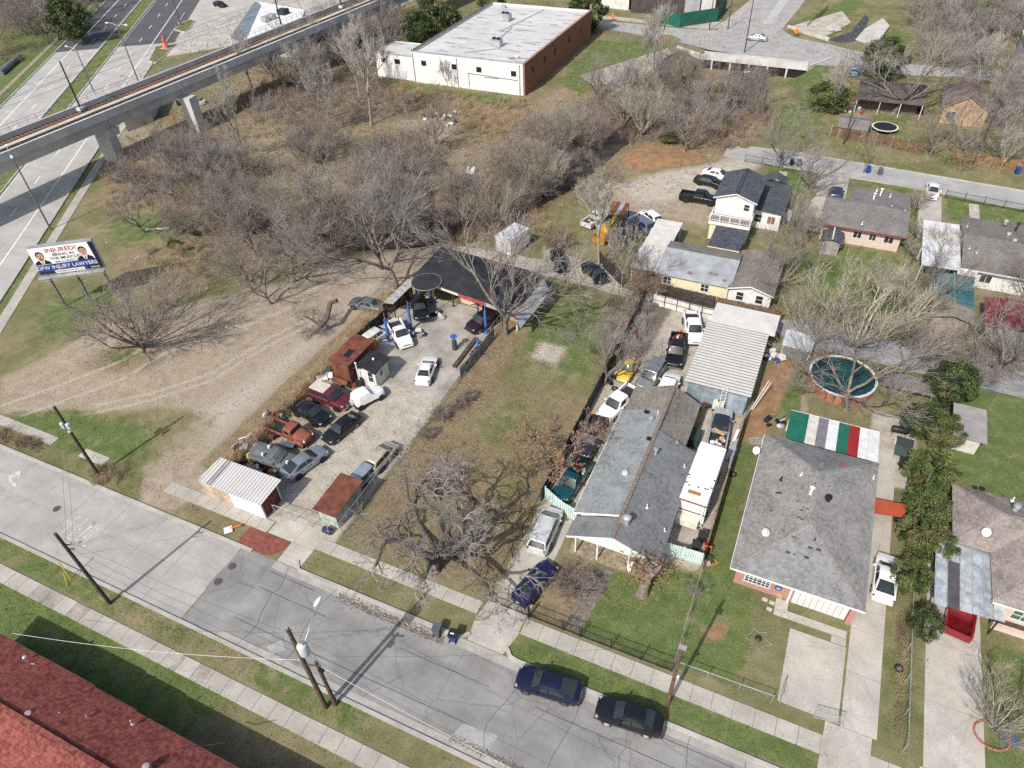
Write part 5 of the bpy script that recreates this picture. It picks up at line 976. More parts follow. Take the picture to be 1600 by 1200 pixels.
roof(t, [(-7.7, 94.9, 3.0), (-3.5, 94.9, 2.75), (-3.5, 104.8, 2.75), (-7.7, 104.8, 3.0)], SH_SLATE); walls(t, -7.38, -3.8, 95.2, 104.4, 0, 2.72, SIDING)
walls(t, -12.0, -7.4, 99.8, 104.2, 0, 2.7, SIDING); roof(t, [(-12.4, 99.7, 3.2), (-7.72, 99.7, 3.2), (-7.72, 104.7, 2.8), (-12.4, 104.7, 2.8)], SH_SLATEY)
roof(t, [(-7.9, 104.0, 2.95), (-6.2, 104.0, 3.7), (-6.2, 106.2, 3.7), (-7.9, 106.2, 2.95)], SH_SLATE); roof(t, [(-6.2, 104.0, 3.7), (-4.5, 104.0, 2.95), (-4.5, 106.2, 2.95), (-6.2, 106.2, 3.7)], SH_SLATE)
window(t, (-6.8, 95.2, 1.5), 'S', .9, 1.1, 1, 2); window(t, (-5.0, 95.2, 1.5), 'S', 1.0, 1.1, 2, 1, M('brown_panel', (.22, .13, .10), .7, .2, 3)); MB().box(-3.55, -2.6, 98.2, 99.4, .2, 1.4).build('bay_box', TIN, t)
t = thing('shed', 'small yellow shed under a slate shingle lean-to roof by the balcony', 'shed', (-9.4, 86.3, 0))
walls(t, -10.9, -7.8, 84.4, 88.2, 0, 2.3, YELW); roof(t, [(-11.5, 83.8, 2.45), (-7.3, 83.8, 2.45), (-7.3, 88.9, 2.75), (-11.5, 88.9, 2.75)], SH_SLATEY); fascia(t, [(-11.5, 83.76, 2.38), (-7.3, 83.76, 2.38)], M('cream_trim', (.68, .62, .42), .7, .1, 2), .14)
t = thing('house', 'long pale yellow house with a patched grey tin roof behind the dark fence', 'house', (-9, 78, 0))
walls(t, -15.7, -7.0, 75.3, 82.0, 0, 2.5, YELW); roof(t, [(-16.1, 74.9, 2.55), (-6.7, 74.9, 2.55), (-6.7, 80.2, 3.3), (-16.1, 80.2, 3.3)], TIN, .08); roof(t, [(-16.1, 80.2, 3.32), (-6.7, 80.2, 3.32), (-6.7, 82.6, 2.9), (-16.1, 82.6, 2.9)], SH_FARB)
for x0, x1, y in ((-9.9, -8.6, 76.6), (-8.0, -7.5, 75.8), (-12.3, -11.7, 75.9)): MB().slab([(x0, y, 2.60+.1415*(y-74.9)), (x1, y, 2.60+.1415*(y-74.9)), (x1, y+.4, 2.60+.1415*(y-74.5)), (x0+.1, y+.5, 2.60+.1415*(y-74.4))], .03).build('roof_patch', M('tin_patch', (.20, .19, .18), .8, .2, 2), t)
gable_wall(t, -6.9, -1.9, 75.3, 2.48, 3.2, SIDING, xr=-4.4); walls(t, -6.9, -1.9, 75.3, 83.5, 0, 2.48, SIDING)
roof(t, [(-7.1, 74.8, 2.62), (-4.4, 74.8, 3.42), (-4.4, 84.0, 3.42), (-7.1, 84.0, 2.62)], SH_BRN); roof(t, [(-4.4, 74.8, 3.42), (-1.6, 74.8, 2.6), (-1.6, 84.0, 2.6), (-4.4, 84.0, 3.42)], SH_BRN); fascia(t, [(-7.1, 74.76, 2.55), (-4.4, 74.76, 3.36), (-1.6, 74.76, 2.53)], WHITE, .13)
for x in (-14.5, -9.8): window(t, (x, 75.3, 1.6), 'S', .9, 1.0, 2, 2)
for x in (-5.5, -3.2): window(t, (x, 75.3, 1.5), 'S', .8, 1.1, 1, 2)
t = thing('canopy', 'pale flat canopy roof along the scrap cars', 'canopy', (-17.7, 82, 0))
for i in range(5): y0, y1 = 75.1+i*2.64, 75.1+(i+1)*2.64; MB().slab([(-19.4+.0*i, y0+.01, 2.55), (-15.85, y0+.01, 2.62), (-15.9, y1-.01, 2.62), (-19.5, y1-.01, 2.55)], .06).build('roof_panel', M('cream_roof_sheet', (.56, .545, .505), .7, .12, .8, fine=.08), t)
for y in (75.4, 80, 84.5, 88): MB().box(-19.2, -19.1, y-.05, y+.05, 0, 2.5).build('post', DWHITE, t); MB().box(-16.1, -16.0, y-.05, y+.05, 0, 2.5).build('post', DWHITE, t)
t = thing('house', 'low pink brick house under a plain grey roof', 'house', (7, 98, 0))
walls(t, 4.7, 11.6, 101.22, 106.4, 0, 2.6, BRK_P); walls(t, 1.7, 11.59, 95.2, 101.2, 0, 2.6, BRK_P); roof(t, [(1.2, 94.5, 2.65), (12.1, 94.5, 2.65), (12.1, 100.5, 3.5), (1.2, 100.5, 3.5)], SH_FAR); roof(t, [(4.4, 100.5, 3.5), (12.1, 100.5, 3.5), (12.1, 107.2, 2.65), (4.4, 107.2, 2.65)], SH_FAR); roof(t, [(1.2, 100.5, 3.49), (4.39, 100.5, 3.49), (4.39, 101.6, 3.3), (1.2, 101.6, 3.3)], SH_FAR)
fascia(t, [(1.2, 94.46, 2.58), (12.1, 94.46, 2.58)], M('maroon_trim', (.20, .06, .055), .7, .1, 2), .2)
for x, w_ in ((6.3, 1.0), (8.2, .8), (10.2, 1.1)): window(t, (x, 95.2, 1.55), 'S', w_, .9, 2, 1)
for u, v, k in ((1376, 304, 'flue'), (1365, 311, 'flue'), (1391, 307, 'pipe'), (1393, 325, 'pipe'), (1413, 332, 'pipe'), (1347, 350, 'pipe'), (1370, 298, 'pipe')): vent(t, u, v, 3.2, k, WHITE)
t = thing('shed', 'small grey shed with a pale ridge behind the pink brick house', 'shed', (3, 92.8, 0))
walls(t, 2.2, 4.4, 91.3, 93.9, 0, 2.0, M('grey_boards', (.30, .285, .27), .9, .2, 2)); roof(t, [(1.9, 91.0, 2.0), (3.3, 91.0, 2.55), (3.3, 94.2, 2.55), (1.9, 94.2, 2.0)], SH_SLATE, .06); roof(t, [(3.3, 91.0, 2.55), (4.7, 91.0, 2.0), (4.7, 94.2, 2.0), (3.3, 94.2, 2.55)], SH_SLATE, .06); MB().beam((3.3, 91, 2.58), (3.3, 94.2, 2.58), .15, .04).build('ridge_cap', WHITE, t)
t = thing('house', 'wide dull grey roofed house with a white patio cover at the right edge', 'house', (22, 96, 0))
walls(t, 18.9, 32, 89.9, 102.3, 0, 2.6, SIDING); roof(t, [(18.4, 89.2, 2.7), (33, 89.2, 2.7), (33, 96, 3.7), (18.4, 96, 3.7)], SH_FARB); roof(t, [(18.4, 96, 3.7), (33, 96, 3.7), (33, 103, 2.7), (18.4, 103, 2.7)], SH_FARB); fascia(t, [(18.4, 89.15, 2.62), (33, 89.15, 2.62)], WHITE, .18)
window(t, (21.5, 89.9, 1.4), 'S', 1.2, 1.0, 2, 1); door(t, (23.8, 89.9, 1.1), 'S')
for u, v, k, m in ((1571, 349, 'turbine', TIN), (1575, 369, 'turbine', TIN), (1584, 379, 'turbine', TIN), (1511, 354, 'pipe', None), (1536, 376, 'pipe', None), (1515, 388, 'pipe', None), (1526, 395, 'pipe', None), (1588, 358, 'flue', DMETAL)): vent(t, u, v, 3.4, k, m)
PWT = M('patio_white', (.60, .61, .62), .6, .08, 1, fine=.05)
for i in range(5): MB().slab([(14.0, 88.6+i*2.4, 2.5), (18.35, 88.6+i*2.4, 2.62), (18.35, 90.98+i*2.4, 2.62), (14.0, 90.98+i*2.4, 2.5)], .05).build('patio_panel', PWT if i != 3 else M('patio_grey', (.52, .51, .50), .7, .1, 1), t)
MB().slab([(18.0, 88.0, 2.45), (20.2, 88.0, 2.45), (20.2, 89.9, 2.6), (18.0, 89.9, 2.6)], .05).build('patio_panel', PWT, t)
for x, y in ((14.1, 88.8), (14.1, 94), (14.1, 100.2)): MB().box(x-.06, x+.06, y-.06, y+.06, 0, 2.45).build('post', WHITE, t)
t = thing('shed', 'shed with a teal sheet roof and tan boards below', 'shed', (17.5, 82.5, 0))
TEALR = M('teal_roof_sheet', (.045, .15, .16), .6, .3, .8, col2=(.03, .10, .12), fine=.12); walls(t, 15.6, 19.4, 78.6, 86.8, 0, 2.2, M('tan_boards', (.30, .245, .20), .9, .2, 2))
roof(t, [(15.2, 80.9, 2.3), (17.5, 80.9, 2.95), (17.5, 87.2, 2.95), (15.2, 87.2, 2.3)], TEALR, .05); roof(t, [(17.5, 80.9, 2.95), (19.8, 80.9, 2.3), (19.8, 87.2, 2.3), (17.5, 87.2, 2.95)], TEALR, .05); MB().beam((17.5, 80.9, 2.98), (17.5, 87.2, 2.98), .08, .04).build('ridge_cap', TIN, t)
TANR = M('tan_roofing', (.26, .225, .19), .9, .2, 2); roof(t, [(15.3, 78.0, 2.25), (17.5, 78.0, 2.85), (17.5, 80.88, 2.9), (15.3, 80.88, 2.28)], TANR, .05); roof(t, [(17.5, 78.0, 2.85), (19.7, 78.0, 2.25), (19.7, 80.88, 2.28), (17.5, 80.88, 2.9)], TANR, .05)
t = thing('shed', 'grey shed with a dull red roof at the right edge', 'shed', (23, 81, 0))
walls(t, 21.2, 26, 78.2, 83.8, 0, 2.2, M('grey_block', (.42, .44, .46), .85, .15, 1.5)); RRF = M('dull_red_roof', (.20, .05, .055), .8, .25, 1, fine=.12); roof(t, [(20.8, 78.0, 2.3), (23.9, 78.0, 2.85), (23.9, 84.2, 2.85), (20.8, 84.2, 2.3)], RRF, .06); roof(t, [(23.9, 78.0, 2.85), (27, 78.0, 2.3), (27, 84.2, 2.3), (23.9, 84.2, 2.85)], RRF, .06)
t = thing('shed', 'open white tin shed by the pool with a pale gate frame', 'shed', (2.2, 68, 0)); MB().slab([(.6, 66.9, 2.0), (3.7, 66.7, 2.0), (3.9, 69.2, 2.2), (.7, 70.0, 2.2)], .05).build('roof', M('pale_tin', (.56, .60, .63), .5, .15, 1.2, metal=.2), t); MB().box(.8, 3.4, 67.0, 67.08, 0, 1.9).build('wall', M('grey_boards_dark', (.17, .16, .15), .9, .2, 2), t)
for x, y in ((.8, 67), (3.6, 66.9), (3.7, 69.1), (.8, 69.8)): MB().box(x-.04, x+.04, y-.04, y+.04, 0, 1.98).build('post', DWHITE, t)
t = thing('shed', 'small grey roofed garden shed behind the evergreen on the lawn', 'shed', (19, 61, 0)); walls(t, 18.0, 20.0, 59.2, 62.9, 0, 1.95, M('cream_shed_wall', (.55, .52, .48), .8, .1, 2)); roof(t, [(17.5, 58.8, 2.05), (20.4, 58.8, 2.05), (20.4, 63.4, 2.35), (17.5, 63.4, 2.35)], M('grey_felt', (.27, .255, .25), .9, .12, 1.2), .07)
t = thing('house', 'far house with a dark sagging roof and a shadowed open porch', 'house', (8, 148, 0))
walls(t, 2.8, 12.5, 145.6, 153.4, 0, 2.6, M('dark_boards', (.12, .10, .09), .9, .2, 2)); DKS = shingle('dark_brown_shingles', (.115, .10, .09), (.16, .135, .115), .18, .4, 0, .4); roof(t, [(2.0, 143.2, 2.5), (13.4, 143.6, 2.5), (13.4, 149.5, 3.7), (2.0, 149.5, 3.7)], DKS); roof(t, [(2.0, 149.5, 3.7), (13.4, 149.5, 3.7), (13.4, 154.2, 2.6), (2.0, 154.2, 2.6)], DKS)
for x in (2.3, 6.2, 9.6, 13.1): MB().box(x-.06, x+.06, 143.5, 143.62, 0, 2.4).build('post', DWHITE, t)
t = thing('shed', 'far white garden shed with a grey roof beside the trampoline', 'shed', (2.7, 133, 0)); walls(t, .6, 4.8, 130.8, 135.4, 0, 1.9, WHITE); roof(t, [(.2, 130.6, 1.95), (5.1, 130.3, 1.95), (5.2, 133.2, 2.6), (.3, 133.4, 2.6)], SH_FAR, .07); roof(t, [(.3, 133.4, 2.6), (5.2, 133.2, 2.6), (5.2, 136, 2.0), (.2, 136, 2.0)], SH_FAR, .07)
t = thing('house', 'far tan brick house end with a broad gable', 'house', (19.5, 147, 0)); walls(t, 16.4, 23.2, 143.2, 153, 0, 2.7, BRK_T); gable_wall(t, 16.4, 23.2, 143.2, 2.68, 4.9, BRK_T); DKT = M('brown_shingle_far', (.20, .15, .13), .9, .2, 1.5); roof(t, [(16.0, 142.9, 2.7), (19.8, 142.9, 5.05), (19.8, 153.4, 5.05), (16.0, 153.4, 2.7)], DKT); roof(t, [(19.8, 142.9, 5.05), (23.6, 142.9, 2.7), (23.6, 153.4, 2.7), (19.8, 153.4, 5.05)], DKT); window(t, (17.8, 143.2, 1.6), 'S', 1.4, 1.2, 2, 1)
t = thing('shop', 'shop with a blue grey canopy and white roof behind the viaduct', 'shop', (-136, 150, 0))
CAN = M('blue_grey_canopy', (.17, .205, .225), .6, .15, .6, fine=.08); cs_ = [G(360, 58, 4.2), G(398, 2, 4.2), G(408, 6, 4.2), G(377, 62, 4.2)]
MB().slab(cs_, .4).build('canopy', CAN, t); MB().slab([G(380, 58, 4.9), G(404, 6, 4.9), G(411, 8, 4.3), G(392, 52, 4.3)], .2).build('canopy_slope', METAL, t)
w4 = [tuple(G(*q, 4.4))[:2] for q in ((384, 58), (406, 3), (476, 16), (462, 60))]; MB().prism(w4, 0, 4.4).build('walls', SIDING, t); MB().slab([(*p, 4.48) for p in w4], .06).build('roof', ROOFW, t)
for u, v, s in ((425, 30, 1.8), (443, 22, 2.2), (415, 34, 1.5)): p = G(u, v, 4.5); MB().cbox((p.x, p.y, 5.1), (s, s, 1.2)).build('rooftop_unit', METAL if u != 443 else DMETAL, t)
for q in cs_[:2]: MB().tube([(q.x, q.y, 0), (q.x, q.y, 4)], .15, 8).build('column', WHITE, t)
t = thing('depot', 'far depot with a dark screened front and pale towers behind a green fence', 'depot', G(1040, 10))
def pb(q, z1, nm, m): MB().prism([tuple(G(*p))[:2] for p in q], 0, z1).build(nm, m, t)
pb([(985, 20), (1068, 24), (1075, -30), (990, -30)], 7, 'screened_hall', M('dark_mesh_wall', (.07, .06, .055), .8, .2, .6)); pb([(1068, 26), (1092, 22), (1098, -10), (1072, -10)], 9, 'tower', M('pale_block', (.52, .53, .53), .8, .15, .6)); pb([(1094, 22), (1116, 20), (1118, -15), (1096, -15)], 8, 'tower', WHITE); pb([(905, 8), (982, 16), (982, -20), (900, -20)], 4.5, 'low_hall', DWHITE)
b = MB(); gp = [G(1030, 36), G(1062, 43), G(1120, 34), G(1134, 14)]
t = thing('fence', 'green fabric screened fence before the far depot', 'fence', gp[0])
GSC = M('green_screen_fabric', (.015, .105, .075), .75, .15, .5, fine=.08)
for p, q in zip(gp[:-1], gp[1:]):
    n_ = max(1, int((q-p).length/3))
    for i in range(n_): a, c = p.lerp(q, i/n_), p.lerp(q, (i+1)/n_); MB().beam(a+Vector((0, 0, 1.6)), c+Vector((0, 0, 1.6)), .05, 3.2).build('screen_panel', GSC, t); MB().tube([a, a+Vector((0, 0, 3.4))], .05, 5).build('post', DMETAL, t)
t = thing('warehouse', 'pale ribbed metal wall at the far right edge', 'building', (33, 170, 0)); MB().box(29.9, 44, 158, 182, 0, 5.5).build('wall', M('silver_ribbed_wall', (.50, .53, .56), .5, .08, .4, metal=.2), t); MB().slab([(29.6, 157.6, 5.55), (44.4, 157.6, 5.55), (44.4, 182.4, 5.9), (29.6, 182.4, 5.9)], .1).build('roof', ROOFW, t)
# ================================================================ vehicles
# kind: length, width, height, wheelbase, wheel radius, belt height, hood height at cowl, nose height, deck height,
#       fractions of the length from the front: cowl, windscreen top, rear-window top, rear-window base; roof half-width factor
KIND = {
 'sedan':   (4.85, 1.84, 1.46, 2.80, .33, .92, .96, .70, 1.02, .29, .43, .70, .86, .66),
 'coupe':   (4.70, 1.80, 1.38, 2.70, .32, .88, .92, .66, .98, .30, .44, .68, .87, .62),
 'liftback':(4.95, 1.88, 1.44, 2.90, .34, .92, .96, .72, 1.00, .28, .41, .68, .93, .66),
 'hatch':   (4.20, 1.76, 1.50, 2.60, .32, .92, .98, .72, 1.05, .26, .40, .84, .96, .70),
 'suv':     (4.90, 1.93, 1.80, 2.85, .38, 1.12, 1.14, .92, 1.15, .27, .39, .90, .975, .78),
 'minivan': (5.05, 1.96, 1.76, 3.00, .35, 1.05, 1.08, .84, 1.10, .20, .36, .90, .98, .76),
 'pickup':  (5.70, 1.98, 1.84, 3.60, .39, 1.12, 1.16, .98, 1.15, .27, .37, .60, .625, .76),
 'reg_cab': (5.20, 1.90, 1.74, 3.10, .37, 1.08, 1.10, .94, 1.10, .29, .39, .54, .56, .76),
 'beetle':  (4.05, 1.56, 1.50, 2.40, .32, .86, .98, .60, .80, .36, .46, .70, .86, .60),
}
def loft(b, secs, k=0, caps=True):
    n = len(secs[0]); o = len(b.v)
    for s in secs: b.v += [tuple(p) for p in s]
    f = [(o+i*n+j, o+i*n+(j+1) % n, o+(i+1)*n+(j+1) % n, o+(i+1)*n+j) for i in range(len(secs)-1) for j in range(n)]
    if caps: f += [tuple(range(o, o+n))[::-1], tuple(range(o+(len(secs)-1)*n, o+len(secs)*n))]
    b.f += f; b.m += [k]*len(f); return b
def ring(x, hw, zl, zs, zt, cr=0.0):
    """closed cross section of the lower body: sill, side, shoulder, top"""
    half = [(hw*.86, zl), (hw*.97, zl+.10), (hw, zl+.45*(zs-zl)), (hw*.985, zs-.05), (hw*.93, zs+.25*(zt-zs)), (hw*.72, zs+.80*(zt-zs)), (hw*.36, zt), ]
    return [(x, y, z) for y, z in half]+[(x, -y, z) for y, z in half[::-1]]
def vehicle(kind, pm, label, fr, re, name='parked_car', cat=None, z=.55, group=None, loc=None, rot=None, base_z=0.0, hub=None, tint=None, trim=None, bed=None, roofmat=None, lift=0.0, hoodmat=None, rack=False, scale=1.0):
    L, Wd, H, wb, wr, zb, zc, zn, zd, f0, f1, f2, f3, rf = KIND[kind]
    if loc is None:
        a, c = G(*fr, z), G(*re, z); m = (a+c)/2; d = a-c; loc = (m.x, m.y, base_z); rot = math.degrees(math.atan2(d.y, d.x))
    cat = cat or {'pickup': 'pickup truck', 'reg_cab': 'pickup truck', 'suv': 'suv', 'minivan': 'minivan'}.get(kind, 'car')
    t = thing(name, label, cat, (loc[0], loc[1], loc[2]+lift), rot, group or 'vehicles parked in the yards and streets'); t.scale = (scale,)*3
    h = L/2; hw = Wd/2; X = lambda f: h-f*L
    zl = .24 if kind in ('suv', 'pickup', 'reg_cab') else .19
    pick = kind in ('pickup', 'reg_cab'); van = kind in ('suv', 'minivan', 'hatch')
    bt = kind == 'beetle'
    S = [ring(h, hw*(.55 if not pick else .8), zl+.14, zn-.16, zn-.10), ring(h-.06, hw*(.74 if not pick else .93), zl+.06, zn-.10, zn-.02), ring(h-.20, hw*.90, zl, zn-.06, zn+.03), ring(h-.55, hw*.97, zl, zn+.0+.03, zn+.09),
         ring(X(f0*.62), hw, zl, zb-.12, zc-.03), ring(X(f0), hw, zl, zb-.04, zc), ring(X((f0+f2)/2), hw, zl, zb-.01, zb+.02)]
    if bt: S[3] = ring(h-.5, hw*.95, zl, zn+.12, zn+.22); 
    if pick: S += [ring(X(f3), hw, zl, zb-.02, zb+.01)]
    elif van: S += [ring(X(f2), hw, zl, zb, zb+.03), ring(-h+.18, hw*.96, zl, zb-.02, zb+.02), ring(-h+.05, hw*.90, zl+.05, zb-.06, zb-.02), ring(-h, hw*.84, zl+.12, zb-.16, zb-.12)]
    else: S += [ring(X(f2), hw, zl, zb, zb+.03), ring(X(f3), hw*.985, zl, zb, zd-.01 if not bt else zb), ring(-h+.30, hw*.94, zl, zb-.03 if not bt else .7, zd), ring(-h+.08, hw*.84, zl+.05, zb-.1 if not bt else .55, zd-.05 if not bt else .6), ring(-h, hw*.70, zl+.14, zb-.26 if not bt else .45, zd-.2 if not bt else .5)]
    loft(MB(), S).build('body', pm, t, 38, True)
    # cabin: outline at the belt, outline at the roof
    hb, hr = hw*.90, hw*rf; x0, x1, x2, x3 = X(f0), X(f1), X(f2), X(f3); zr = H-.055; zb2 = zb-.03
    def cab(x, yb, yr, zt, zlow):
        half = [(yb, zlow), (yb*.985, zlow+.02), (yr, zt-.04), (yr*.86, zt), (yr*.4, zt+.035)]
        return [(x, y, z_) for y, z_ in half]+[(x, -y, z_) for y, z_ in half[::-1]]
    cs = [cab(x0+.04, hb*.94, hb*.93, zc-.02, zc-.06), cab(x0-.35*(x0-x1), hb*.97, hb-.35*(hb-hr), zc+.36*(H-zc)-.02, zb2), cab(x1, hb, hr*.99, zr-.005, zb2), cab((x1+x2)/2, hb, hr, zr+.01, zb2), cab(x2, hb*.99, hr*.98, zr-.01, zb2)]
    zdk = zb if (van or pick) else zd
    if not pick and not van: cs += [cab((x2+x3)/2, hb*.97, (hb+hr)/2*.97, (zr+zdk)/2+.04, zb2)]
    cs += [cab(x3-.02, hb*.95, (hb*.93 if not (van or pick) else hr*1.06), zdk-.0 if not (van or pick) else zdk+.02 if van else zdk+.02, zb2)] if not (van or pick) else [cab(x3, hb*.96, hr*1.12, zdk+.12, zb2)]
    loft(MB(), cs).build('cabin', roofmat or pm, t, 35, True)
    gm = tint or CGLASS
    def pane(nm, P, off=.012):
        P = [Vector(p) for p in P]; n = (P[1]-P[0]).cross(P[2]-P[0]).normalized(); c = sum(P, Vector())/len(P)
        if n.dot(c-Vector((c.x*.4, 0, zb-.4))) < 0: n = -n
        MB().add([p+n*off for p in P], [tuple(range(len(P)))]).build(nm, gm, t, None, True)
    ya, yt = hb*.86, hr*.90
    xt, xb_ = x1+.03, x0-.04; mz = zc+.36*(H-zc); mx = x0-.35*(x0-x1); my = hb-.35*(hb-hr)
    b = MB()
    zt1 = zr-.01+.035*.55
    prof = [(xb_+.055, ya, zc+.045), (mx+.035, my*.90, mz+.02), (xt+.02, yt, zt1+.0)]
    for x, y, z_ in prof: b.v += [(x+.05, -y, z_+.0), (x+.075, -y*.4, z_+.035), (x+.075, y*.4, z_+.035), (x+.05, y, z_)]
    b.f = [(4*i+j, 4*i+j+1, 4*i+j+5, 4*i+j+4) for i in range(2) for j in range(3)]; b.m = [0]*6; b.build('windshield', gm, t, 40, True)
    b = MB()
    if pick or van: prof = [(x2-.03, yt*.97, zr-.12), (x3-.02, hr*1.0, zdk+.24)]; off = -.05
    else: prof = [(x2-.05, yt*.98, zr-.0), ((x2+x3)/2, (hb+hr)/2*.86, (zr+zdk)/2+.055), (x3+.14, hb*.84, zdk+.075)]; off = -.02
    for x, y, z_ in prof: b.v += [(x+off, -y, z_+.01), (x+off-.02, -y*.4, z_+.045), (x+off-.02, y*.4, z_+.045), (x+off, y, z_+.01)]
    b.f = [(4*i+j, 4*i+4+j, 4*i+5+j, 4*i+1+j) for i in range(len(prof)-1) for j in range(3)]; b.m = [0]*len(b.f); b.build('rear_window', gm, t, 40, True)
    def side(x, q, s):    # a point on the cabin side: q=0 belt, 1 roof edge
        return (x, s*(hb*.985+(hr-hb*.985)*q+.014), zb2+.02+(zr-.06-zb2)*q)
    MB().cbox((x0+.10, 0, zc+.025), (.12, hb*1.55, .035)).build('wiper_cowl', BLACK, t, None, True)
    xB = (x1+x2)/2+(.12 if not pick else -.2); xe = x3+(.35 if not (van or pick) else .12)
    for s in (1, -1):
        sp = [[(x0-.42, .12), (x1-.10, .90), (xB+.05, .92), (xB+.05, .12)], [(xB-.05, .12), (xB-.05, .92), ((x2+.10) if not (van) else (x2+.9 if L > 4.5 else x2+.1), .90), (xe+.28 if not van else (x2+.85 if L > 4.5 else xe), .12)]]
        if van and L > 4.5: sp.append([(x2+.76, .12), (x2+.80, .90), (x2+.06, .86), (x3+.16, .14)])
        if kind == 'reg_cab': sp = [[(x0-.42, .12), (x1-.08, .90), (x2+.16, .9), (x2+.14, .12)]]
        for P in sp:
            if P[0][0] - P[-1][0] < .2: continue
            MB().add([side(x, q, s) for x, q in P], [(0, 1, 2, 3)]).build('side_window', gm, t, None, True)
        MB().cbox((x0-.48, s*(hw+.09), zb+.07), (.13, .19, .14)).build('mirror', pm, t, None, True)
        sm = MB()
        for xs_ in (x0-.30, xB, (x2+x3)/2 if not pick else x3+.1): sm.cbox((xs_, s*hw*1.0, zl+.45), (.022, .012, zb-zl-.42))
        sm.cbox((x0-.9, s*hw*1.0, zb-.16), (.22, .03, .04)); sm.cbox((xB-.75, s*hw*1.0, zb-.16), (.22, .03, .04)); sm.build('door_seam', BLACK, t, None, True)
        if not bt: MB().cbox((h-.20, s*hw*.70, zn-.055), (.20, .30, .10), -s*26).build('headlight', LAMP, t, None, True)
        else: MB().lathe((h-.22, s*hw*.68, zn-.02), [(.03, -.12), (.12, 0), (.1, .1), (.02, .13)], 10, axis='x').build('headlight', LAMP, t, None, True)
        tz = zd-.16 if not (van or pick) else zb-.1
        MB().cbox((-h+(.06 if van or pick else .15), s*hw*.76, tz if not bt else .62), (.12, .24 if not (van or pick) else .14, .13 if not (van or pick) else .34), s*14).build('taillight', TAIL, t, None, True)
    for x in (h-(L-wb)*.46, h-(L-wb)*.46-wb):
        for s in (1, -1):
            MB().lathe((x, s*(hw*.965), wr), [(wr+.055, -.12), (wr+.055, .012)], 18, axis='y').build('wheel_arch', BLACK, t, 30, True)
            if rack and s == 1: continue
            y0 = s*(hw-.10)
            w_ = MB().lathe((x, y0, wr), [(wr*.8, -.10), (wr*.97, -.10), (wr, -.05), (wr, .07), (wr*.95, .115), (wr*.7, .12)], 18, axis='y').build('wheel', RUBBER, t, 40, True)
            MB().lathe((x, y0+s*.118, wr), [(wr*.66, -.012), (wr*.66, .012), (wr*.58, .016), (wr*.18, .004), (wr*.12, .02)], 14, axis='y').build('rim', hub or M('alloy_wheel', (.34, .35, .36), .35, .1, 3, metal=.5), w_, 30, True)
    for x, s in ((h-.01, 1), (-h+.01, -1)):
        MB().cbox((x-s*.06, 0, zl+.20), (.16, Wd*.84, .16)).build('bumper', trim or pm, t, None, True)
    MB().cbox((h-.03, 0, zn-.19), (.10, Wd*.42, .14)).build('grille', CHROME if pick or trim else BLACK, t, None, True)
    if kind not in ('pickup', 'reg_cab'): MB().cbox((-h-.0, 0, zl+.42 if not van else zl+.45), (.03, .34, .15)).build('license_plate', WHITE, t, None, True)
    if pick:                                               # open load bed behind the cab
        xa, xz = x3-.04, -h+.03; tb = zb+.02
        b = MB(); b.box(xz, xa, -hw*.80, hw*.80, .62, .70); b.build('bed_floor', bed or M('bed_liner', (.03, .03, .032), .8, .2, 3), t, None, True)
        b = MB()
        for s in (1, -1): b.box(xz, xa, min(s*hw*.82, s*hw*.985), max(s*hw*.82, s*hw*.985), .34, tb)
        b.box(xa-.06, xa-.01, -hw*.8, hw*.8, .5, tb); b.build('bed_side', pm, t, None, True)
        MB().box(xz-.03, xz+.06, -hw*.95, hw*.95, .42, tb-.02).build('tailgate', pm, t, None, True)
    return t
def p_(n, c, *a, **k): return paint(n, c, *a, **k)
BLK = p_('black', (.012, .012, .014), dust=.2); NVY = p_('navy', (.010, .014, .045), dust=.2); WHT = p_('white', (.72, .72, .71), .35, 0, .05); SLV = p_('silver', (.42, .43, .45), .3, .6); PUR = p_('indigo', (.018, .016, .085), dust=.1)
TEAL = p_('teal', (.012, .085, .105)); MRN = p_('maroon', (.13, .018, .028), .4, .1, .3); GRY = p_('grey', (.20, .21, .215), .35, .4); YEL = p_('yellow', (.55, .40, .035), .4, 0, .15); RED = p_('red', (.22, .010, .014), .3, .1)
BEI = p_('beige', (.42, .38, .29), .5, .1, .2); SLB = p_('silver_blue', (.36, .38, .42), .3, .6); DBL = p_('dark_blue', (.018, .028, .05)); OFF = p_('offwhite', (.58, .58, .56), .5, 0, .2)
vehicle('liftback', NVY, 'dark blue liftback parked at the kerb, ahead of the black sedan', (806, 1056), (911, 1086), hub=M('dark_wheel', (.12, .12, .125), .4, .1, 3, metal=.4))
vehicle('sedan', BLK, 'black sedan at the kerb by the brown pole, behind the blue liftback', (929, 1103), (1041, 1137), hub=M('bright_wheel', (.6, .61, .62), .3, .1, 3, metal=.5))
vehicle('coupe', PUR, 'indigo coupe just inside the iron gate, under a bare bush', (862, 880), (809, 941))
vehicle('minivan', SLV if False else p_('pale_silver', (.58, .59, .58), .35, .2), 'pale minivan strewn with leaves in front of the mint green gate', (866, 797), (838, 862))
vehicle('reg_cab', TEAL, 'teal pickup with a loaded bed beside the grey gabled house', (874, 778), (912, 722), z=.8)
vehicle('pickup', GRY if False else p_('charcoal', (.045, .048, .055)), 'charcoal pickup with a chrome grille under the brown leaved tree', (906, 716), (938, 650), z=.8, trim=CHROME)
vehicle('pickup', WHT, 'white crew cab pickup with dark bed by the gabled house', (942, 651), (990, 606), z=.8)
vehicle('suv', p_('pewter', (.30, .315, .32), .35, .5), 'pewter wagon between the yellow car and the ribbed carport', (1001, 609), (1034, 562), z=.8)
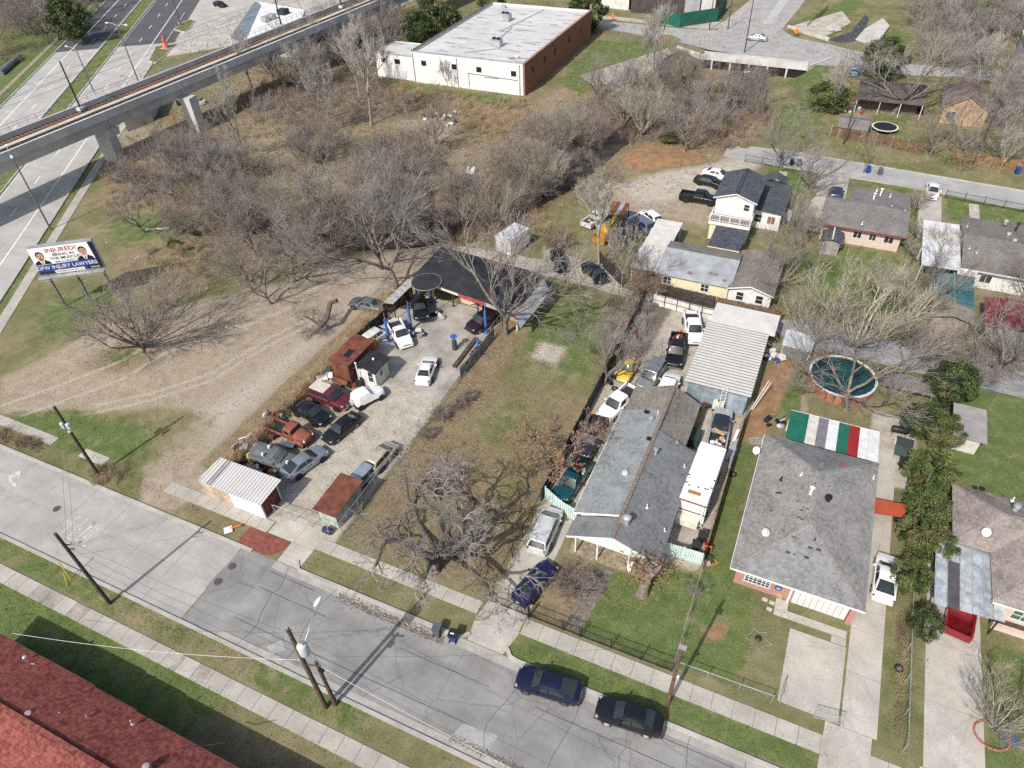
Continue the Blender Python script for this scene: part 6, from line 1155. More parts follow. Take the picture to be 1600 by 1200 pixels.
vehicle('beetle', YEL, 'small round yellow car under the bare tree by the fence', (971, 596), (990, 560), trim=CHROME)
vehicle('suv', WHT, 'white boxy wagon half hidden behind the brown roof', (1051, 587), (1035, 625), z=.8)
vehicle('pickup', BLK, 'black pickup with red junk in its bed near the ribbed carport', (1051, 578), (1063, 516), z=.8, trim=CHROME)
vehicle('pickup', WHT, 'white pickup nose down beside the ribbed carport roof', (1088, 538), (1079, 486), z=.8, trim=BLACK)
vehicle('pickup', p_('silver_grey', (.40, .42, .43)), 'silver pickup heaped with white bags behind the motorhome', (1131, 640), (1119, 697), z=.8, roofmat=p_('darkroof', (.03, .035, .05)))
# workshop yard
vehicle('reg_cab', WHT, 'white regular cab pickup beside the blue lift posts', (636, 540), (613, 500), z=.8)
vehicle('coupe', WHT, 'white coupe alone on the concrete in the workshop yard', (673, 560), (660, 597))
vehicle('suv', p_('plum', (.03, .012, .018)), 'dark plum wagon under the bare tree by a blue lift post', (733, 513), (778, 487), z=.8)
vehicle('sedan', p_('steel', (.22, .235, .26), .3, .6), 'steel grey sedan parked on bare dirt outside the workshop fence', (547, 470), (600, 482))
vehicle('sedan', BLK, 'black sedan between the maroon wagon and the rusted truck', (513, 660), (459, 630), hub=CHROME)
vehicle('sedan', BLK, 'small black sedan nose towards the street in the junk yard', (511, 687), (557, 650), hub=M('grey_wheel', (.25, .25, .26), .4, .1, 3), scale=.95)
vehicle('liftback', SLB, 'silver blue sedan next to the ribbed white shed', (499, 706), (451, 740))
mv = vehicle('suv', MRN, 'faded maroon two door wagon with a cream rear top', (548, 632), (485, 607), z=.8, trim=CHROME)
MB().slab([(-.15, -.71, 1.83), (-2.15, -.70, 1.82), (-2.15, .70, 1.82), (-.15, .71, 1.83)], .07).build('rear_top', M('cream_hardtop', (.52, .47, .40), .6, .1, 2), mv, None, True)
for s in (1, -1): MB().slab([(-.2, s*.80, 1.56), (-2.25, s*.80, 1.56), (-2.1, s*.73, 1.78), (-.2, s*.735, 1.79)], .03).build('rear_top_side', M('cream_hardtop', (.52, .47, .40)), mv, None, True) if False else None
vehicle('hatch', BEI, 'old beige hatchback under the great oak in the yard', (608, 700), (583, 728))
vehicle('hatch', p_('pale_blue', (.30, .36, .42)), 'pale blue wreck touching the rust roofed shed', (585, 724), (560, 750), base_z=-.15)
v = vehicle('sedan', BLK, 'black sedan raised on the blue two post lift by the round roof', (661, 508), (653, 468), lift=.75)
vehicle('hatch', OFF, 'stripped off-white car shell by the rusted container', (598, 515), (576, 530), base_z=-.2)
# behind
vehicle('sedan', BLK, 'black sedan facing the camera in the alley, under orange leaves', (880, 424), (868, 392))
vehicle('sedan', p_('black_gloss', (.010, .011, .014)), 'glossy black sedan angled across the alley by the dark fence', (946, 441), (914, 412))
vehicle('pickup', BLK, 'big black pickup parked before the white two storey house', (1121, 312), (1064, 303), z=.8)
vehicle('sedan', BLK, 'black sedan between the big black pickup and the white sedan', (1128, 288), (1090, 279), z=.6)
vehicle('sedan', WHT, 'white sedan farthest in the row before the two storey house', (1138, 276), (1104, 269), z=.6)
vehicle('reg_cab', OFF, 'old white pickup in the scrap beside the yellow digger', (947, 330), (916, 350), z=.8)
vehicle('suv', p_('dark_grey', (.05, .055, .06)), 'dark grey wagon among the scrap beside the pale canopy', (968, 370), (1000, 346), z=.8)
vehicle('hatch', WHT, 'white hatchback at the head of the pale canopy', (1005, 328), (1028, 345), z=.8)
vehicle('suv', p_('blue_grey', (.16, .19, .24)), 'blue grey wagon behind the dark one in the scrap row', (990, 342), (1012, 356), z=.8)
vehicle('suv', DBL, 'dark blue wagon in the drive behind the brick house', (1307, 296), (1305, 313), z=.8)
vehicle('sedan', WHT, 'white sedan in the drive before the white patio roof', (1456, 307), (1458, 290))
vehicle('liftback', WHT, 'white sedan tight beside the grey hipped house', (1387, 868), (1379, 938), scale=.97)
vehicle('pickup', RED, 'deep red pickup with its bed out from the grey carport', (1513, 906), (1496, 990), z=.8, bed=p_('red_bed', (.16, .008, .012)))
vehicle('sedan', p_('silver_far', (.45, .46, .48)), 'silver sedan crossing the culvert bridge', (1168, 57), (1197, 60), z=.6)
vehicle('sedan', BLK, 'black sedan on the forecourt at the top edge', (354, 9), (333, 4), z=.6)
vehicle('suv', p_('far_blue', (.10, .16, .26)), 'blue wagon half under trees beside the dark roofed far house', (1338, 105), (1333, 118), z=.6)
# ================================================================ trees and brush
def proj_h(base, top):
    """height of something that stands on base and reaches up to the picture row of top"""
    b = G(*base); q0 = Vector((b.x, b.y, -HC)); k = (600-top[1])/F
    a0, a1 = q0.dot(AU)-k*q0.dot(AF), AU.z-k*AF.z
    return -a0/a1
def grow(seed, trunk=3.0, r=.22, main=5, L=5.0, levels=5, spread=.75, curl=.16, up=.06, shrink=.64, kids=(2, 3), lean=0.0, rmin=.0098, taper=.55):
    g = random.Random(seed); segs = []
    def rv(): return Vector((g.gauss(0, 1), g.gauss(0, 1), g.gauss(0, 1)))
    def side(d):
        v = rv(); v -= d*v.dot(d); return v.normalized()
    def br(p, d, l, r0, lv):
        n = 5 if lv == 0 else 4 if lv < 3 else 3 if lv < levels else 2
        r1 = max(rmin, r0*taper); kid = []
        for i in range(n):
            d = (d+rv()*curl*(.7 if lv == 0 else 1.0 if lv < 3 else .75)+Vector((0, 0, up))).normalized(); q = p+d*(l/n)
            a, b = r0+(r1-r0)*i/n, r0+(r1-r0)*(i+1)/n; segs.append((p, q, a, b, lv)); p = q
            if lv < levels and (i >= 1 or lv >= 2): kid.append((p.copy(), d.copy(), b, i/n))
        if lv < levels:
            for _ in range(g.randint(*kids)):
                kp, kd, kr, t = g.choice(kid); br(kp, (kd+side(kd)*spread*g.uniform(.6, 1.25)*.94**lv).normalized(), l*shrink*g.uniform(.7, 1.2)*(1.2 if lv == levels-1 else 1), max(rmin, kr*.6), lv+1)
            for s in (1, -1) if g.random() < .6 else (1,): br(p, (d+side(d)*spread*.5*s).normalized(), l*shrink*g.uniform(.75, 1.1), max(rmin, r1*.85), lv+1)
    p = Vector((0, 0, -.15)); d = Vector((lean, 0, 1)).normalized(); m = 4; fork = []
    for i in range(m):
        d = (d+rv()*curl*.35).normalized(); q = p+d*(trunk/m); flare = 1.35 if i == 0 else 1
        segs.append((p, q, r*flare*(1-.3*i/m), r*(1-.3*(i+1)/m), -1)); p = q
        if i >= m-2: fork.append((p.copy(), d.copy()))
    for i in range(main):
        a = 2*math.pi*(i+g.uniform(-.25, .25))/main; fp, fd = fork[-1] if i % 3 else fork[0]
        e = Vector((math.cos(a), math.sin(a), 0)); br(fp, (fd*g.uniform(.5, 1.1)+e*spread*g.uniform(.7, 1.25)).normalized(), L*g.uniform(.8, 1.15), r*.62, 0)
    return segs
def segmesh(name, segs, mat, n):
    P0 = np.array([tuple(s[0]) for s in segs]); P1 = np.array([tuple(s[1]) for s in segs]); r0 = np.array([s[2] for s in segs]); r1 = np.array([s[3] for s in segs])
    D = P1-P0; D /= np.linalg.norm(D, axis=1, keepdims=True)+1e-9; A = np.where(np.abs(D[:, 2:3]) < .9, [[0, 0, 1.]], [[1., 0, 0]]); U = np.cross(D, A); U /= np.linalg.norm(U, axis=1, keepdims=True); Q = np.cross(D, U)
    V = []
    for j in range(n):
        t = 2*math.pi*j/n; o = U*math.cos(t)+Q*math.sin(t); V += [P0+o*r0[:, None], P1+o*r1[:, None]]
    V = np.stack(V, 1).reshape(-1, 3); k = len(segs); b = (np.arange(k)*2*n)[:, None]; Fq = []
    for j in range(n): Fq.append(np.concatenate([b+2*j, b+2*((j+1) % n), b+2*((j+1) % n)+1, b+2*j+1], 1))
    return npmesh(name, V, np.stack(Fq, 1).reshape(-1, 4), mat, n > 3)
PROTO = {}
def proto(key, bark, twig, cut=1, leaves=None, **k):
    segs = grow(**k); H = max(s[1].z for s in segs)
    tr = [s for s in segs if s[4] <= cut]; tw = [s for s in segs if s[4] > cut]
    PROTO[key] = (segmesh('trunk', tr, bark, 6), segmesh('crown', tw, twig, 3), H, tw, len(segs))
LEAFO = M('dry_orange_leaf', (.30, .155, .07), .8, .35, 1.2, col2=(.19, .10, .05), fine=.2); LEAFT = M('dry_tan_leaf', (.30, .185, .10), .8, .35, 1.2, col2=(.20, .125, .07), fine=.2)
def leafmesh(tw, mat, n, size, seed, lv):
    g = random.Random(seed); src = [s for s in tw if s[4] >= lv]; b = MB()
    for _ in range(n):
        s = g.choice(src); c = s[1].lerp(s[0], g.random())+Vector((g.gauss(0, .12), g.gauss(0, .12), g.gauss(0, .1))); u = Vector((g.gauss(0, 1), g.gauss(0, 1), g.gauss(0, .6))).normalized(); w_ = u.cross(Vector((g.gauss(0, 1), g.gauss(0, 1), g.gauss(0, 1)))).normalized(); z = size*g.uniform(.6, 1.3)
        b.add([c-u*z, c+w_*z*.6, c+u*z, c-w_*z*.6], [(0, 1, 2, 3)])
    return b.mesh('leaves', mat)
proto('oak', BARKD, M('oak_twigs', (.31, .28, .25), .95, .25, .8, fine=.2), 1, seed=11, trunk=3.0, r=.52, main=7, L=6.0, levels=5, spread=.85, curl=.34, up=-.01, shrink=.60, kids=(2, 2), rmin=.013, taper=.62)
proto('wide', BARK, TWIG, 1, seed=5, trunk=2.4, r=.24, main=5, L=4.4, levels=4, spread=.66, curl=.16, up=.07, shrink=.66, kids=(2, 3))
proto('wide_b', BARK, TWIGR, 1, seed=23, trunk=2.0, r=.22, main=6, L=4.2, levels=4, spread=.66, curl=.17, up=.07, shrink=.66, kids=(2, 3))
proto('tall', BARKP, TWIGP, 1, seed=8, trunk=6.5, r=.20, main=5, L=5.0, levels=4, spread=.42, curl=.11, up=.14, shrink=.58, kids=(3, 4), rmin=.014)
proto('tall_b', BARKP, TWIGP, 1, seed=31, trunk=5.0, r=.20, main=6, L=5.6, levels=4, spread=.45, curl=.12, up=.12, shrink=.56, kids=(3, 4), rmin=.014)
proto('thin', BARK, TWIG, 1, seed=14, trunk=4.0, r=.11, main=4, L=3.0, levels=4, spread=.5, curl=.13, up=.1, shrink=.6, kids=(2, 3))
proto('forked', BARK, TWIG, 1, seed=3, trunk=2.6, r=.30, main=3, L=6.0, levels=4, spread=.5, curl=.2, up=.07, shrink=.66, kids=(2, 3))
proto('fan', BARK, TWIGR, 0, seed=17, trunk=.5, r=.2, main=12, L=4.6, levels=3, spread=.85, curl=.07, up=.06, shrink=.55, kids=(4, 6))
proto('fan_pale', M('pale_stems', (.40, .36, .31), .9, .2, 2), M('olive_pale_twigs', (.42, .385, .30), .95, .25, .8, fine=.2), 0, seed=44, trunk=.4, r=.15, main=11, L=3.6, levels=3, spread=.62, curl=.09, up=.1, shrink=.56, kids=(3, 5))
proto('round_bush', M('bush_stems', (.16, .125, .105), .95, .2, 2), M('bush_twigs', (.30, .245, .215), .95, .25, .8, fine=.2), 0, seed=9, trunk=.2, r=.09, main=16, L=1.5, levels=3, spread=1.0, curl=.14, up=.06, shrink=.62, kids=(3, 4), rmin=.009)
proto('brush', TWIG, TWIG, 0, seed=61, trunk=.3, r=.05, main=7, L=1.7, levels=3, spread=.7, curl=.2, up=.09, shrink=.6, kids=(2, 3), rmin=.012)
LEAFM = {k: leafmesh(PROTO[k][3], m, n, s, 5, lv) for k, m, n, s, lv in (('wide_b', LEAFT, 4200, .13, 2), ('fan', LEAFO, 3000, .12, 1))}
def tree(key, base, top=None, lab='', group=None, h=None, rot=None, leaves=False, wide=1.0, name='bare_tree', cat='tree', z=None):
    p = G(*base); H = h or proj_h(base, top); s = H/PROTO[key][2]
    t = thing(name, lab, cat, (p.x, p.y, gz(p.x, p.y) if z is None else z), rnd.uniform(0, 360) if rot is None else rot, group); t.scale = (s*wide, s*wide, s)
    link('trunk', PROTO[key][0], t); link('crown', PROTO[key][1], t)
    if leaves: link('leaves', LEAFM[key], t)
    return t
TH = 'bare trees of the brushy bottom land'
tree('oak', (678, 890), None, 'huge gnarled dark bare oak over the field by the street', h=11.5, rot=200, wide=1.3)
tree('forked', (621, 450), (585, 215), 'forked bare tree leaning at the corner of the workshop awning', rot=160)
tree('wide', (597, 420), (560, 250), 'grey bare tree just behind the forked one on the dirt lot')
tree('wide', (790, 522), (745, 325), 'big bare tree against the side of the black workshop roof', rot=100, wide=1.15)
tree('fan', (225, 548), (240, 440), 'wide multi stemmed bare tree on the vacant lot beside the billboard', wide=1.35, rot=30)
tree('wide_b', (872, 742), None, 'tan leaved tree overhanging the field and the charcoal pickup', h=7.0, leaves=True, rot=250, wide=1.25)
tree('fan', (868, 388), None, 'small tree thick with orange leaves at the alley corner', h=3.6, leaves=True, wide=1.2)
tree('fan', (1005, 462), None, 'low tree thick with dead orange leaves before the pale canopy', h=4.0, leaves=True, wide=1.15)
tree('wide_b', (1012, 455), (1010, 372), 'bare tree with a few tan leaves reaching over the pale canopy', leaves=False, wide=.9)
tree('tall', (936, 414), (945, 260), 'slim grey tree rising beside the scrap yard at the alley')
tree('tall_b', (972, 447), (1000, 345), 'slim pale tree in front of the dark board fence by the alley')
tree('wide', (945, 600), (955, 490), 'twiggy bare tree at the fence beside the yellow car', wide=1.0, rot=120)
tree('round_bush', (897, 925), None, 'round bare bush between the front path and the indigo coupe', name='bush', cat='bush', h=2.6, wide=1.25)
tree('brush', (1080, 932), None, 'thin brown shrub on the chain link fence between the two lawns', name='bush', cat='bush', h=2.2)
tree('fan_pale', (1552, 1140), None, 'pale bare tree in a brick ring in the far right front yard', h=5.2, wide=1.1, name='bare_tree')
tree('wide', (1322, 640), (1310, 500), 'bare tree leaning over the round pool', wide=1.3)
tree('fan_pale', (1332, 545), (1320, 420), 'broad pale multi stemmed tree behind the alley', wide=1.25)
tree('fan_pale', (1372, 468), (1380, 400), 'pale vase shaped shrub tree in the rear lawn')
tree('fan_pale', (1265, 540), (1270, 440), 'pale brushy tree beside the tin shed')
tree('wide_b', (1215, 455), (1200, 350), 'reddish bare tree over the right end of the long yellow house', wide=1.1)
tree('wide', (1238, 395), (1240, 320), 'olive tinged bare tree between the two storey house and the brick house')
tree('wide', (1445, 480), (1440, 370), 'bare tree beside the teal roofed shed', wide=1.1); tree('fan_pale', (1432, 500), (1430, 430), 'leaning pale stems crowding the teal roofed shed')
tree('wide', (1550, 590), (1540, 470), 'wide bare tree in front of the dull red shed', wide=1.3); tree('wide_b', (1478, 590), (1480, 520), 'bare tree left of the wide one before the red shed', wide=1.3)
tree('wide', (1598, 470), (1590, 380), 'bare tree behind the dull red shed at the right edge'); tree('fan_pale', (1472, 400), (1480, 350), 'thin bare tree over the white patio cover')
tree('wide', (935, 158), (930, 80), 'lone dark oak on the grass below the brown brick wall', rot=30, wide=1.1)
for b_, t_, k, lab in (((385, 252), (340, 95), 'tall', 'tall pale bare tree in front of the viaduct pier'), ((517, 208), (500, 90), 'tall_b', 'pale bare tree with a clean straight stem before the viaduct'), ((580, 196), (560, 18), 'tall', 'tallest pale bare tree standing left of the white warehouse'), ((562, 150), (545, 25), 'tall_b', 'second pale tree close to the corner of the white warehouse'), ((468, 142), (440, 60), 'tall_b', 'pale bare tree right under the viaduct girder'), ((417, 216), (400, 130), 'thin', 'dark leaning bare tree on the far dirt patch'), ((515, 382), (510, 250), 'wide', 'bare tree on the green patch by the dark debris'), ((424, 476), (415, 395), 'wide', 'small bare tree nearest the broken limb on the dirt'), ((460, 441), (455, 330), 'wide_b', 'bare tree behind the small one on the dirt'), ((463, 420), (440, 300), 'wide', 'grey bare tree at the edge of the dirt clearing'), ((396, 455), (380, 350), 'wide_b', 'reddish bare tree left of the dirt clearing'), ((226, 364), (215, 290), 'wide', 'bare tree with a white plank at its foot behind the billboard'), ((680, 225), (675, 130), 'wide_b', 'reddish bare tree amid the rubbish before the warehouse'), ((700, 140), (695, 90), 'tall_b', 'slim pale tree against the white warehouse wall'), ((1005, 126), (1000, 20), 'tall', 'tall thin pale tree at the creek fence'), ((1021, 112), (1020, -5), 'tall_b', 'taller pale tree at the creek beside the thin one'), ((1069, 238), (1075, 150), 'wide', 'bare tree by the rust coloured dirt'), ((935, 298), (935, 240), 'wide_b', 'small bare tree at the edge of the caliche car park'), ((1221, 262), (1215, 165), 'wide', 'bare tree on the verge by the blue bins'), ((1260, 298), (1250, 215), 'wide', 'bare tree in the yard beside the two storey house'), ((1349, 270), (1345, 200), 'thin', 'small thin tree on the kerb of the back street'), ((1300, 178), (1310, 85), 'tall_b', 'leaning pale tree beside the far white shed'), ((1396, 178), (1400, 45), 'wide', 'great dark tree growing through the far sagging roofed yard'), ((1452, 246), (1450, 165), 'wide_b', 'broad reddish tree over the back street fence'), ((1500, 275), (1500, 190), 'thin', 'thin tree on the back street beside the leaning pole'), ((1560, 270), (1560, 190), 'tall_b', 'slim pale tree at the right end of the back street'), ((595, 272), (590, 195), 'thin', 'thin bare tree at the near end of the far dirt patch'), ((517, 292), (510, 200), 'thin', 'thin dark bare tree leaning over the far dirt patch')):
    tree(k, b_, t_, lab, wide=1.75 if 'great dark' in lab else 1.2 if k.startswith('wide') else 1.0)
g = random.Random(5)
def scatter_trees(poly, n, keys, hs, lab, group, zpick=None):
    P = W(poly); lo, hi = P.min(0), P.max(0); c = 0
    def inside(x, y):
        r = False
        for a, b in zip(P, np.roll(P, -1, 0)):
            if (a[1] > y) != (b[1] > y) and x < (b[0]-a[0])*(y-a[1])/(b[1]-a[1])+a[0]: r = not r
        return r
    while c < n:
        x, y = g.uniform(lo[0], hi[0]), g.uniform(lo[1], hi[1])
        if not inside(x, y): continue
        k = g.choice(keys); H = g.uniform(*hs); s = H/PROTO[k][2]; t = thing('bare_tree' if H > 3.2 else 'bush', lab, 'tree' if H > 3.2 else 'bush', (x, y, gz(x, y)), g.uniform(0, 360), group); wd = g.uniform(1.0, 1.3); t.scale = (s*wd, s*wd, s)
        link('trunk', PROTO[k][0], t); link('crown', PROTO[k][1], t); c += 1
scatter_trees([(-25, 112), (35, 92), (125, 52), (160, -5), (120, -25), (-25, -20)], 44, ['wide_b', 'wide_b', 'wide'], (9, 13), 'bare brown tree in the wood beyond the avenue', 'trees of the wood beyond the avenue')
scatter_trees([(200, 300), (300, 240), (420, 300), (560, 320), (560, 370), (440, 410), (350, 430), (290, 390)], 21, ['wide', 'wide_b', 'wide', 'fan'], (6, 9.5), 'grey bare tree in the thicket between the billboard and the workshop', 'trees of the thicket behind the dirt lot')
scatter_trees([(560, 290), (700, 300), (790, 290), (830, 220), (900, 200), (930, 260), (880, 320), (800, 360), (700, 370), (600, 350)], 20, ['wide_b', 'wide', 'fan_pale', 'fan'], (6.0, 9.5), 'bare tree in the creek thicket behind the black workshop roof', 'trees of the creek thicket')
scatter_trees([(930, 190), (985, 130), (1050, 110), (1170, 120), (1200, 180), (1140, 235), (1050, 225), (960, 225)], 26, ['wide', 'wide_b', 'fan_pale'], (5.0, 9.0), 'bare tree crowding the creek below the culvert', 'trees along the creek below the culvert')
scatter_trees([(600, 20), (540, 70), (420, 110), (380, 160), (560, 140), (590, 90), (650, 40)], 26, ['wide_b', 'tall', 'wide'], (8, 13), 'bare tree between the viaduct and the warehouse', 'trees between viaduct and warehouse')
scatter_trees([(1400, 0), (1600, 0), (1600, 110), (1480, 130), (1430, 90)], 34, ['wide', 'wide_b', 'wide', 'tall_b'], (7, 11), 'grey bare tree in the wood at the top right', 'trees of the top right wood')
scatter_trees([(1480, 130), (1600, 120), (1600, 250), (1500, 250)], 20, ['wide_b', 'wide', 'tall_b'], (6, 10), 'bare tree in the yards beyond the back street fence', 'trees beyond the back street')
scatter_trees([(1400, 500), (1600, 560), (1600, 620), (1400, 590)], 6, ['fan_pale', 'wide'], (3.5, 5), 'twiggy tree along the rear alley fence', 'trees along the rear alley')
scatter_trees([(1235, 330), (1275, 300), (1250, 420), (1215, 430)], 5, ['fan_pale', 'wide'], (3, 5), 'brushy tree in the strip beside the pink brick house', 'brush beside the brick house')
scatter_trees([(1425, 300), (1440, 300), (1445, 420), (1425, 420)], 5, ['fan_pale'], (2.2, 3.6), 'dry shrub along the fence left of the white patio cover', 'shrubs along the patio fence')
scatter_trees([(540, 805), (720, 620), (735, 625), (550, 815)], 4, ['round_bush', 'brush'], (1.2, 2.0), 'bare bush along the chain link fence under the oak', 'bushes under the oak along the fence')
scatter_trees([(270, 290), (200, 220), (330, 230), (420, 240), (520, 230), (640, 225), (720, 240), (640, 290), (520, 320), (330, 300)], 38, ['fan', 'thin', 'wide_b', 'wide'], (3.5, 8), 'brownish bush between the viaduct and the far dirt patch', 'bushes below the viaduct')
scatter_trees([(160, 260), (230, 250), (220, 330), (170, 330), (140, 310)], 5, ['round_bush', 'fan'], (2.0, 3.2), 'tawny brush beside the avenue sidewalk', 'brush beside the avenue sidewalk')
# the pruned stump tree in the front yard
p = G(1003, 928); t = thing('pollard_tree', 'thick pruned tree with short sprouts in the front lawn of the gabled house', 'tree', (p.x, p.y, 0)); b = MB(); gg = random.Random(4)
for pts, rr in (([(0, 0, -.1), (.05, .05, .6), (.1, .35, 1.6), (.15, .7, 2.6), (-.2, 1.1, 3.3)], [.62, .44, .40, .34, .22]), ([(.12, .4, 1.7), (.6, .6, 2.6), (1.0, 1.1, 3.2)], [.3, .24, .15]), ([(.05, .3, 1.5), (-.5, .4, 2.4), (-.9, .8, 3.0)], [.3, .22, .14])): b.tube([(p.x+q[0], p.y+q[1], q[2]) for q in pts], rr, 9)
b.build('trunk', M('stump_bark', (.20, .165, .14), .95, .3, 4, bump=.5, bscale=14), t, 60); sg = []
for hx, hy, hz in ((-.2, 1.1, 3.3), (1.0, 1.1, 3.2), (-.9, .8, 3.0), (.2, .7, 2.6)):
    for _ in range(16):
        d = Vector((gg.gauss(0, 1), gg.gauss(.1, 1), abs(gg.gauss(.4, .5)))).normalized(); q = Vector((hx, hy, hz)); l = gg.uniform(.5, 1.1); r_ = .04
        for s in range(3): d = (d+Vector((gg.gauss(0, .15), gg.gauss(0, .15), gg.gauss(0, .15)))).normalized(); e = q+d*l*.6; sg.append((q, e, r_, r_*.65, 1)); q = e; r_ *= .65
o = link('sprouts', segmesh('sprouts', sg, M('brown_sprouts', (.17, .12, .10), .95, .2, 2), 3), t)
b = MB()
for _ in range(260):
    c = Vector((p.x-.1+gg.gauss(0, .9), p.y+.9+gg.gauss(0, .8), 2.6+gg.gauss(0, .7))); a = gg.uniform(0, 6.28); b.add([c+Vector((math.cos(a+k)*.1, math.sin(a+k)*.1, gg.uniform(-.05, .05))) for k in (0, 1.6, 3.1, 4.7)], [(0, 1, 2, 3)])
b.build('leaves', LEAFO, t)
# the broken dark limb on the dirt
p = G(500, 520); t = thing('broken_tree', 'broken dark tree with a thick sawn limb on the bare dirt', 'tree', (p.x, p.y, 0)); b = MB(); q = G(540, 500)
b.tube([(p.x-.4, p.y-.2, .0), (p.x+.3, p.y+.3, 1.0), (p.x+1.0, p.y+.7, 1.9), (q.x-1.2, q.y-.6, 2.7), (q.x-.4, q.y-.2, 3.0)], [.32, .30, .30, .30, .28], 8).tube([(p.x+.3, p.y+.3, .9), (p.x-1.2, p.y+.5, 1.3), (p.x-2.2, p.y+.2, 1.9)], [.2, .15, .08], 6); b.build('trunk', BARKD, t, 60)
o = link('crown', PROTO['fan'][1], t, (-1.2, .2, .4)); o.scale = (.42, .42, .30); o.rotation_euler = (0, R(-40), R(150))
# ---- evergreens
EV = [M('evergreen_leaf_a', (.085, .125, .04), .7, .4, 2, fine=.3, spec=.25), M('evergreen_leaf_b', (.15, .18, .056), .7, .4, 2, fine=.3, spec=.25), M('evergreen_leaf_c', (.16, .15, .066), .8, .4, 2, fine=.3), M('dark_evergreen_leaf', (.052, .078, .03), .7, .4, 2, fine=.3, spec=.25)]
def evergreen(seed, weights, n=9000, clumps=90, flat=1.0):
    r = np.random.default_rng(seed); d = r.normal(size=(clumps, 3)); d /= np.linalg.norm(d, axis=1, keepdims=True); d[:, 2] = d[:, 2]*.5+.5*np.sign(d[:, 2]+.4)*np.abs(d[:, 2])
    rad = .55+.42*r.random(clumps)**.5; cen = d*rad[:, None]; cr = .13+.16*r.random(clumps); mk = r.choice(4, clumps, p=weights)
    which = r.integers(0, clumps, n); o = r.normal(size=(n, 3)); o /= np.linalg.norm(o, axis=1, keepdims=True); P = cen[which]+o*(cr[which]*r.random(n)**.4)[:, None]
    u = r.normal(size=(n, 3)); u /= np.linalg.norm(u, axis=1, keepdims=True); w_ = np.cross(u, r.normal(size=(n, 3))); w_ /= np.linalg.norm(w_, axis=1, keepdims=True); s = (.024+.024*r.random(n))[:, None]
    V = np.stack([P-u*s*1.3, P+w_*s*.7, P+u*s*1.3, P-w_*s*.7], 1).reshape(-1, 3); Fq = np.arange(4*n).reshape(n, 4); me = npmesh('crown', V, Fq, EV[0])
    for m in EV[1:]: me.materials.append(m)
    me.polygons.foreach_set('material_index', mk[which].astype(np.int32)); return me
EVM = {'mix': evergreen(1, [.35, .35, .2, .1]), 'yel': evergreen(2, [.25, .6, .1, .05]), 'brn': evergreen(3, [.3, .2, .45, .05]), 'dark': evergreen(4, [.35, .08, .02, .55])}
def ever(kind, c, rad, zc, lab, group=None, zs=1.0, cat='tree'):
    p = G(c[0], c[1], zc); t = thing('evergreen_tree', lab, cat, (p.x, p.y, 0), 0, group)
    MB().tube([(p.x, p.y, -.1), (p.x+.1, p.y, zc*.6), (p.x, p.y+.05, zc)], [.16, .12, .06], 7).build('trunk', BARK, t, 60)
    o = link('crown', EVM[kind], t, (0, 0, zc)); o.scale = (rad, rad, min(rad*zs, zc*.98)); o.rotation_euler = (0, 0, rnd.uniform(0, 6.28)); return t
ever('yel', (1456, 735), 2.15, 2.6, 'yellow green evergreen heading the hedge beside the grey hipped house', 'hedge evergreens'); ever('mix', (1449, 790), 1.9, 2.4, 'mid green evergreen second down the hedge', 'hedge evergreens'); ever('brn', (1444, 832), 1.9, 2.4, 'brownish evergreen in the hedge by the orange red awning', 'hedge evergreens')
ever('yel', (1466, 855), 1.5, 2.2, 'bright yellow green evergreen against the grey carport', 'hedge evergreens'); ever('mix', (1424, 900), 1.5, 2.0, 'evergreen beside the white sedan in the drive', 'hedge evergreens'); ever('dark', (1446, 975), 1.25, 1.5, 'round dark green evergreen at the street end of the hedge', 'hedge evergreens')
ever('dark', (1442, 655), 1.9, 2.2, 'dark evergreen left of the garden shed', 'evergreens by the lawn'); ever('mix', (1476, 672), 1.9, 2.3, 'evergreen with bare pale branches in it before the garden shed', 'evergreens by the lawn'); ever('dark', (1488, 600), 2.4, 2.4, 'broad dark evergreen behind the garden shed', 'evergreens by the lawn')
tree('fan_pale', (1470, 705), None, 'pale bare branches standing against the evergreen by the garden shed', h=3.6, wide=.8)
for c, r_, z_, k, lab in (((676, 28), 5.2, 5, 'mix', 'olive evergreen beside the warehouse'), ((648, 45), 4.0, 4, 'dark', 'dark evergreen at the warehouse annex'), ((702, 30), 3.2, 3.5, 'dark', 'dark evergreen pressed to the brown roof edge'), ((768, 4), 3.6, 3.5, 'mix', 'evergreen behind the far warehouse corner'), ((918, 18), 4.6, 4.5, 'dark', 'dark evergreen at the brick end of the warehouse'), ((108, 28), 5.0, 6, 'dark', 'lone dark evergreen in the bare wood beyond the avenue'), ((1383, 92), 4.2, 4, 'dark', 'dark evergreen behind the sagging dark roof'), ((1296, 150), 3.6, 2.6, 'yel', 'spreading olive shrub beside the far footpath'), ((1128, 150), 3.0, 2.5, 'yel', 'olive shrub on the creek bank below the culvert'), ((1535, 25), 3.5, 4, 'yel', 'pale olive tree at the top right corner'), ((272, 382), 1.0, .8, 'mix', 'small bright green shrub on the mound behind the billboard'), ((297, 392), .9, .6, 'mix', 'second small green shrub on the mound'), ((1045, 215), 1.6, 1.0, 'mix', 'low green shrub above the rust coloured dirt')): ever(k, c, r_, z_, lab, zs=.9)
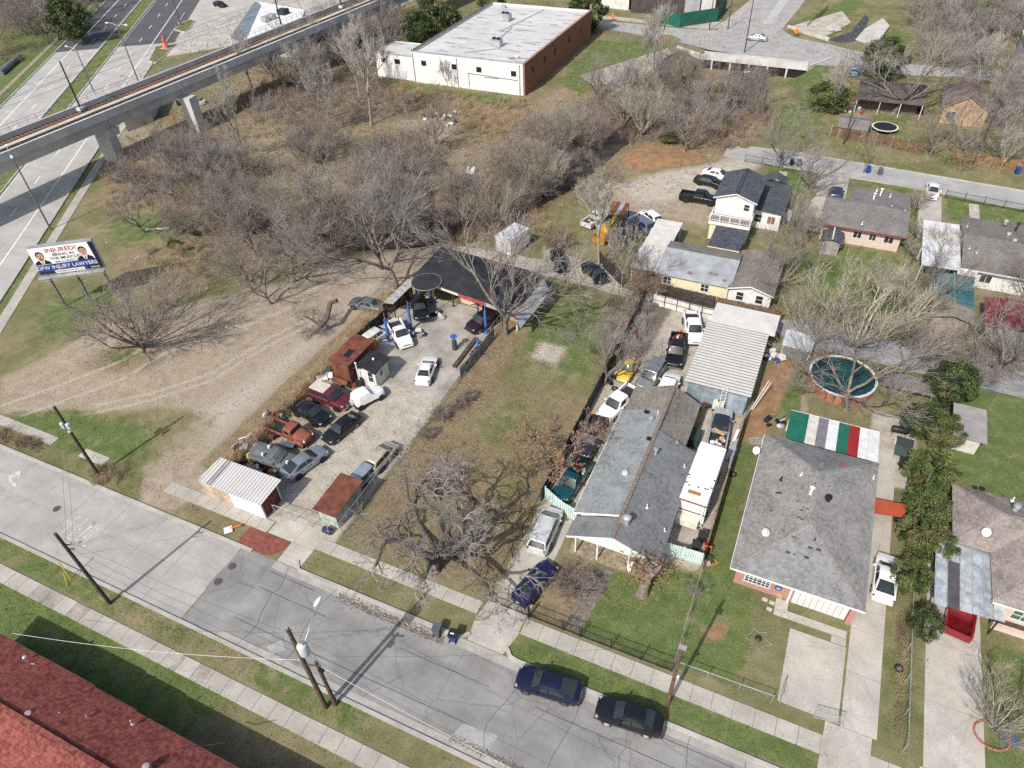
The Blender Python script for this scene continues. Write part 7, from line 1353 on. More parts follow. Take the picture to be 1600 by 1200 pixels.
# ---- brush, grass and litter that nobody could count
NR = np.random.default_rng(12)
hard = np.zeros(0)
def pts_in(poly, n):
    P = W(poly); lo, hi = P.min(0), P.max(0); out = NR.random((n*3, 2))*(hi-lo)+lo; ins = np.zeros(len(out), bool)
    for a, b in zip(P, np.roll(P, -1, 0)):
        c = (a[1] > out[:, 1]) != (b[1] > out[:, 1]); ins ^= c & (out[:, 0] < (b[0]-a[0])*(out[:, 1]-a[1])/(b[1]-a[1]+1e-12)+a[0])
    return out[ins][:n]
def ground_z(Q):
    i = np.clip(np.searchsorted(gx, Q[:, 0])-1, 0, nx-2); j = np.clip(np.searchsorted(gy, Q[:, 1])-1, 0, ny-2); return PZ.reshape(XX.shape)[j, i], i, j
def brush(lab, poly, n, mat, hgt, per=26, spread=.55, rr=.012):
    """many small multi-stemmed shrubs as one mass: thin curved stems as narrow blades"""
    Q = pts_in(poly, n); z, _, _ = ground_z(Q); k = len(Q); m = k*per; base = np.repeat(np.c_[Q, z], per, 0)+np.c_[NR.normal(0, .22, (m, 2)), np.zeros(m)]; hh = np.repeat(hgt*(.55+.6*NR.random(k)), per)*(.55+.55*NR.random(m))
    a = NR.random(m)*6.283; out = NR.random(m)*spread; tip = base+np.c_[np.cos(a)*out*hh, np.sin(a)*out*hh, hh]; mid = base*.5+tip*.5+np.c_[NR.normal(0, .10, (m, 2)), hh*.08]
    sd = np.c_[-np.sin(a), np.cos(a), np.zeros(m)]*rr
    V1 = np.stack([base-sd, base+sd, mid+sd*.8, mid-sd*.8, tip+sd*.4, tip-sd*.4], 1)
    tw = 2; e = [V1.reshape(-1, 3)]; Fq = [(np.arange(m)*6)[:, None, None]+np.array([[[0, 1, 2, 3], [3, 2, 4, 5]]])]; Fq[0] = Fq[0].reshape(-1, 4); off = m*6
    for q in range(tw):
        t_ = .45+.5*NR.random(m)[:, None]; s = mid*(1-t_)+tip*t_; a2 = NR.random(m)*6.283; l = hh*.38; en = s+np.c_[np.cos(a2)*l*.7, np.sin(a2)*l*.7, l*.55]; sd2 = np.c_[-np.sin(a2), np.cos(a2), np.zeros(m)]*rr*.6
        e.append(np.stack([s-sd2, s+sd2, en+sd2*.5, en-sd2*.5], 1).reshape(-1, 3)); Fq.append((np.arange(m)*4)[:, None]+np.array([[0, 1, 2, 3]])+off); off += m*4
    tag(link('undergrowth', npmesh('undergrowth', np.concatenate(e), np.concatenate(Fq), mat)), kind='stuff')
BR1 = M('grey_brush', (.33, .29, .255), .95, .25, .5, fine=.25); BR2 = M('tawny_brush', (.40, .285, .175), .95, .3, .5, fine=.25); BR3 = M('purplish_brush', (.29, .22, .195), .95, .25, .5, fine=.25); BR4 = M('straw', (.33, .26, .155), .95, .3, .5, fine=.25)
brush('a', [(190, 300), (300, 235), (430, 300), (590, 300), (640, 340), (560, 375), (440, 420), (350, 440), (270, 400)], 260, BR1, 1.5)
brush('b', [(150, 260), (230, 240), (320, 260), (300, 320), (220, 330), (170, 340)], 150, BR2, 1.1); brush('b', [(560, 290), (700, 290), (800, 260), (860, 290), (800, 350), (690, 375), (600, 345)], 240, BR3, 1.6)
brush('c', [(600, 125), (820, 160), (860, 190), (800, 230), (700, 190), (620, 175), (590, 150)], 330, BR2, 1.3); brush('c', [(800, 200), (900, 170), (960, 190), (920, 250), (840, 300), (780, 270)], 300, BR1, 1.8)
brush('d', [(930, 190), (1000, 130), (1180, 130), (1210, 200), (1140, 240), (1000, 220)], 420, BR3, 1.7); brush('d', [(340, 170), (430, 120), (600, 120), (640, 170), (560, 200), (420, 200)], 330, BR3, 1.6); brush('d', [(1130, 160), (1220, 170), (1200, 225), (1120, 235)], 120, BR2, 1.2)
brush('k', [(340, 230), (420, 200), (560, 200), (740, 220), (770, 265), (690, 290), (480, 305), (370, 285)], 150, BR2, .8); brush('e', [(-40, 125), (40, 96), (130, 52), (160, 10), (110, 0), (-40, 90)], 260, BR3, 1.5); brush('e', [(1400, 0), (1600, 0), (1600, 120), (1440, 90)], 300, BR1, 1.6); brush('f', [(700, 280), (830, 300), (860, 360), (720, 385)], 160, BR2, 1.2)
brush('g', [(357, 728), (370, 732), (620, 478), (606, 470)], 260, BR2, 1.35, 22, .4); brush('h', [(1415, 505), (1600, 560), (1600, 600), (1420, 560)], 160, BR1, 1.2); brush('h', [(1240, 560), (1262, 540), (1270, 610), (1250, 640)], 30, BR1, .9)
brush('i', [(1405, 960), (1418, 960), (1412, 1150), (1402, 1150)], 60, BR4, .35); brush('i', [(225, 395), (330, 380), (330, 450), (250, 470)], 140, BR4, .8); brush('i', [(0, 670), (60, 690), (60, 705), (0, 690)], 60, BR4, .6); brush('i', [(140, 735), (195, 720), (200, 750), (150, 765)], 40, BR4, .6)
brush('j', [(940, 480), (1010, 450), (1020, 500), (985, 560), (950, 570)], 120, BR1, 1.5)
hard = np.zeros(len(PX), bool)
def hr(x0, x1, y0, y1): hard[(PX > x0) & (PX < x1) & (PY > y0) & (PY < y1)] = True
for q in ((-130, 90, 14.9, 23.2), (-80, 90, 11.5, 13.2), (-60, 70, 25.0, 26.6), (-16.5, -12.6, 22, 38), (-38, -32.5, 22, 28), (10.8, 13.4, 22, 57), (6.5, 10.9, 27.5, 34), (16, 20.1, 22, 46), (-43.8, -31.2, 46.4, 63), (-17, 70, 111.8, 123), (-.7, 4.1, 96, 116), (13.9, 17.1, 100, 114)): hr(*q)
cc = .828*PX+.56*PY; hard[(cc > -82.7) & (cc < -55.5)] = True; hard[(cc > -54.8) & (cc < -53) & (PY < 140)] = True
def tufts(name, box, n, weight, mat, h, wd, flat=False):
    Q = NR.random((n*6, 2))*[box[1]-box[0], box[3]-box[2]]+[box[0], box[2]]; z, i, j = ground_z(Q); wt = sum(CH[k].reshape(XX.shape)[j, i]*v for k, v in weight.items() if k != 'base')+weight.get('base', 0)
    cl = .5+.5*np.sin(Q[:, 0]*.9+1.3*np.sin(Q[:, 1]*.7))*np.sin(Q[:, 1]*1.1+np.sin(Q[:, 0]*.5)); ok = (NR.random(len(Q)) < np.clip(wt, 0, 1)*(.35+.65*cl)) & ~hard.reshape(XX.shape)[j, i]; Q, z = Q[ok][:n], z[ok][:n]; m = len(Q)
    a = NR.random(m)*6.283; s = wd*(.6+.8*NR.random(m)); hh = h*(.5+NR.random(m)); c = np.c_[Q, z+.012]; e = np.c_[np.cos(a), np.sin(a), np.zeros(m)]*s[:, None]; up = np.c_[NR.normal(0, .5, (m, 2))*hh[:, None], hh]
    if flat: f = np.c_[-np.sin(a), np.cos(a), np.zeros(m)]*s[:, None]*.7; V = np.stack([c-e, c-f+up, c+e, c+f], 1).reshape(-1, 3); Fq = np.arange(4*m).reshape(m, 4)
    else: V = np.stack([c-e*.5, c+e*.5, c+up], 1).reshape(-1, 3); Fq = np.arange(3*m).reshape(m, 3)
    tag(link(name, npmesh(name, V, Fq, mat)), kind='stuff')
GT = M('green_tufts', (.115, .135, .05), .9, .35, 1.5, fine=.25); ST = M('straw_tufts', (.29, .235, .135), .95, .3, 1.5, fine=.25); OT = M('olive_tufts', (.15, .145, .062), .95, .3, 1.5, fine=.25); LT = M('fallen_leaves', (.30, .215, .135), .9, .4, 3, fine=.3); TR = M('pale_litter', (.66, .66, .65), .7, .3, 8, fine=.2)
tufts('green_grass', (-80, 30, -6, 80), 30000, {'green': .75, 'base': .06}, GT, .10, .07); tufts('dry_grass', (-85, 30, -6, 90), 42000, {'brown': .55, 'base': .24, 'dirt': -.5, 'gravel': -.6, 'green': -.2}, ST, .10, .07); tufts('dry_grass', (-85, 30, -6, 90), 26000, {'brown': .4, 'green': .35, 'base': .3, 'dirt': -.5, 'gravel': -.6}, OT, .12, .08)
tufts('fallen_leaves', (-31, -16, 27, 60), 15000, {'brown': 1.0, 'base': .2}, LT, .03, .07, True); tufts('fallen_leaves', (-32, 16, 23, 70), 12000, {'brown': .8, 'green': .22, 'base': .12}, LT, .02, .05, True); tufts('dry_grass', (-160, 30, 76, 200), 30000, {'brown': .6, 'dark': .5, 'base': .3}, ST, .35, .18); tufts('litter', (-120, -10, 76, 150), 1100, {'brown': .25, 'dark': .5, 'dirt': .3}, TR, .05, .14, True)
tufts('litter', (-95, -60, 45, 75), 160, {'brown': .8, 'base': .1}, TR, .05, .12, True)
tufts('gravel_stones', (-48, -12, 26, 78), 7000, {'gravel': .8}, M('pale_stones', (.50, .47, .42), .9, .3, 4, fine=.2), .03, .06, True); tufts('gravel_stones', (-48, -12, 26, 78), 2500, {'gravel': .7}, M('dark_stones', (.17, .15, .125), .9, .3, 4, fine=.2), .03, .05, True)
tufts('clods', (-100, -38, 24, 72), 5000, {'dirt': .7}, M('dirt_clods', (.29, .245, .19), .95, .3, 3, fine=.2), .05, .07, True)
# ================================================================ fences
WIREM = M('chain_link_wire', (.36, .37, .37), .5, .15, 4, metal=.4)
def seg_pts(pts, step):
    out = []
    for a, b in zip(pts[:-1], pts[1:]):
        a, b = Vector((a[0], a[1], 0)), Vector((b[0], b[1], 0)); n = max(1, round((b-a).length/step)); out += [(a.lerp(b, i/n), a.lerp(b, (i+1)/n)) for i in range(n)]
    return out
def chain_fence(pts, h, lab, step=2.6, pitch=.13, mat=None, wire=WIREM, z0=0.0):
    t = thing('chain_link_fence', lab, 'fence', (pts[0][0], pts[0][1], 0)); pm = mat or METAL; sg = seg_pts(pts, step)
    for a, b in sg: MB().tube([(a.x, a.y, 0), (a.x, a.y, h+.05)], .035, 5).build('post', pm, t)
    e = sg[-1][1]; MB().tube([(e.x, e.y, 0), (e.x, e.y, h+.05)], .035, 5).build('post', pm, t)
    b_ = MB()
    for a, b in sg: b_.tube([a+Vector((0, 0, h)), b+Vector((0, 0, h))], .025, 5)
    b_.build('top_rail', pm, t); m = MB()
    for a, b in sg:
        L_ = (b-a).length; d = (b-a)/L_; n = d.cross(Vector((0, 0, 1))); wv = .006
        k = -h
        while k < L_:
            for s0, s1, z0_, z1_ in ((k, k+h, .04, h), (k, k+h, h, .04)):
                c0, c1 = max(s0, 0), min(s1, L_)
                if c1 <= c0: continue
                f0, f1 = (c0-s0)/h, (c1-s0)/h; p, q = a+d*c0+Vector((0, 0, z0_+(z1_-z0_)*f0)), a+d*c1+Vector((0, 0, z0_+(z1_-z0_)*f1)); u = Vector((0, 0, wv)); m.add([p-u, q-u, q+u, p+u], [(0, 1, 2, 3)])
            k += pitch*2
    tag(m.build('wire_mesh', wire, t), kind='stuff'); return t
def picket_fence(pts, h, lab, mat=BLACK, step=2.4, gap=.13, name='iron_fence', cat='fence'):
    t = thing(name, lab, cat, (pts[0][0], pts[0][1], 0)); sg = seg_pts(pts, step)
    for a, b in sg: MB().box(a.x-.04, a.x+.04, a.y-.04, a.y+.04, 0, h+.12).build('post', mat, t)
    e = sg[-1][1]; MB().box(e.x-.04, e.x+.04, e.y-.04, e.y+.04, 0, h+.12).build('post', mat, t); r = MB(); p = MB()
    for a, b in sg:
        for z in (.15, h-.15): r.beam(a+Vector((0, 0, z)), b+Vector((0, 0, z)), .035, .04)
        n = max(1, int((b-a).length/gap))
        for i in range(1, n): c = a.lerp(b, i/n); p.box(c.x-.011, c.x+.011, c.y-.011, c.y+.011, .04, h)
    r.build('rail', mat, t); tag(p.build('picket', mat, t), kind='stuff'); return t
def board_fence(pts, h, lab, mat, bw=.15, step=2.4, name='board_fence', panel=None, jit=.06, posts=None):
    t = thing(name, lab, 'fence', (pts[0][0], pts[0][1], 0)); sg = seg_pts(pts, step)
    for a, b in sg:
        d = (b-a).normalized(); n = Vector((-d.y, d.x, 0)); L_ = (b-a).length; MB().cbox((a.x+n.x*.07, a.y+n.y*.07, h/2), (.1, .1, h), 0).build('post', posts or mat, t)
        if panel: MB().beam(a+d*.01+Vector((0, 0, h/2)), b-d*.01+Vector((0, 0, h/2)), .03, h*rnd.uniform(1-jit, 1+jit*.3)).build(panel, mat, t); continue
        m = MB()
        for z in (.35, h-.35): m.beam(a+n*.04+Vector((0, 0, z)), b+n*.04+Vector((0, 0, z)), .04, .09)
        m.build('rail', mat, t); m = MB(); k = max(1, int(L_/bw))
        for i in range(k): c = a+d*(L_*(i+.5)/k)-n*rnd.uniform(-.006, .012); hh = h*(1-rnd.random()*jit); m.beam(c+Vector((0, 0, .03)), c+Vector((0, 0, hh)), bw*.9, .022) if False else m.cbox((c.x, c.y, hh/2+.02), (bw*.9, .022, hh), math.degrees(math.atan2(d.y, d.x)))
        tag(m.build('plank', mat, t), kind='stuff')
    return t
chain_fence([(-38.2, 26.95), (-32.4, 27.2)], 1.6, 'chain link gate across the workshop yard entrance', 1.95, .16)
chain_fence([(-31.25, 27.6), (-31.2, 50), (-31.0, 61)], 1.7, 'chain link fence between the workshop yard and the field', 2.8, .15)
t = board_fence([(-31.05, 50.5), (-30.75, 58.5)], 1.5, 'patched grey panels lining the workshop yard fence', M('patched_grey_panel', (.30, .30, .285), .8, .45, 2.2, col2=(.09, .085, .08), fine=.2), step=1.1, panel='panel', jit=.25)
board_fence([(-45.2, 50.2), (-44.6, 57)], 1.7, 'black fence sheets behind the rusted container and white pickup', M('black_sheet', (.035, .034, .033), .8, .3, 2), step=1.3, panel='panel', jit=.15)
board_fence([(-45.2, 57.2), (-43.9, 62)], 1.9, 'dark boarded fence under the pale awning', PLANKD, step=1.2, jit=.1)
DSH = M('dark_blue_grey_sheet', (.055, .06, .07), .7, .25, 1.5, fine=.12)
board_fence([(-16.15, 38.0), (-16.25, 56.5), (-16.3, 72)], 1.8, 'dark sheet fence along the row of pickups', DSH, step=1.9, panel='panel', jit=.08)
chain_fence([(-16.15, 26.9), (-16.15, 38)], 1.5, 'dark leafy chain link fence beside the front drive', 2.4, .13, BLACK, M('dark_wire', (.06, .05, .045), .8, .2, 4))
picket_fence([(-16.0, 26.75), (-12.65, 26.75)], 1.35, 'black iron drive gate behind the indigo coupe', name='drive_gate', cat='gate', step=3.3)
picket_fence([(-12.55, 26.75), (-9.75, 26.75)], 1.35, 'short black iron fence between drive gate and garden gate')
picket_fence([(-9.6, 26.75), (-8.3, 26.75)], 1.45, 'black iron garden gate at the foot of the leafy path', name='garden_gate', cat='gate', step=1.3)
picket_fence([(-8.15, 26.75), (-.95, 26.8)], 1.35, 'black iron picket fence along the green front lawn')
chain_fence([(-.9, 26.9), (-.9, 36.4)], 1.3, 'chain link fence between the two front lawns', 2.4, .12)
board_fence([(-.95, 36.7), (-.95, 55.8)], 1.75, 'tall black sheet fence beside the motorhome', M('black_board', (.022, .022, .023), .75, .25, 2), step=2.4, panel='panel', jit=.06, posts=PLANKL)
chain_fence([(-.75, 27.15), (6.2, 27.35)], 1.15, 'low chain link fence along the front of the right lawn', 2.6, .12)
for a, b, lab in (((6.8, 28.9), (6.75, 27.5), 'small chain link gate leaf swung open at the parking pad'), ((9.1, 27.5), (11.0, 27.75), 'wide grey tube gate lying across the pad end')):
    t = thing('tube_gate', lab, 'gate', (a[0], a[1], 0)); b_ = MB(); A, B = Vector((*a, .1)), Vector((*b, .1)); U = Vector((0, 0, 1.0)); b_.tube([A, A+U, B+U, B, A], .028, 6); b_.build('frame', METAL, t); m = MB(); n = int((B-A).length/.09)
    for i in range(1, n): m.tube([A.lerp(B, i/n), A.lerp(B, i/n)+U], .006, 3, cap=False)
    for i in range(1, 9): m.tube([A+U*i/9, B+U*i/9], .006, 3, cap=False)
    tag(m.build('wire_mesh', WIREM, t), kind='stuff')
chain_fence([(14.95, 27.6), (14.9, 46)], 1.2, 'chain link fence between the two right hand drives', 2.6, .12)
for pts, lab in (([(-16.0, 38.4), (-14.1, 37.5)], 'mint green gate panels before the teal pickup'), ([(-14.05, 37.45), (-12.35, 37.0)], 'mint green gate leaf meeting the house corner'), ([(-4.3, 36.75), (-1.05, 36.9)], 'mint green fence panel right of the gabled house')): board_fence(pts, 1.7, lab, MINT, bw=.2, step=1.7, jit=.03)
t = thing('sheet_fence', 'white sheet gate with a black frame at the end of the rear yard', 'gate', (-15, 71.7, 0))
for i in range(5): a = Vector((-15.3+i*1.55, 71.8-i*.14, .85)); c = Vector((-15.3+(i+1)*1.55, 71.8-(i+1)*.14, .85)); MB().beam(a+Vector((.02, 0, 0)), c-Vector((.02, 0, 0)), .03, 1.6).build('panel', DWHITE, t); b_ = MB(); b_.box(a.x-.04, a.x+.04, a.y-.1, a.y-.03, 0, 1.85); b_.beam(a+Vector((0, -.05, .0)), c+Vector((0, -.05, 0)), .04, .05); b_.beam(a+Vector((0, -.05, .75)), c+Vector((0, -.05, .75)), .04, .05); b_.build('frame', BLACK, t)
board_fence([(-24.5, 78.3), (-19.9, 74.1)], 1.9, 'dark board fence angled along the alley by the black sedan', PLANKD); board_fence([(-15.2, 73.9), (-8.0, 73.6)], 1.9, 'nearly black board fence under the patched tin roof', PLANKD)
board_fence([(-7.9, 73.55), (-.2, 73.6)], 1.9, 'red brown board fence behind the ribbed white roof', PLANK)
chain_fence([(-29.3, 70.5), (-22.8, 71.6), (-16.2, 71.4)], 1.3, 'low chain link fence dividing the field from the alley', 2.8, .15, DMETAL)
board_fence([(-.6, 131.0), (9.1, 129.5), (14, 128.2)], 1.9, 'brown board fence with pale posts behind the back street', PLANK, posts=DWHITE, bw=.2); board_fence([(18.2, 127.2), (24, 126.6), (34, 127.5)], 1.9, 'orange brown board fence at the right end of the back street', M('orange_fence_wood', (.26, .16, .075), .85, .35, 2.5), bw=.2)
board_fence([(3.0, 76.6), (9, 76.0), (14.2, 75.9)], 1.7, 'weathered red board fence along the rear alley', PLANK, bw=.18); board_fence([(14.4, 75.8), (17.5, 75.6)], 1.6, 'pale board fence under the teal roofed shed', PLANKL, bw=.18)
chain_fence([(-38.5, 171), (-42.6, 148), (-43.2, 131.5), (-48, 124)], 2.2, 'tall chain link fence on the creek side of the warehouse lawn', 3.2, .25, wire=M('greenish_wire', (.24, .30, .27), .6, .15, 4)); chain_fence([(-38.6, 171.2), (-52, 174)], 2.2, 'chain link fence along the far road behind the warehouse lawn', 3.2, .25)
picket_fence([(-12.3, 116.0), (-6.8, 115.8)], 1.3, 'black iron fence in front of the two storey house', gap=.2); picket_fence([(17.4, 113.6), (30, 112.6)], 1.3, 'black iron fence before the dull grey roofed house', gap=.2)
picket_fence([(-12.2, 193), (-9.5, 210)], 1.3, 'dark railing beside the far bridge road', gap=.25)
chain_fence([(-3.3, 97), (-3.1, 114)], 1.2, 'chain link fence right of the two storey house', 3, .2); chain_fence([(13.3, 92), (13.4, 112)], 1.4, 'dark wire fence left of the white patio cover', 3, .2, DMETAL)
# ================================================================ props
def bx(name, lab, cat, c, d, rz, mat, group=None):
    t = MB().cbox((0, 0, d[2]/2), d).build(name, mat); t.location = c; t.rotation_euler = (0, 0, R(rz)); return tag(t, lab, cat, group)
def wheelie(u, v, body, lid, lab, rz=10, group='wheeled bins'):
    p = G(u, v); t = thing('wheelie_bin', lab, 'bin', (p.x, p.y, 0), rz, group); b = MB()
    b.add([(-.23, -.27, .08), (.23, -.27, .08), (.23, .27, .08), (-.23, .27, .08), (-.30, -.36, 1.0), (.30, -.36, 1.0), (.30, .36, 1.0), (-.30, .36, 1.0)], [(3, 2, 1, 0), (0, 1, 5, 4), (1, 2, 6, 5), (2, 3, 7, 6), (3, 0, 4, 7)]).build('body', body, t, None, True)
    MB().slab([(-.33, -.40, 1.02), (.33, -.40, 1.02), (.33, .38, 1.10), (-.33, .38, 1.10)], .06).build('lid', lid, t, None, True); MB().tube([(-.28, .42, 1.0), (.28, .42, 1.0)], .025, 6).build('handle', lid, t, None, True)
    for x in (-.26, .26): MB().lathe((x, .3, .12), [(.12, -.03), (.12, .03)], 12, axis='x').build('wheel', RUBBER, t, None, True)
    return t
GB, DGB = M('grey_bin_plastic', (.10, .11, .12), .6, .1, 2), M('dark_bin_plastic', (.025, .027, .03), .6, .1, 2); BLB = M('blue_bin_plastic', (.015, .06, .27), .55, .1, 2); BLK2 = M('black_bin_lid', (.02, .021, .024), .6, .1, 2)
wheelie(684, 990, GB, GB, 'grey wheeled bin standing at the kerb left of the blue one', 190); t = wheelie(709, 999, BLB, BLK2, 'blue wheeled bin with a black lid at the kerb', 190); MB().cbox((0, .1, 1.10), (.3, .12, .01)).build('label_sticker', WHITE, t, None, True)
wheelie(1085, 860, DGB, DGB, 'black wheeled bin behind the mint fence, nearer the street', 5); wheelie(1095, 845, DGB, DGB, 'black wheeled bin behind the mint fence, farther back', 5)
wheelie(1236, 258, DGB, BLB, 'dark blue bin on the back street by the verge tree'); wheelie(1247, 260, GB, GB, 'grey bin on the back street by the verge tree'); wheelie(1355, 270, BLB, BLB, 'blue bin before the brick house lawn'); wheelie(1374, 273, GB, GB, 'grey bin before the brick house lawn'); wheelie(1588, 272, BLB, BLB, 'bright blue bin at the far right end of the back street'); wheelie(565, 603, DGB, DGB, 'dark bin beside the small white hut'); wheelie(1400, 812, DGB, GB, 'dark bin under the orange red awning'); wheelie(1408, 730, DGB, BLK2, 'black bin against the hedge on the side drive')
# motorhome
t = thing('motorhome', 'long white motorhome parked tight beside the gabled house', 'motorhome', (-3.0, 44.3, 0), -1.5); b = MB()
MWH = M('motorhome_white', (.73, .73, .72), .45, .06, .8, fine=.03); STR = M('brown_stripe', (.20, .10, .06), .6, .15, 2)
b.prism([(-1.2, -3.6), (1.2, -3.6), (1.2, 3.4), (1.05, 3.6), (-1.05, 3.6), (-1.2, 3.4)], .55, 3.2).build('body', MWH, t, None, True); MB().slab([(-1.18, -3.55, 3.26), (1.18, -3.55, 3.26), (1.18, 3.5, 3.26), (-1.18, 3.5, 3.26)], .06).build('roof', MWH, t, None, True)
MB().slab([(-1.19, -3.62, 3.05), (1.19, -3.62, 3.05), (1.19, -3.64, 2.86), (-1.19, -3.64, 2.86)], .02).build('stripe', STR, t, None, True); MB().slab([(-1.19, -3.63, 1.8), (1.19, -3.63, 1.8), (1.19, -3.65, 1.65), (-1.19, -3.65, 1.65)], .02).build('stripe', STR, t, None, True)
MB().cbox((-.15, -2.75, 3.29), (1.1, .36, .05)).build('roof_sign', M('brown_sign', (.33, .18, .075), .7, .15, 3), t, None, True); b = MB()
for y in (-1.85, -.9): b.cbox((-1.1, y, 3.29), (.16, .1, .08)); b.cbox((1.1, y+.2, 3.29), (.12, .12, .08))
for x in (-.8, 0, .6, .8): b.cbox((x, -2.0+.1*x, 3.29), (.16, .08, .07))
b.build('roof_fitting', BLACK, t, None, True); b = MB()
for x in (.75, 1.05): b.tube([(x, -3.72, .9), (x, -3.72, 3.3)], .02, 4)
for z in np.arange(1.1, 3.3, .35): b.tube([(.75, -3.72, z), (1.05, -3.72, z)], .016, 4)
b.build('ladder', METAL, t, None, True); MB().cbox((-.1, -4.1, 1.0), (1.9, .85, .7)).build('rear_box', M('cream_box', (.66, .62, .50), .7, .1, 1.5), t, None, True); MB().cbox((0, -3.75, .45), (2.3, .14, .2)).build('bumper', METAL, t, None, True)
for x in (-1.12, 1.12):
    for y in (-2.2, 2.3): MB().lathe((x, y, .38), [(.38, -.13), (.38, .13)], 14, axis='x').build('wheel', RUBBER, t, 30, True)
    for y in (-1.5, .2, 2.0): MB().cbox((x*1.075, y, 2.1), (.02, .9, .6)).build('window', GLASS, t, None, True)
# junk heaped in pickup beds: loads ride on the trucks, so they are things
def heap(name, lab, cat, c, size, items, seed, group=None):
    g = random.Random(seed); t = thing(name, lab, cat, c, 0, group)
    for i in range(items[0]):
        m = g.choice(items[1]); d = (g.uniform(.2, .6)*items[2], g.uniform(.15, .4)*items[2], g.uniform(.1, .35)*items[2]); x, y = g.uniform(-1, 1)*size[0], g.uniform(-1, 1)*size[1]; b = MB(); rz = g.uniform(0, 180)
        if items[3] == 'bag' or g.random() < .35: n = 8; b.lathe((x, y, 0), [(d[0]*.25, .0), (d[0]*.5, d[2]*.35), (d[0]*.42, d[2]*.9), (d[0]*.1, d[2]*1.15)], n)
        elif g.random() < .4: b.tube([(x-d[0], y, d[2]*.6), (x+d[0]*g.uniform(-.5, 1), y+d[0], d[2]+.15)], g.uniform(.03, .07), 6)
        else: b.cbox((x, y, d[2]*.5+g.uniform(0, size[2])), d, rz)
        b.build({'bag': 'sack', 'parts': 'scrap_part', 'stuff': 'bundle'}[items[3]], m, t, 40, True)
    return t
RM = M('red_junk', (.33, .03, .03), .6, .2, 3); BLU2 = M('blue_junk', (.02, .07, .28), .6, .2, 3); TANB = M('tan_board', (.45, .31, .18), .8, .15, 2); WSK = M('white_sack', (.66, .65, .63), .8, .1, 3)
q = G(1060, 525, .9); heap('pickup_load', 'red and dark odds and ends in the black pickup bed', 'load', (q.x, q.y, .72), (.5, .7, .2), (9, [RM, RM, DMETAL, TANB, WSK], .9, 'stuff'), 1)
q = G(1121, 688, .9); heap('pickup_load', 'white sacks and a tan board in the silver pickup bed', 'load', (q.x, q.y, .72), (.6, .7, .2), (14, [WSK, WSK, WSK, TANB], 1.0, 'bag'), 2); q = G(1124, 672, 1.5); bx('board', 'tan board across the white sacks in the silver pickup bed', 'board', (q.x, q.y, 1.25), (1.3, .4, .06), -20, TANB)
q = G(904, 735, .9); heap('pickup_load', 'blue, red and grey junk in the teal pickup bed', 'load', (q.x, q.y, .72), (.55, .8, .2), (13, [BLU2, RM, METAL, WSK, DMETAL, TANB], .9, 'stuff'), 3); q = G(920, 348, .9); heap('pickup_load', 'pale junk in the old white pickup bed', 'load', (q.x, q.y, .75), (.6, .7, .2), (8, [WSK, TANB, METAL], .8, 'stuff'), 4)
# workshop lifts, ramps and yard clutter
LIFTB = M('lift_blue', (.035, .13, .42), .5, .15, 2)
for (u, v), h, lab in (((608, 534), 3.4, 'blue lift post left of the white pickup'), ((643, 515), 3.4, 'blue lift post between the white pickup and the raised sedan'), ((675, 472), 3.0, 'blue lift post behind the raised black sedan'), ((760, 520), 3.2, 'blue lift post before the dark plum wagon'), ((747, 480), 3.0, 'blue lift post at the workshop front'), ((748, 552), 1.9, 'short blue lift post beside the brown ramps')):
    p = G(u, v); t = thing('lift_post', lab, 'car lift', (p.x, p.y, 0), 0, 'blue vehicle lift posts'); MB().cbox((0, 0, h/2), (.26, .22, h)).build('column', LIFTB, t, None, True); MB().cbox((0, 0, .03), (.7, .6, .06)).build('base_plate', LIFTB, t, None, True); MB().cbox((.0, -.16, .8), (.3, .14, .5)).build('carriage', DMETAL, t, None, True); MB().tube([(0, 0, h), (.02, 0, h+.9)], .025, 5).build('mast', METAL, t, None, True); b = MB(); b.beam((0, -.2, .7), (.7, -.7, .7), .1, .08); b.beam((0, -.2, .7), (-.6, -.8, .7), .1, .08); b.build('arm', DMETAL, t, None, True)
BRR = M('brown_ramp', (.095, .06, .05), .75, .3, 2)
for x0, x1, y0, y1, lab in ((-32.6, -32.1, 51.7, 57.4, 'brown steel lift runway nearer the yard'), (-31.65, -31.15, 51.6, 57.0, 'brown steel lift runway beside the fence with a yellow plate')):
    t = thing('ramp', lab, 'vehicle ramp', (x0, y0, 0), 0, 'lift runways'); MB().box(x0-.35+(.1), x1-.35+.1, y0, y1, .12, .3).build('runway', BRR, t); MB().box(x0-.25, x1-.25, y0+.1, y0+.5, .03, .12).build('foot', DMETAL, t)
    if 'yellow' in lab: MB().box(x0-.2, x1-.3, y0+1.0, y0+2.3, .3, .32).build('plate', M('yellow_plate', (.55, .36, .06), .6, .15, 2), t)
p = G(711, 546); t = thing('oil_drainer', 'tall oil drainer with a blue bowl on the concrete yard', 'drainer', (p.x, p.y, 0)); MB().lathe((p.x, p.y, 0), [(.3, 0), (.3, 1.3), (.1, 1.4)], 12).build('drum', M('dark_green_drum', (.05, .075, .06), .5, .2, 2), t, 40); MB().lathe((p.x, p.y, 1.75), [(.06, -.4), (.1, 0), (.42, .15), (.42, .22), (.3, .2)], 14).build('bowl', LIFTB, t, 40); MB().tube([(p.x, p.y, 1.9), (p.x+.05, p.y, 2.7)], .02, 5).build('rod', RED, t)
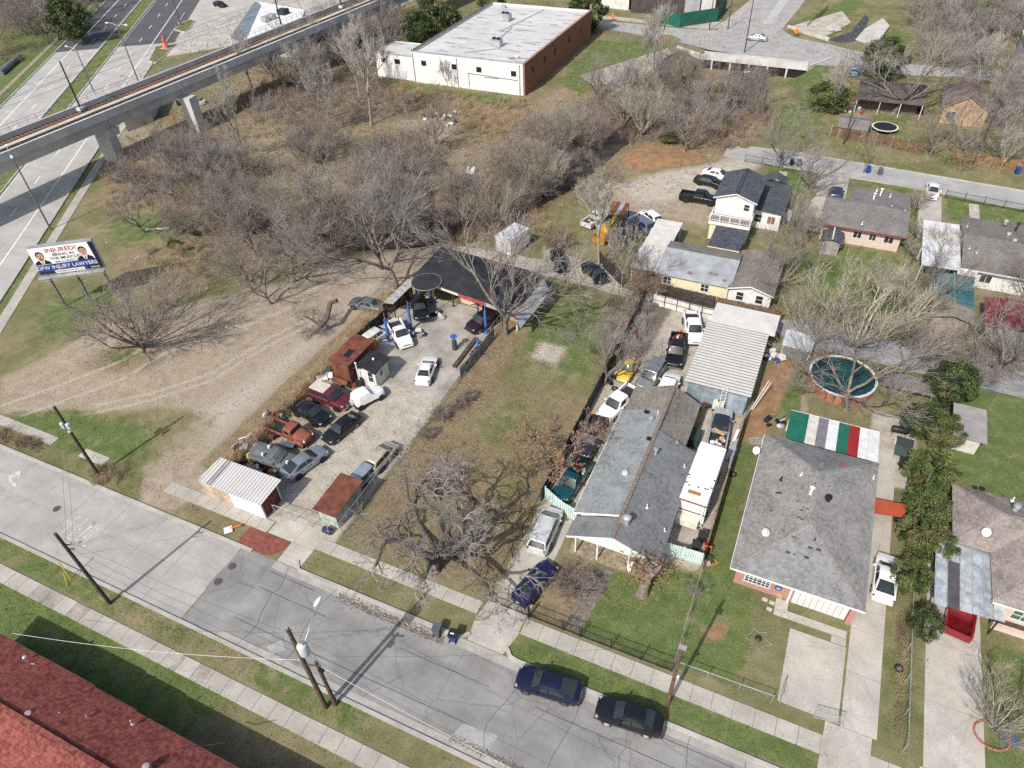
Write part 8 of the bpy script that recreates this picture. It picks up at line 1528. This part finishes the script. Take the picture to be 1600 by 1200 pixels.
# covered jeep, tarped car, rusted truck
t = thing('covered_vehicle', 'off-road vehicle under a white sheet in the yard', 'car', tuple(G(574, 628)), 63); WSH = M('white_sheet', (.74, .74, .73), .85, .05, 1.2, bump=.3, bscale=4, fine=.04); b = MB()
secs = []
for x, hw_, zt, zb_ in ((2.0, .5, .95, .45), (1.8, .78, 1.05, .5), (1.1, .84, 1.15, .55), (.55, .85, 1.25, .6), (.2, .82, 1.78, .6), (-.9, .82, 1.82, .6), (-1.35, .80, 1.70, .65), (-1.55, .74, 1.1, .7)):
    half = [(hw_*1.02, zb_+rnd.uniform(-.06, .06)), (hw_*.98, zb_+.5*(zt-zb_)), (hw_*.82, zt-.03), (hw_*.4, zt+rnd.uniform(0, .04))]; secs.append([(x, y, z) for y, z in half]+[(x, -y, z) for y, z in half[::-1]])
loft(b, secs).build('cover', WSH, t, 50, True)
for x in (1.35, -1.1):
    for s in (1, -1): MB().lathe((x, s*.76, .38), [(.38, -.12), (.38, .12)], 16, axis='y').build('wheel', RUBBER, t, 40, True)
MB().lathe((-1.72, 0, .95), [(.36, -.1), (.36, .1)], 16, axis='x').build('spare_wheel', M('pale_tyre_cover', (.4, .4, .41), .6, .1, 2), t, 40, True); MB().cbox((0, 0, .42), (3.2, 1.3, .2)).build('chassis', DMETAL, t, None, True)
TARP = M('grey_tarp', (.13, .145, .15), .55, .2, 1.5, bump=.4, bscale=4, fine=.08); v = vehicle('suv', TARP, 'car wrapped in a grey tarp with cans on top in the junk yard', (458, 724), (400, 708), z=.7, trim=BLACK, tint=TARP)
for k, (u, v_) in enumerate(((411, 712), (447, 718), (421, 700))): q = G(u, v_, 1.8); bx('can', 'pale can on the grey tarped car, %s' % ('left', 'right', 'back')[k], 'can', (q.x, q.y, 1.82 if k != 1 else 1.25), (.22, .22, .3), 0, WSK, 'cans on the tarp')
t = thing('vintage_truck', 'rusted vintage truck with open flat bed in the junk yard', 'truck', tuple(G(459, 684)), -4); b = MB()
secs = [ring(x, w_, .55, zs, zt) for x, w_, zs, zt in ((2.35, .50, 1.02, 1.12), (2.25, .62, 1.12, 1.26), (1.3, .72, 1.2, 1.36), (.75, .80, 1.22, 1.40))]; loft(b, secs).build('hood', RUSTL, t, 40, True)
secs = [ring(x, w_, .5, zs, zt) for x, w_, zs, zt in ((.78, .82, 1.25, 1.36), (.66, .80, 1.75, 1.88), (-.3, .80, 1.78, 1.92), (-.42, .8, 1.3, 1.4))]; loft(MB(), secs).build('cab', RUSTL, t, 40, True)
for s in (1, -1):
    secs = [[(x, s*(.62+yy), zz) for yy, zz in ((0, z1-.05), (.28, z1), (.42, z1-.12), (.44, z1-.35))] for x, z1 in ((2.25, .75), (2.05, 1.0), (1.6, 1.1), (1.1, .95), (.8, .62), (.0, .52))]; bb_ = MB()
    for i in range(5):
        for j in range(3): bb_.add([secs[i][j], secs[i][j+1], secs[i+1][j+1], secs[i+1][j]], [(0, 1, 2, 3)])
    bb_.build('fender', RUSTL, t, 50, True); MB().lathe((2.28, s*.62, 1.02), [(.12, -.1), (.12, .08), (.03, .1)], 10, axis='x').build('headlight', DWHITE, t, 40, True); MB().add([(.5, s*.815, 1.32), (-.2, s*.815, 1.32), (-.18, s*.812, 1.72), (.45, s*.812, 1.72)], [(0, 1, 2, 3)]).build('side_window', BLACK, t, None, True)
    for x in (1.65, -1.75): MB().lathe((x, s*.78, .38), [(.38, -.1), (.38, .1)], 16, axis='y').build('wheel', RUBBER, t, 40, True)
MB().add([(.80, -.66, 1.42), (.80, .66, 1.42), (.715, .62, 1.74), (.715, -.62, 1.74)], [(0, 1, 2, 3)]).build('windshield', BLACK, t, None, True); MB().cbox((-1.75, 0, .62), (2.5, 1.5, .12)).build('flat_bed', DMETAL, t, None, True)
for s in (1, -1): MB().cbox((-1.75, s*.75, .82), (2.5, .06, .4)).build('bed_side', RUSTL, t, None, True)
JM = [DMETAL, METAL, BLACK, DWHITE, BLACK, RUST, DMETAL, M('blue_grey_part', (.13, .17, .21), .5, .2, 2)]
q = G(428, 658); heap('scrap_heap', 'engine parts heaped on the rusted truck bed', 'scrap', (q.x, q.y, .7), (.9, .6, .3), (12, JM, 1.1, 'parts'), 7)
for k, (u, v_, n, sx, sy, lab) in enumerate(((402, 692, 20, 1.3, 1.6, 'dark heap of car parts left of the rusted truck'), (385, 700, 14, .9, 1.5, 'grey pipes and sheets along the scrub fence'), (417, 735, 16, 1.6, .7, 'heap of small parts before the grey tarped car'), (430, 665, 12, .9, .9, 'pale engine lumps beside the rusted truck'), (588, 512, 16, .8, 2.2, 'dark scrap along the fence behind the white pickup'), (600, 490, 12, .5, 1.8, 'dark scrap under the pale awning'), (655, 525, 9, .7, .6, 'jack and parts beside the white pickup'), (690, 492, 8, .8, .7, 'dark machine parts by the raised sedan'), (545, 602, 7, .8, .5, 'small parts by the maroon wagon'), (372, 722, 8, .8, .6, 'sheets behind the ribbed white shed'), (955, 350, 16, 1.8, 2.2, 'scrap strewn around the yellow digger'), (985, 385, 16, 2.0, 2.0, 'dark scrap beside the pale canopy'), (945, 410, 12, 1.4, 1.4, 'brown scrap behind the alley board fence'), (1015, 475, 8, 1.0, .7, 'pale scrap by the white sheet gate'), (985, 525, 12, 1.1, 1.6, 'dark junk between the bare tree and the black pickup'), (950, 590, 12, .8, 1.4, 'engine junk beside the yellow car'), (1085, 635, 14, 1.6, .7, 'motors and wheels before the blue grey wall'), (1210, 560, 16, 1.0, .9, 'white and blue bags by the open tin shed'), (1195, 525, 10, 1.1, .8, 'dark junk right of the ribbed white roof'), (1211, 662, 10, .9, .6, 'bags and hose by the striped roof'), (1365, 585, 8, 1.2, .8, 'dark garden junk beside the pool'), (1195, 918, 12, 1.3, .4, 'flower pots before the red brick front'), (1340, 175, 12, 2.4, 1.2, 'coloured junk under the far open porch'), (1440, 175, 12, 2.2, 1.4, 'grey tarps beside the far sagging roof'), (1560, 185, 9, 2.0, 1.5, 'white junk in the far right yard'), (690, 185, 16, 4, 3, 'pale rubbish strewn before the warehouse'), (300, 165, 14, 4, 3, 'dark camp rubbish below the viaduct'))):
    p = G(u, v_); ms = JM if 'white and blue' not in lab and 'pale rubbish' not in lab and 'pots' not in lab and 'coloured' not in lab else [WSK, WSK, BLU2, TANB, DMETAL] if 'pots' not in lab and 'coloured' not in lab else [TANB, M('pot_yellow', (.5, .35, .06), .6, .2, 3), WSK, M('pot_green', (.05, .25, .06), .6, .2, 3), RUST] if 'pots' in lab else [RM, BLU2, WSK, TANB, M('teal_junk', (.03, .2, .25), .6, .2, 3)]
    heap('scrap_heap', lab, 'scrap', (p.x, p.y, gz(p.x, p.y)), (sx, sy, .25), (n, ms, 1.4 if sx < 3 else 1.8, 'parts'), 20+k)
for u, v_, rz, lab in ((513, 588, 25, 'white car door panels dumped by the container, upper'), (504, 592, 40, 'white car door panels dumped by the container, lower')):
    p = G(u, v_); t = thing('car_door', lab, 'car door', (p.x, p.y, .1), rz, 'dumped doors'); MB().slab([(-.6, -.5, .1), (.6, -.5, .1), (.55, .1, .45), (-.6, .1, .45)], .1).build('panel', DWHITE, t, None, True); MB().slab([(-.5, .12, .47), (.4, .12, .47), (.2, .45, .7), (-.5, .45, .7)], .03).build('window', CGLASS, t, None, True)
p = G(407, 716); t = thing('barrel', 'bright yellow barrel in the junk yard', 'barrel', (p.x-.6, p.y-.6, 0)); MB().lathe((0, 0, 0), [(.3, 0), (.32, .3), (.3, .9)], 14).build('body', M('yellow_barrel', (.60, .55, .04), .5, .1, 2), t, 40, True); MB().lathe((0, 0, .9), [(.12, 0), (.12, .015)], 10).build('bung', BLACK, t, None, True)
p = G(425, 737); bx('crate', 'orange plastic tub before the grey tarped car', 'tub', (p.x, p.y, 0), (.6, .5, .35), 20, M('orange_tub', (.50, .19, .04), .6, .1, 2)); p = G(585, 545); t = thing('orange_cabinet', 'orange cabinet behind the small white hut', 'cabinet', (p.x, p.y, 0)); MB().cbox((0, 0, .7), (.6, .6, 1.4)).build('body', M('orange_paint', (.50, .17, .04), .6, .2, 2), t, None, True); MB().cbox((.02, -.31, .8), (.5, .03, .9)).build('door', M('orange_door', (.42, .14, .04), .6, .2, 2), t, None, True)
p = G(578, 598); bx('tub', 'blue tub beside the white sheeted vehicle', 'tub', (p.x, p.y, 0), (.7, .5, .3), 20, BLU2)
p = G(451, 700); bx('sheet', 'blue grey glass sheet beside the silver blue sedan', 'sheet', (p.x, p.y, .5), (1.5, .8, .06), 15, M('bluish_sheet', (.08, .13, .15), .3, .2, 2))
# digger and rusty lean-to among the scrap
p = G(948, 372); t = thing('digger', 'yellow and orange digger rusting beside the scrap cars', 'digger', (p.x, p.y, 0), 75); DY, DO = M('digger_yellow', (.50, .34, .06), .6, .25, 2), M('digger_orange', (.42, .19, .04), .65, .25, 2)
MB().cbox((-.6, 0, 1.0), (2.0, 1.5, .8)).build('body', DO, t, None, True); MB().cbox((-.3, 0, 1.8), (1.0, 1.1, .9)).build('cab', DY, t, None, True); MB().beam((.4, 0, 1.2), (2.0, 0, 2.4), .25, .3).beam((2.0, 0, 2.4), (3.0, 0, 1.0), .2, .25).build('boom', DY, t, None, True); MB().cbox((3.0, 0, .7), (.5, .9, .6)).build('bucket', DMETAL, t, None, True); MB().cbox((-2.0, 0, .5), (.4, 2.0, .7)).build('loader_bucket', DO, t, None, True)
for x in (-1.3, .4):
    for s in (1, -1): MB().lathe((x, s*.85, .5), [(.5, -.16), (.5, .16)], 16, axis='y').build('wheel', RUBBER, t, 40, True)
t = thing('lean_to', 'open lean-to with a rusty striped roof behind the digger', 'shed', (-25.5, 89.5, 0))
for i in range(4): MB().slab([(-26.8+i*.62, 88.0, 2.3), (-26.2+i*.62, 88.0, 2.3), (-26.2+i*.62, 91, 2.6), (-26.8+i*.62, 91, 2.6)], .04).build('roof_panel', RUST if i != 2 else TIN, t)
for x, y in ((-26.6, 88.2), (-24.4, 88.2), (-26.6, 90.8), (-24.4, 90.8)): MB().box(x-.05, x+.05, y-.05, y+.05, 0, 2.28).build('post', PLANKD, t)
# ladder, tank, wood
t = thing('ladder', 'pale ladder leaning on the blue grey workshop wall', 'ladder', (-3.5, 55.4, 0)); b = MB()
for x in (-3.75, -3.3): b.beam((x, 55.1, 0), (x, 56.3, 3.3), .05, .06)
b.build('stile', DWHITE, t)
for i in range(9): f = (i+.7)/9.4; MB().beam((-3.75, 55.1+1.2*f, 3.3*f), (-3.3, 55.1+1.2*f, 3.3*f), .04, .04).build('rung', DWHITE, t)
p = G(1121, 640); t = thing('water_tank', 'cream plastic tank before the blue grey workshop wall', 'tank', (p.x, p.y, 0)); MB().cbox((0, 0, .75), (1.1, .8, .9)).build('body', M('cream_plastic', (.62, .60, .50), .5, .08, 2), t, None, True); MB().lathe((0, 0, 1.2), [(.14, 0), (.14, .08)], 10).build('cap', BLACK, t, None, True); MB().cbox((0, 0, .15), (1.1, .8, .28)).build('stand', DMETAL, t, None, True)
for k, (x, y) in enumerate(((-1.6, 50.6), (-1.35, 50.9), (-1.5, 52.2), (-1.2, 49.6))): t = MB().beam((x, y-1.2, .2), (x+.25, y+1.2, .5+.1*k), .28, .05).build('sheet', (METAL, TIN, DWHITE, BLUS)[k]); tag(t, '%s metal sheet stacked beside the black fence' % ('dull', 'ribbed', 'pale', 'bluish')[k], 'sheet', 'sheets by the black fence')
for k, (a, c) in enumerate((((-.7, 57.0), (.3, 60.8)), ((-.5, 57.2), (.55, 60.6)))): tag(MB().beam((*a, .3), (*c, 1.6), .1, .06).build('plank', DWHITE), 'white plank leaning %s the ribbed carport side' % ('nearest' if k == 0 else 'just off'), 'plank', 'white planks')
p = G(1182, 690); t = thing('pallet', 'grey wooden pallet at the corner of the hipped house', 'pallet', (p.x, p.y, 0), 25)
for i in range(7): MB().cbox((-.6+i*.2, 0, .14), (.15, 1.0, .03)).build('slat', M('grey_plank', (.33, .30, .27), .9, .2, 3), t, None, True)
for y in (-.4, 0, .4): MB().cbox((0, y, .07), (1.35, .08, .1)).build('bearer', M('grey_plank', (.33, .30, .27)), t, None, True)
def tyre(u, v_, lab, z=0.0, mat=None):
    p = G(u, v_, z); t = thing('tyre', lab, 'tyre', (p.x, p.y, z), 0, 'loose tyres'); b = MB(); n = 16
    b.lathe((0, 0, 0), [(.2, .04), (.2, .16), (.28, .2), (.34, .16), (.34, .04), (.28, 0)], n).build('ring', mat or RUBBER, t, 40, True); MB().lathe((0, 0, .05), [(.2, 0), (.2, .03), (.05, .05)], 12).build('hub', M('hub_grey', (.2, .17, .15), .7, .2, 3), t, None, True)
tyre(1404, 1046, 'wheel lying on the grass beside the wide drive'); tyre(1145, 742, 'tyre lying beside the black fence'); tyre(1078, 812, 'tyre on the gravel behind the motorhome'); tyre(960, 608, 'tyre beside the white crew cab pickup'); tyre(530, 622, 'tyre by the maroon wagon')
board_fence([(15.6, 77.3), (19.0, 76.6)], 1.5, 'pale collapsed board panel below the teal roofed shed', PLANKL, bw=.18, step=3.4)
bx('bin_box', 'dark green steel box between the brown roof and the silver pickup', 'box', tuple(G(1083, 690)), (1.1, 1.7, 1.1), 0, M('dark_green_box', (.03, .06, .045), .6, .2, 2)); p = G(513, 832); t = thing('barrel', 'dark blue barrel lying against the pale green shed by the gate', 'barrel', (p.x, p.y, .32)); MB().lathe((0, 0, 0), [(.28, -.45), (.32, -.4), (.32, .4), (.28, .45)], 14, axis='x').build('body', M('dark_blue_barrel', (.02, .035, .07), .4, .1, 2), t, 40, True); MB().lathe((.45, 0, 0), [(.1, 0), (.1, .03)], 10, axis='x').build('cap', METAL, t, None, True)
# pool, trampoline, play things
pc = Vector((7.35, 65.0, 0)); t = thing('pool', 'round above ground pool of dark teal water walled in rust brown boards', 'pool', pc); n = 26; PW = M('pool_board', (.36, .16, .10), .85, .3, 2, fine=.15)
for i in range(n):
    a0, a1 = 2*math.pi*i/n+.012, 2*math.pi*(i+1)/n-.012; r0, r1 = 3.25, 3.42; MB().prism([(pc.x+r*math.cos(a), pc.y+r*math.sin(a)) for r, a in ((r1, a0), (r1, a1), (r0, a1), (r0, a0))], 0, 1.15).build('wall_board', PW, t); MB().prism([(pc.x+r*math.cos(a), pc.y+r*math.sin(a)) for r, a in ((3.46, a0-.012), (3.46, a1+.012), (3.2, a1+.012), (3.2, a0-.012))], 1.155, 1.2).build('rim', M('pool_rim', (.55, .58, .56), .5, .15, 2), t)
MB().lathe(pc, [(3.19, .2), (3.19, 1.0), (.01, 1.005)], 40).build('water', M('pool_water', (.012, .055, .058), .12, .45, .9, col2=(.008, .028, .030), spec=.5, fine=.15), t)
p = G(1383, 198, .8); t = thing('trampoline', 'black trampoline with a white edge in the far yard', 'trampoline', (p.x, p.y, 0)); MB().lathe((0, 0, .8), [(1.9, 0), (1.9, .07), (.01, .07)], 28).build('mat', BLACK, t, None, True); MB().lathe((0, 0, .8), [(1.9, -.02), (2.15, -.02), (2.15, .05), (1.9, .05)], 28).build('edge_pad', WHITE, t, None, True)
for a in range(6): q = (2*math.cos(a*1.047), 2*math.sin(a*1.047)); MB().tube([(*q, 0), (*q, .8)], .03, 5).build('leg', METAL, t, None, True)
p = G(1103, 862); t = thing('play_slide', 'red play slide with an orange frame against the black fence', 'slide', (p.x+.1, p.y-.3, 0), 10); MB().slab([(-.25, .2, .9), (.25, .2, .9), (.28, 1.5, .15), (-.28, 1.5, .15)], .08).build('chute', M('toy_red', (.40, .03, .04), .5, .08, 2), t, None, True); OR = M('toy_orange', (.55, .20, .04), .5, .08, 2); b = MB()
for a, c in (((-.35, .2, 0), (-.3, .2, 1.0)), ((.35, .2, 0), (.3, .2, 1.0)), ((-.3, .2, 1.0), (.3, .2, 1.0)), ((.4, -.2, .1), (1.0, -.7, .15)), ((1.0, -.7, .1), (.3, -1.1, .1)), ((.3, -1.1, .1), (-.3, -.6, .5)), ((-.3, -.6, .5), (-.3, .2, .9))): b.tube([a, c], .04, 6)
b.build('frame', OR, t, None, True); MB().slab([(-.1, -.7, .3), (.6, -.8, .25), (.6, -.2, .3), (0, -.1, .35)], .04).build('seat', M('dark_green_seat', (.03, .06, .04), .6, .1, 2), t, None, True); p = G(1106, 882); bx('toy', 'small pink toy at the foot of the red slide', 'toy', (p.x, p.y, 0), (.35, .3, .3), 30, M('toy_pink', (.6, .3, .38), .6, .1, 2))
# side drive: grill, table, lattice deck
p = G(1402, 682); t = thing('barrel_grill', 'black barrel grill on the side drive', 'grill', (p.x, p.y, 0), 5); MB().lathe((0, 0, .95), [(.3, -.75), (.34, -.7), (.34, .7), (.3, .75)], 12, axis='x').build('barrel', BLACK, t, 40, True)
for x in (-.6, .6):
    for y in (-.25, .25): MB().tube([(x, y, 0), (x, y*.7, .75)], .025, 5).build('leg', DMETAL, t, None, True)
MB().tube([(.85, 0, .9), (.95, 0, 1.5)], .07, 8).build('chimney', DMETAL, t, None, True); q = G(1401, 692); bx('box', 'white box under the black barrel grill', 'box', (q.x, q.y, 0), (.5, .35, .5), 10, WSK)
p = G(1409, 707); t = thing('table_tennis_table', 'dark table tennis table on the side drive', 'table', (p.x, p.y, 0), -4)
for y, m in ((.68, M('table_dark', (.045, .06, .06), .6, .1, 2)), (-.68, M('table_green', (.06, .085, .075), .6, .1, 2))): MB().cbox((0, y, .76), (1.5, 1.33, .04)).build('top', m, t, None, True)
for x in (-.65, .65):
    for y in (-1.2, -.2, .2, 1.2): MB().tube([(x, y, 0), (x, y, .75)], .022, 5).build('leg', DMETAL, t, None, True)
t = thing('pergola', 'grey slatted pergola beside the pool', 'pergola', (13.2, 66, 0)); GP = M('grey_slat', (.20, .185, .175), .9, .25, 2)
for i in range(14): MB().box(11.2, 16.0, 64.6+i*.19, 64.72+i*.19, 1.5, 1.54).build('slat', GP, t)
for x in (11.4, 13.6, 15.8): MB().box(x-.05, x+.05, 64.6, 67.3, 1.4, 1.49).build('beam', GP, t); MB().box(x-.05, x+.05, 64.7, 64.8, 0, 1.4).build('post', GP, t); MB().box(x-.05, x+.05, 67.1, 67.2, 0, 1.4).build('post', GP, t)
# lawn ornament, sign, planters, litter on the verge
p = G(1184, 1000); t = thing('star_ornament', 'six pointed wire star laid on the front lawn', 'ornament', (p.x, p.y, .06)); MB().tube([((1.05 if i % 2 == 0 else .62)*math.cos(i*math.pi/6), (1.05 if i % 2 == 0 else .62)*math.sin(i*math.pi/6), 0) for i in range(13)], .022, 5).build('outline', METAL, t, None, True); MB().lathe((0, 0, 0), [(.2, 0), (.28, .12), (.1, .3)], 8).build('bowl', DMETAL, t, None, True)
p = G(357, 829); t = thing('fallen_sign', 'fallen white diamond sign with an orange stand on the verge', 'sign', (p.x, p.y, .05)); MB().slab([(-.55, 0, .05), (0, -.5, .05), (.55, 0, .12), (0, .5, .12)], .02).build('sign_face', WHITE, t, None, True); MB().beam((.1, .2, .1), (.9, .8, .25), .14, .1).build('stand', M('sign_orange', (.60, .16, .03), .6, .1, 2), t, None, True)
p = G(1549, 1150); t = thing('tree_ring', 'brick ring round the pale tree in the far right yard', 'planter', (p.x, p.y, 0))
for i in range(22): a = 2*math.pi*i/22; MB().cbox((1.1*math.cos(a), .95*math.sin(a), .07), (.26, .12, .14), math.degrees(a)+90).build('brick', BRK_R, t, None, True)
q = G(1575, 1155); tag(MB().slab([(q.x-.6, q.y-.4, .05), (q.x+.6, q.y-.5, .05), (q.x+.7, q.y+.4, .12), (q.x-.5, q.y+.4, .08)], .03).build('cloth', M('blue_cloth', (.05, .09, .17), .9, .2, 3)), 'dark blue cloth on the grass beside the brick ring', 'cloth')
for k, (u, v_) in enumerate(((1195, 937), (1206, 942), (1217, 947), (1202, 952), (1214, 958), (1226, 962))): p = G(u, v_); bx('paver', 'loose concrete paver in the lawn before the brick front', 'paver', (p.x, p.y, 0), (.42, .3, .05), -5, CONCW, 'loose pavers')
p = G(475, 210); tag(MB().slab([(p.x-1.2, p.y-.8, .3), (p.x+1.1, p.y-.9, .5), (p.x+1.3, p.y+.8, .7), (p.x-.9, p.y+.9, .4)], .1).build('tarp', BLU2), 'bright blue tarp on the far dirt patch', 'tarp'); p = G(735, 272); tag(MB().slab([(p.x-.9, p.y-.5, .3), (p.x+.8, p.y-.6, .4), (p.x+.6, p.y+.8, 1.1), (p.x-.7, p.y+.7, .9)], .15).build('tarp', WSK), 'white tarp at the edge of the creek thicket', 'tarp'); p = G(657, 254); heap('scrap_heap', 'orange and white rubbish at the near edge of the far dirt', 'scrap', (p.x, p.y, 0), (1.5, .8, .3), (8, [M('orange_junk', (.45, .12, .04), .7, .2, 3), WSK], 1.5, 'parts'), 77)
p = G(260, 76); t = thing('red_sculpture', 'tall coral red sign frame on the planted island', 'sign', (p.x, p.y, 0)); CR = M('coral_red', (.55, .13, .09), .6, .1, 2); MB().lathe((0, 0, 0), [(.9, 0), (.7, .8), (.3, 1.4), (.5, 2.0), (.1, 3.0)], 8).build('body', CR, t, 40, True); MB().cbox((0, 0, .1), (2.4, 2.0, .2)).build('plinth', CONC, t, None, True)
for (u, v_), lab in (((1243, 57), 'orange road work sign by the far creek apron'), ((957, 33), 'orange road work sign before the far depot')):
    p = G(u, v_); t = thing('road_work_sign', lab, 'sign', (p.x, p.y, 0)); MB().slab([(-.7, 0, 1.2), (0, -.05, .5), (.7, 0, 1.2), (0, .05, 1.9)], .04).build('face', M('sign_orange', (.60, .16, .03)), t, None, True)
    for x in (-.4, .4): MB().tube([(x, .1, 0), (0, .05, 1.2)], .04, 5).build('leg', DMETAL, t, None, True)
for (u, v_), poly, lab in (((282, 36), [(272, 48), (277, 38), (300, 30), (305, 33), (296, 46), (288, 51)], 'planted kerbed island with the rusty pole on the forecourt'), ((262, 80), [(231, 97), (244, 72), (275, 68), (258, 88), (243, 100)], 'planted kerbed island with the coral sign on the forecourt')):
    pl_ = [tuple(G(*q))[:2] for q in poly]; t = thing('planted_island', lab, 'traffic island', (*pl_[0], 0)); MB().prism(pl_, 0, .15).build('kerb_edge', CONCW, t); c = sum((Vector(q) for q in pl_), Vector((0, 0)))/len(pl_); MB().prism([tuple(c+(Vector(q)-c)*.88) for q in pl_], .15, .19).build('grass', M('island_grass', (.15, .16, .06), .95, .3, 1), t)
p = G(222, 365); tag(MB().beam((p.x, p.y+1, .15), (p.x+3.0, p.y+2.6, .2), .35, .15).build('plank', DWHITE), 'long white plank lying behind the billboard', 'plank')
for k, (x, y, l) in enumerate(((31, 97, 1), (14, 88, 1))): pass
q = [G(2, 118), G(32, 92)]; tag(MB().tube([q[0]+Vector((0, 0, .5)), q[1]+Vector((0, 0, .5))], .7, 12).build('culvert_pipe', M('grey_pipe', (.17, .18, .18), .7, .2, 2)), 'long grey drain pipe on the grass across the avenue', 'pipe')
b = MB(); tag(sheet('alley', [[(-.4, 71.6), (2, 70.4), (40, 69.2), (40, 73.6), (17, 74.6), (2.5, 75.6), (-.4, 74.2)]], M('alley_paving', (.30, .30, .31), .75, .25, .4, fine=.12), .02), kind='structure')
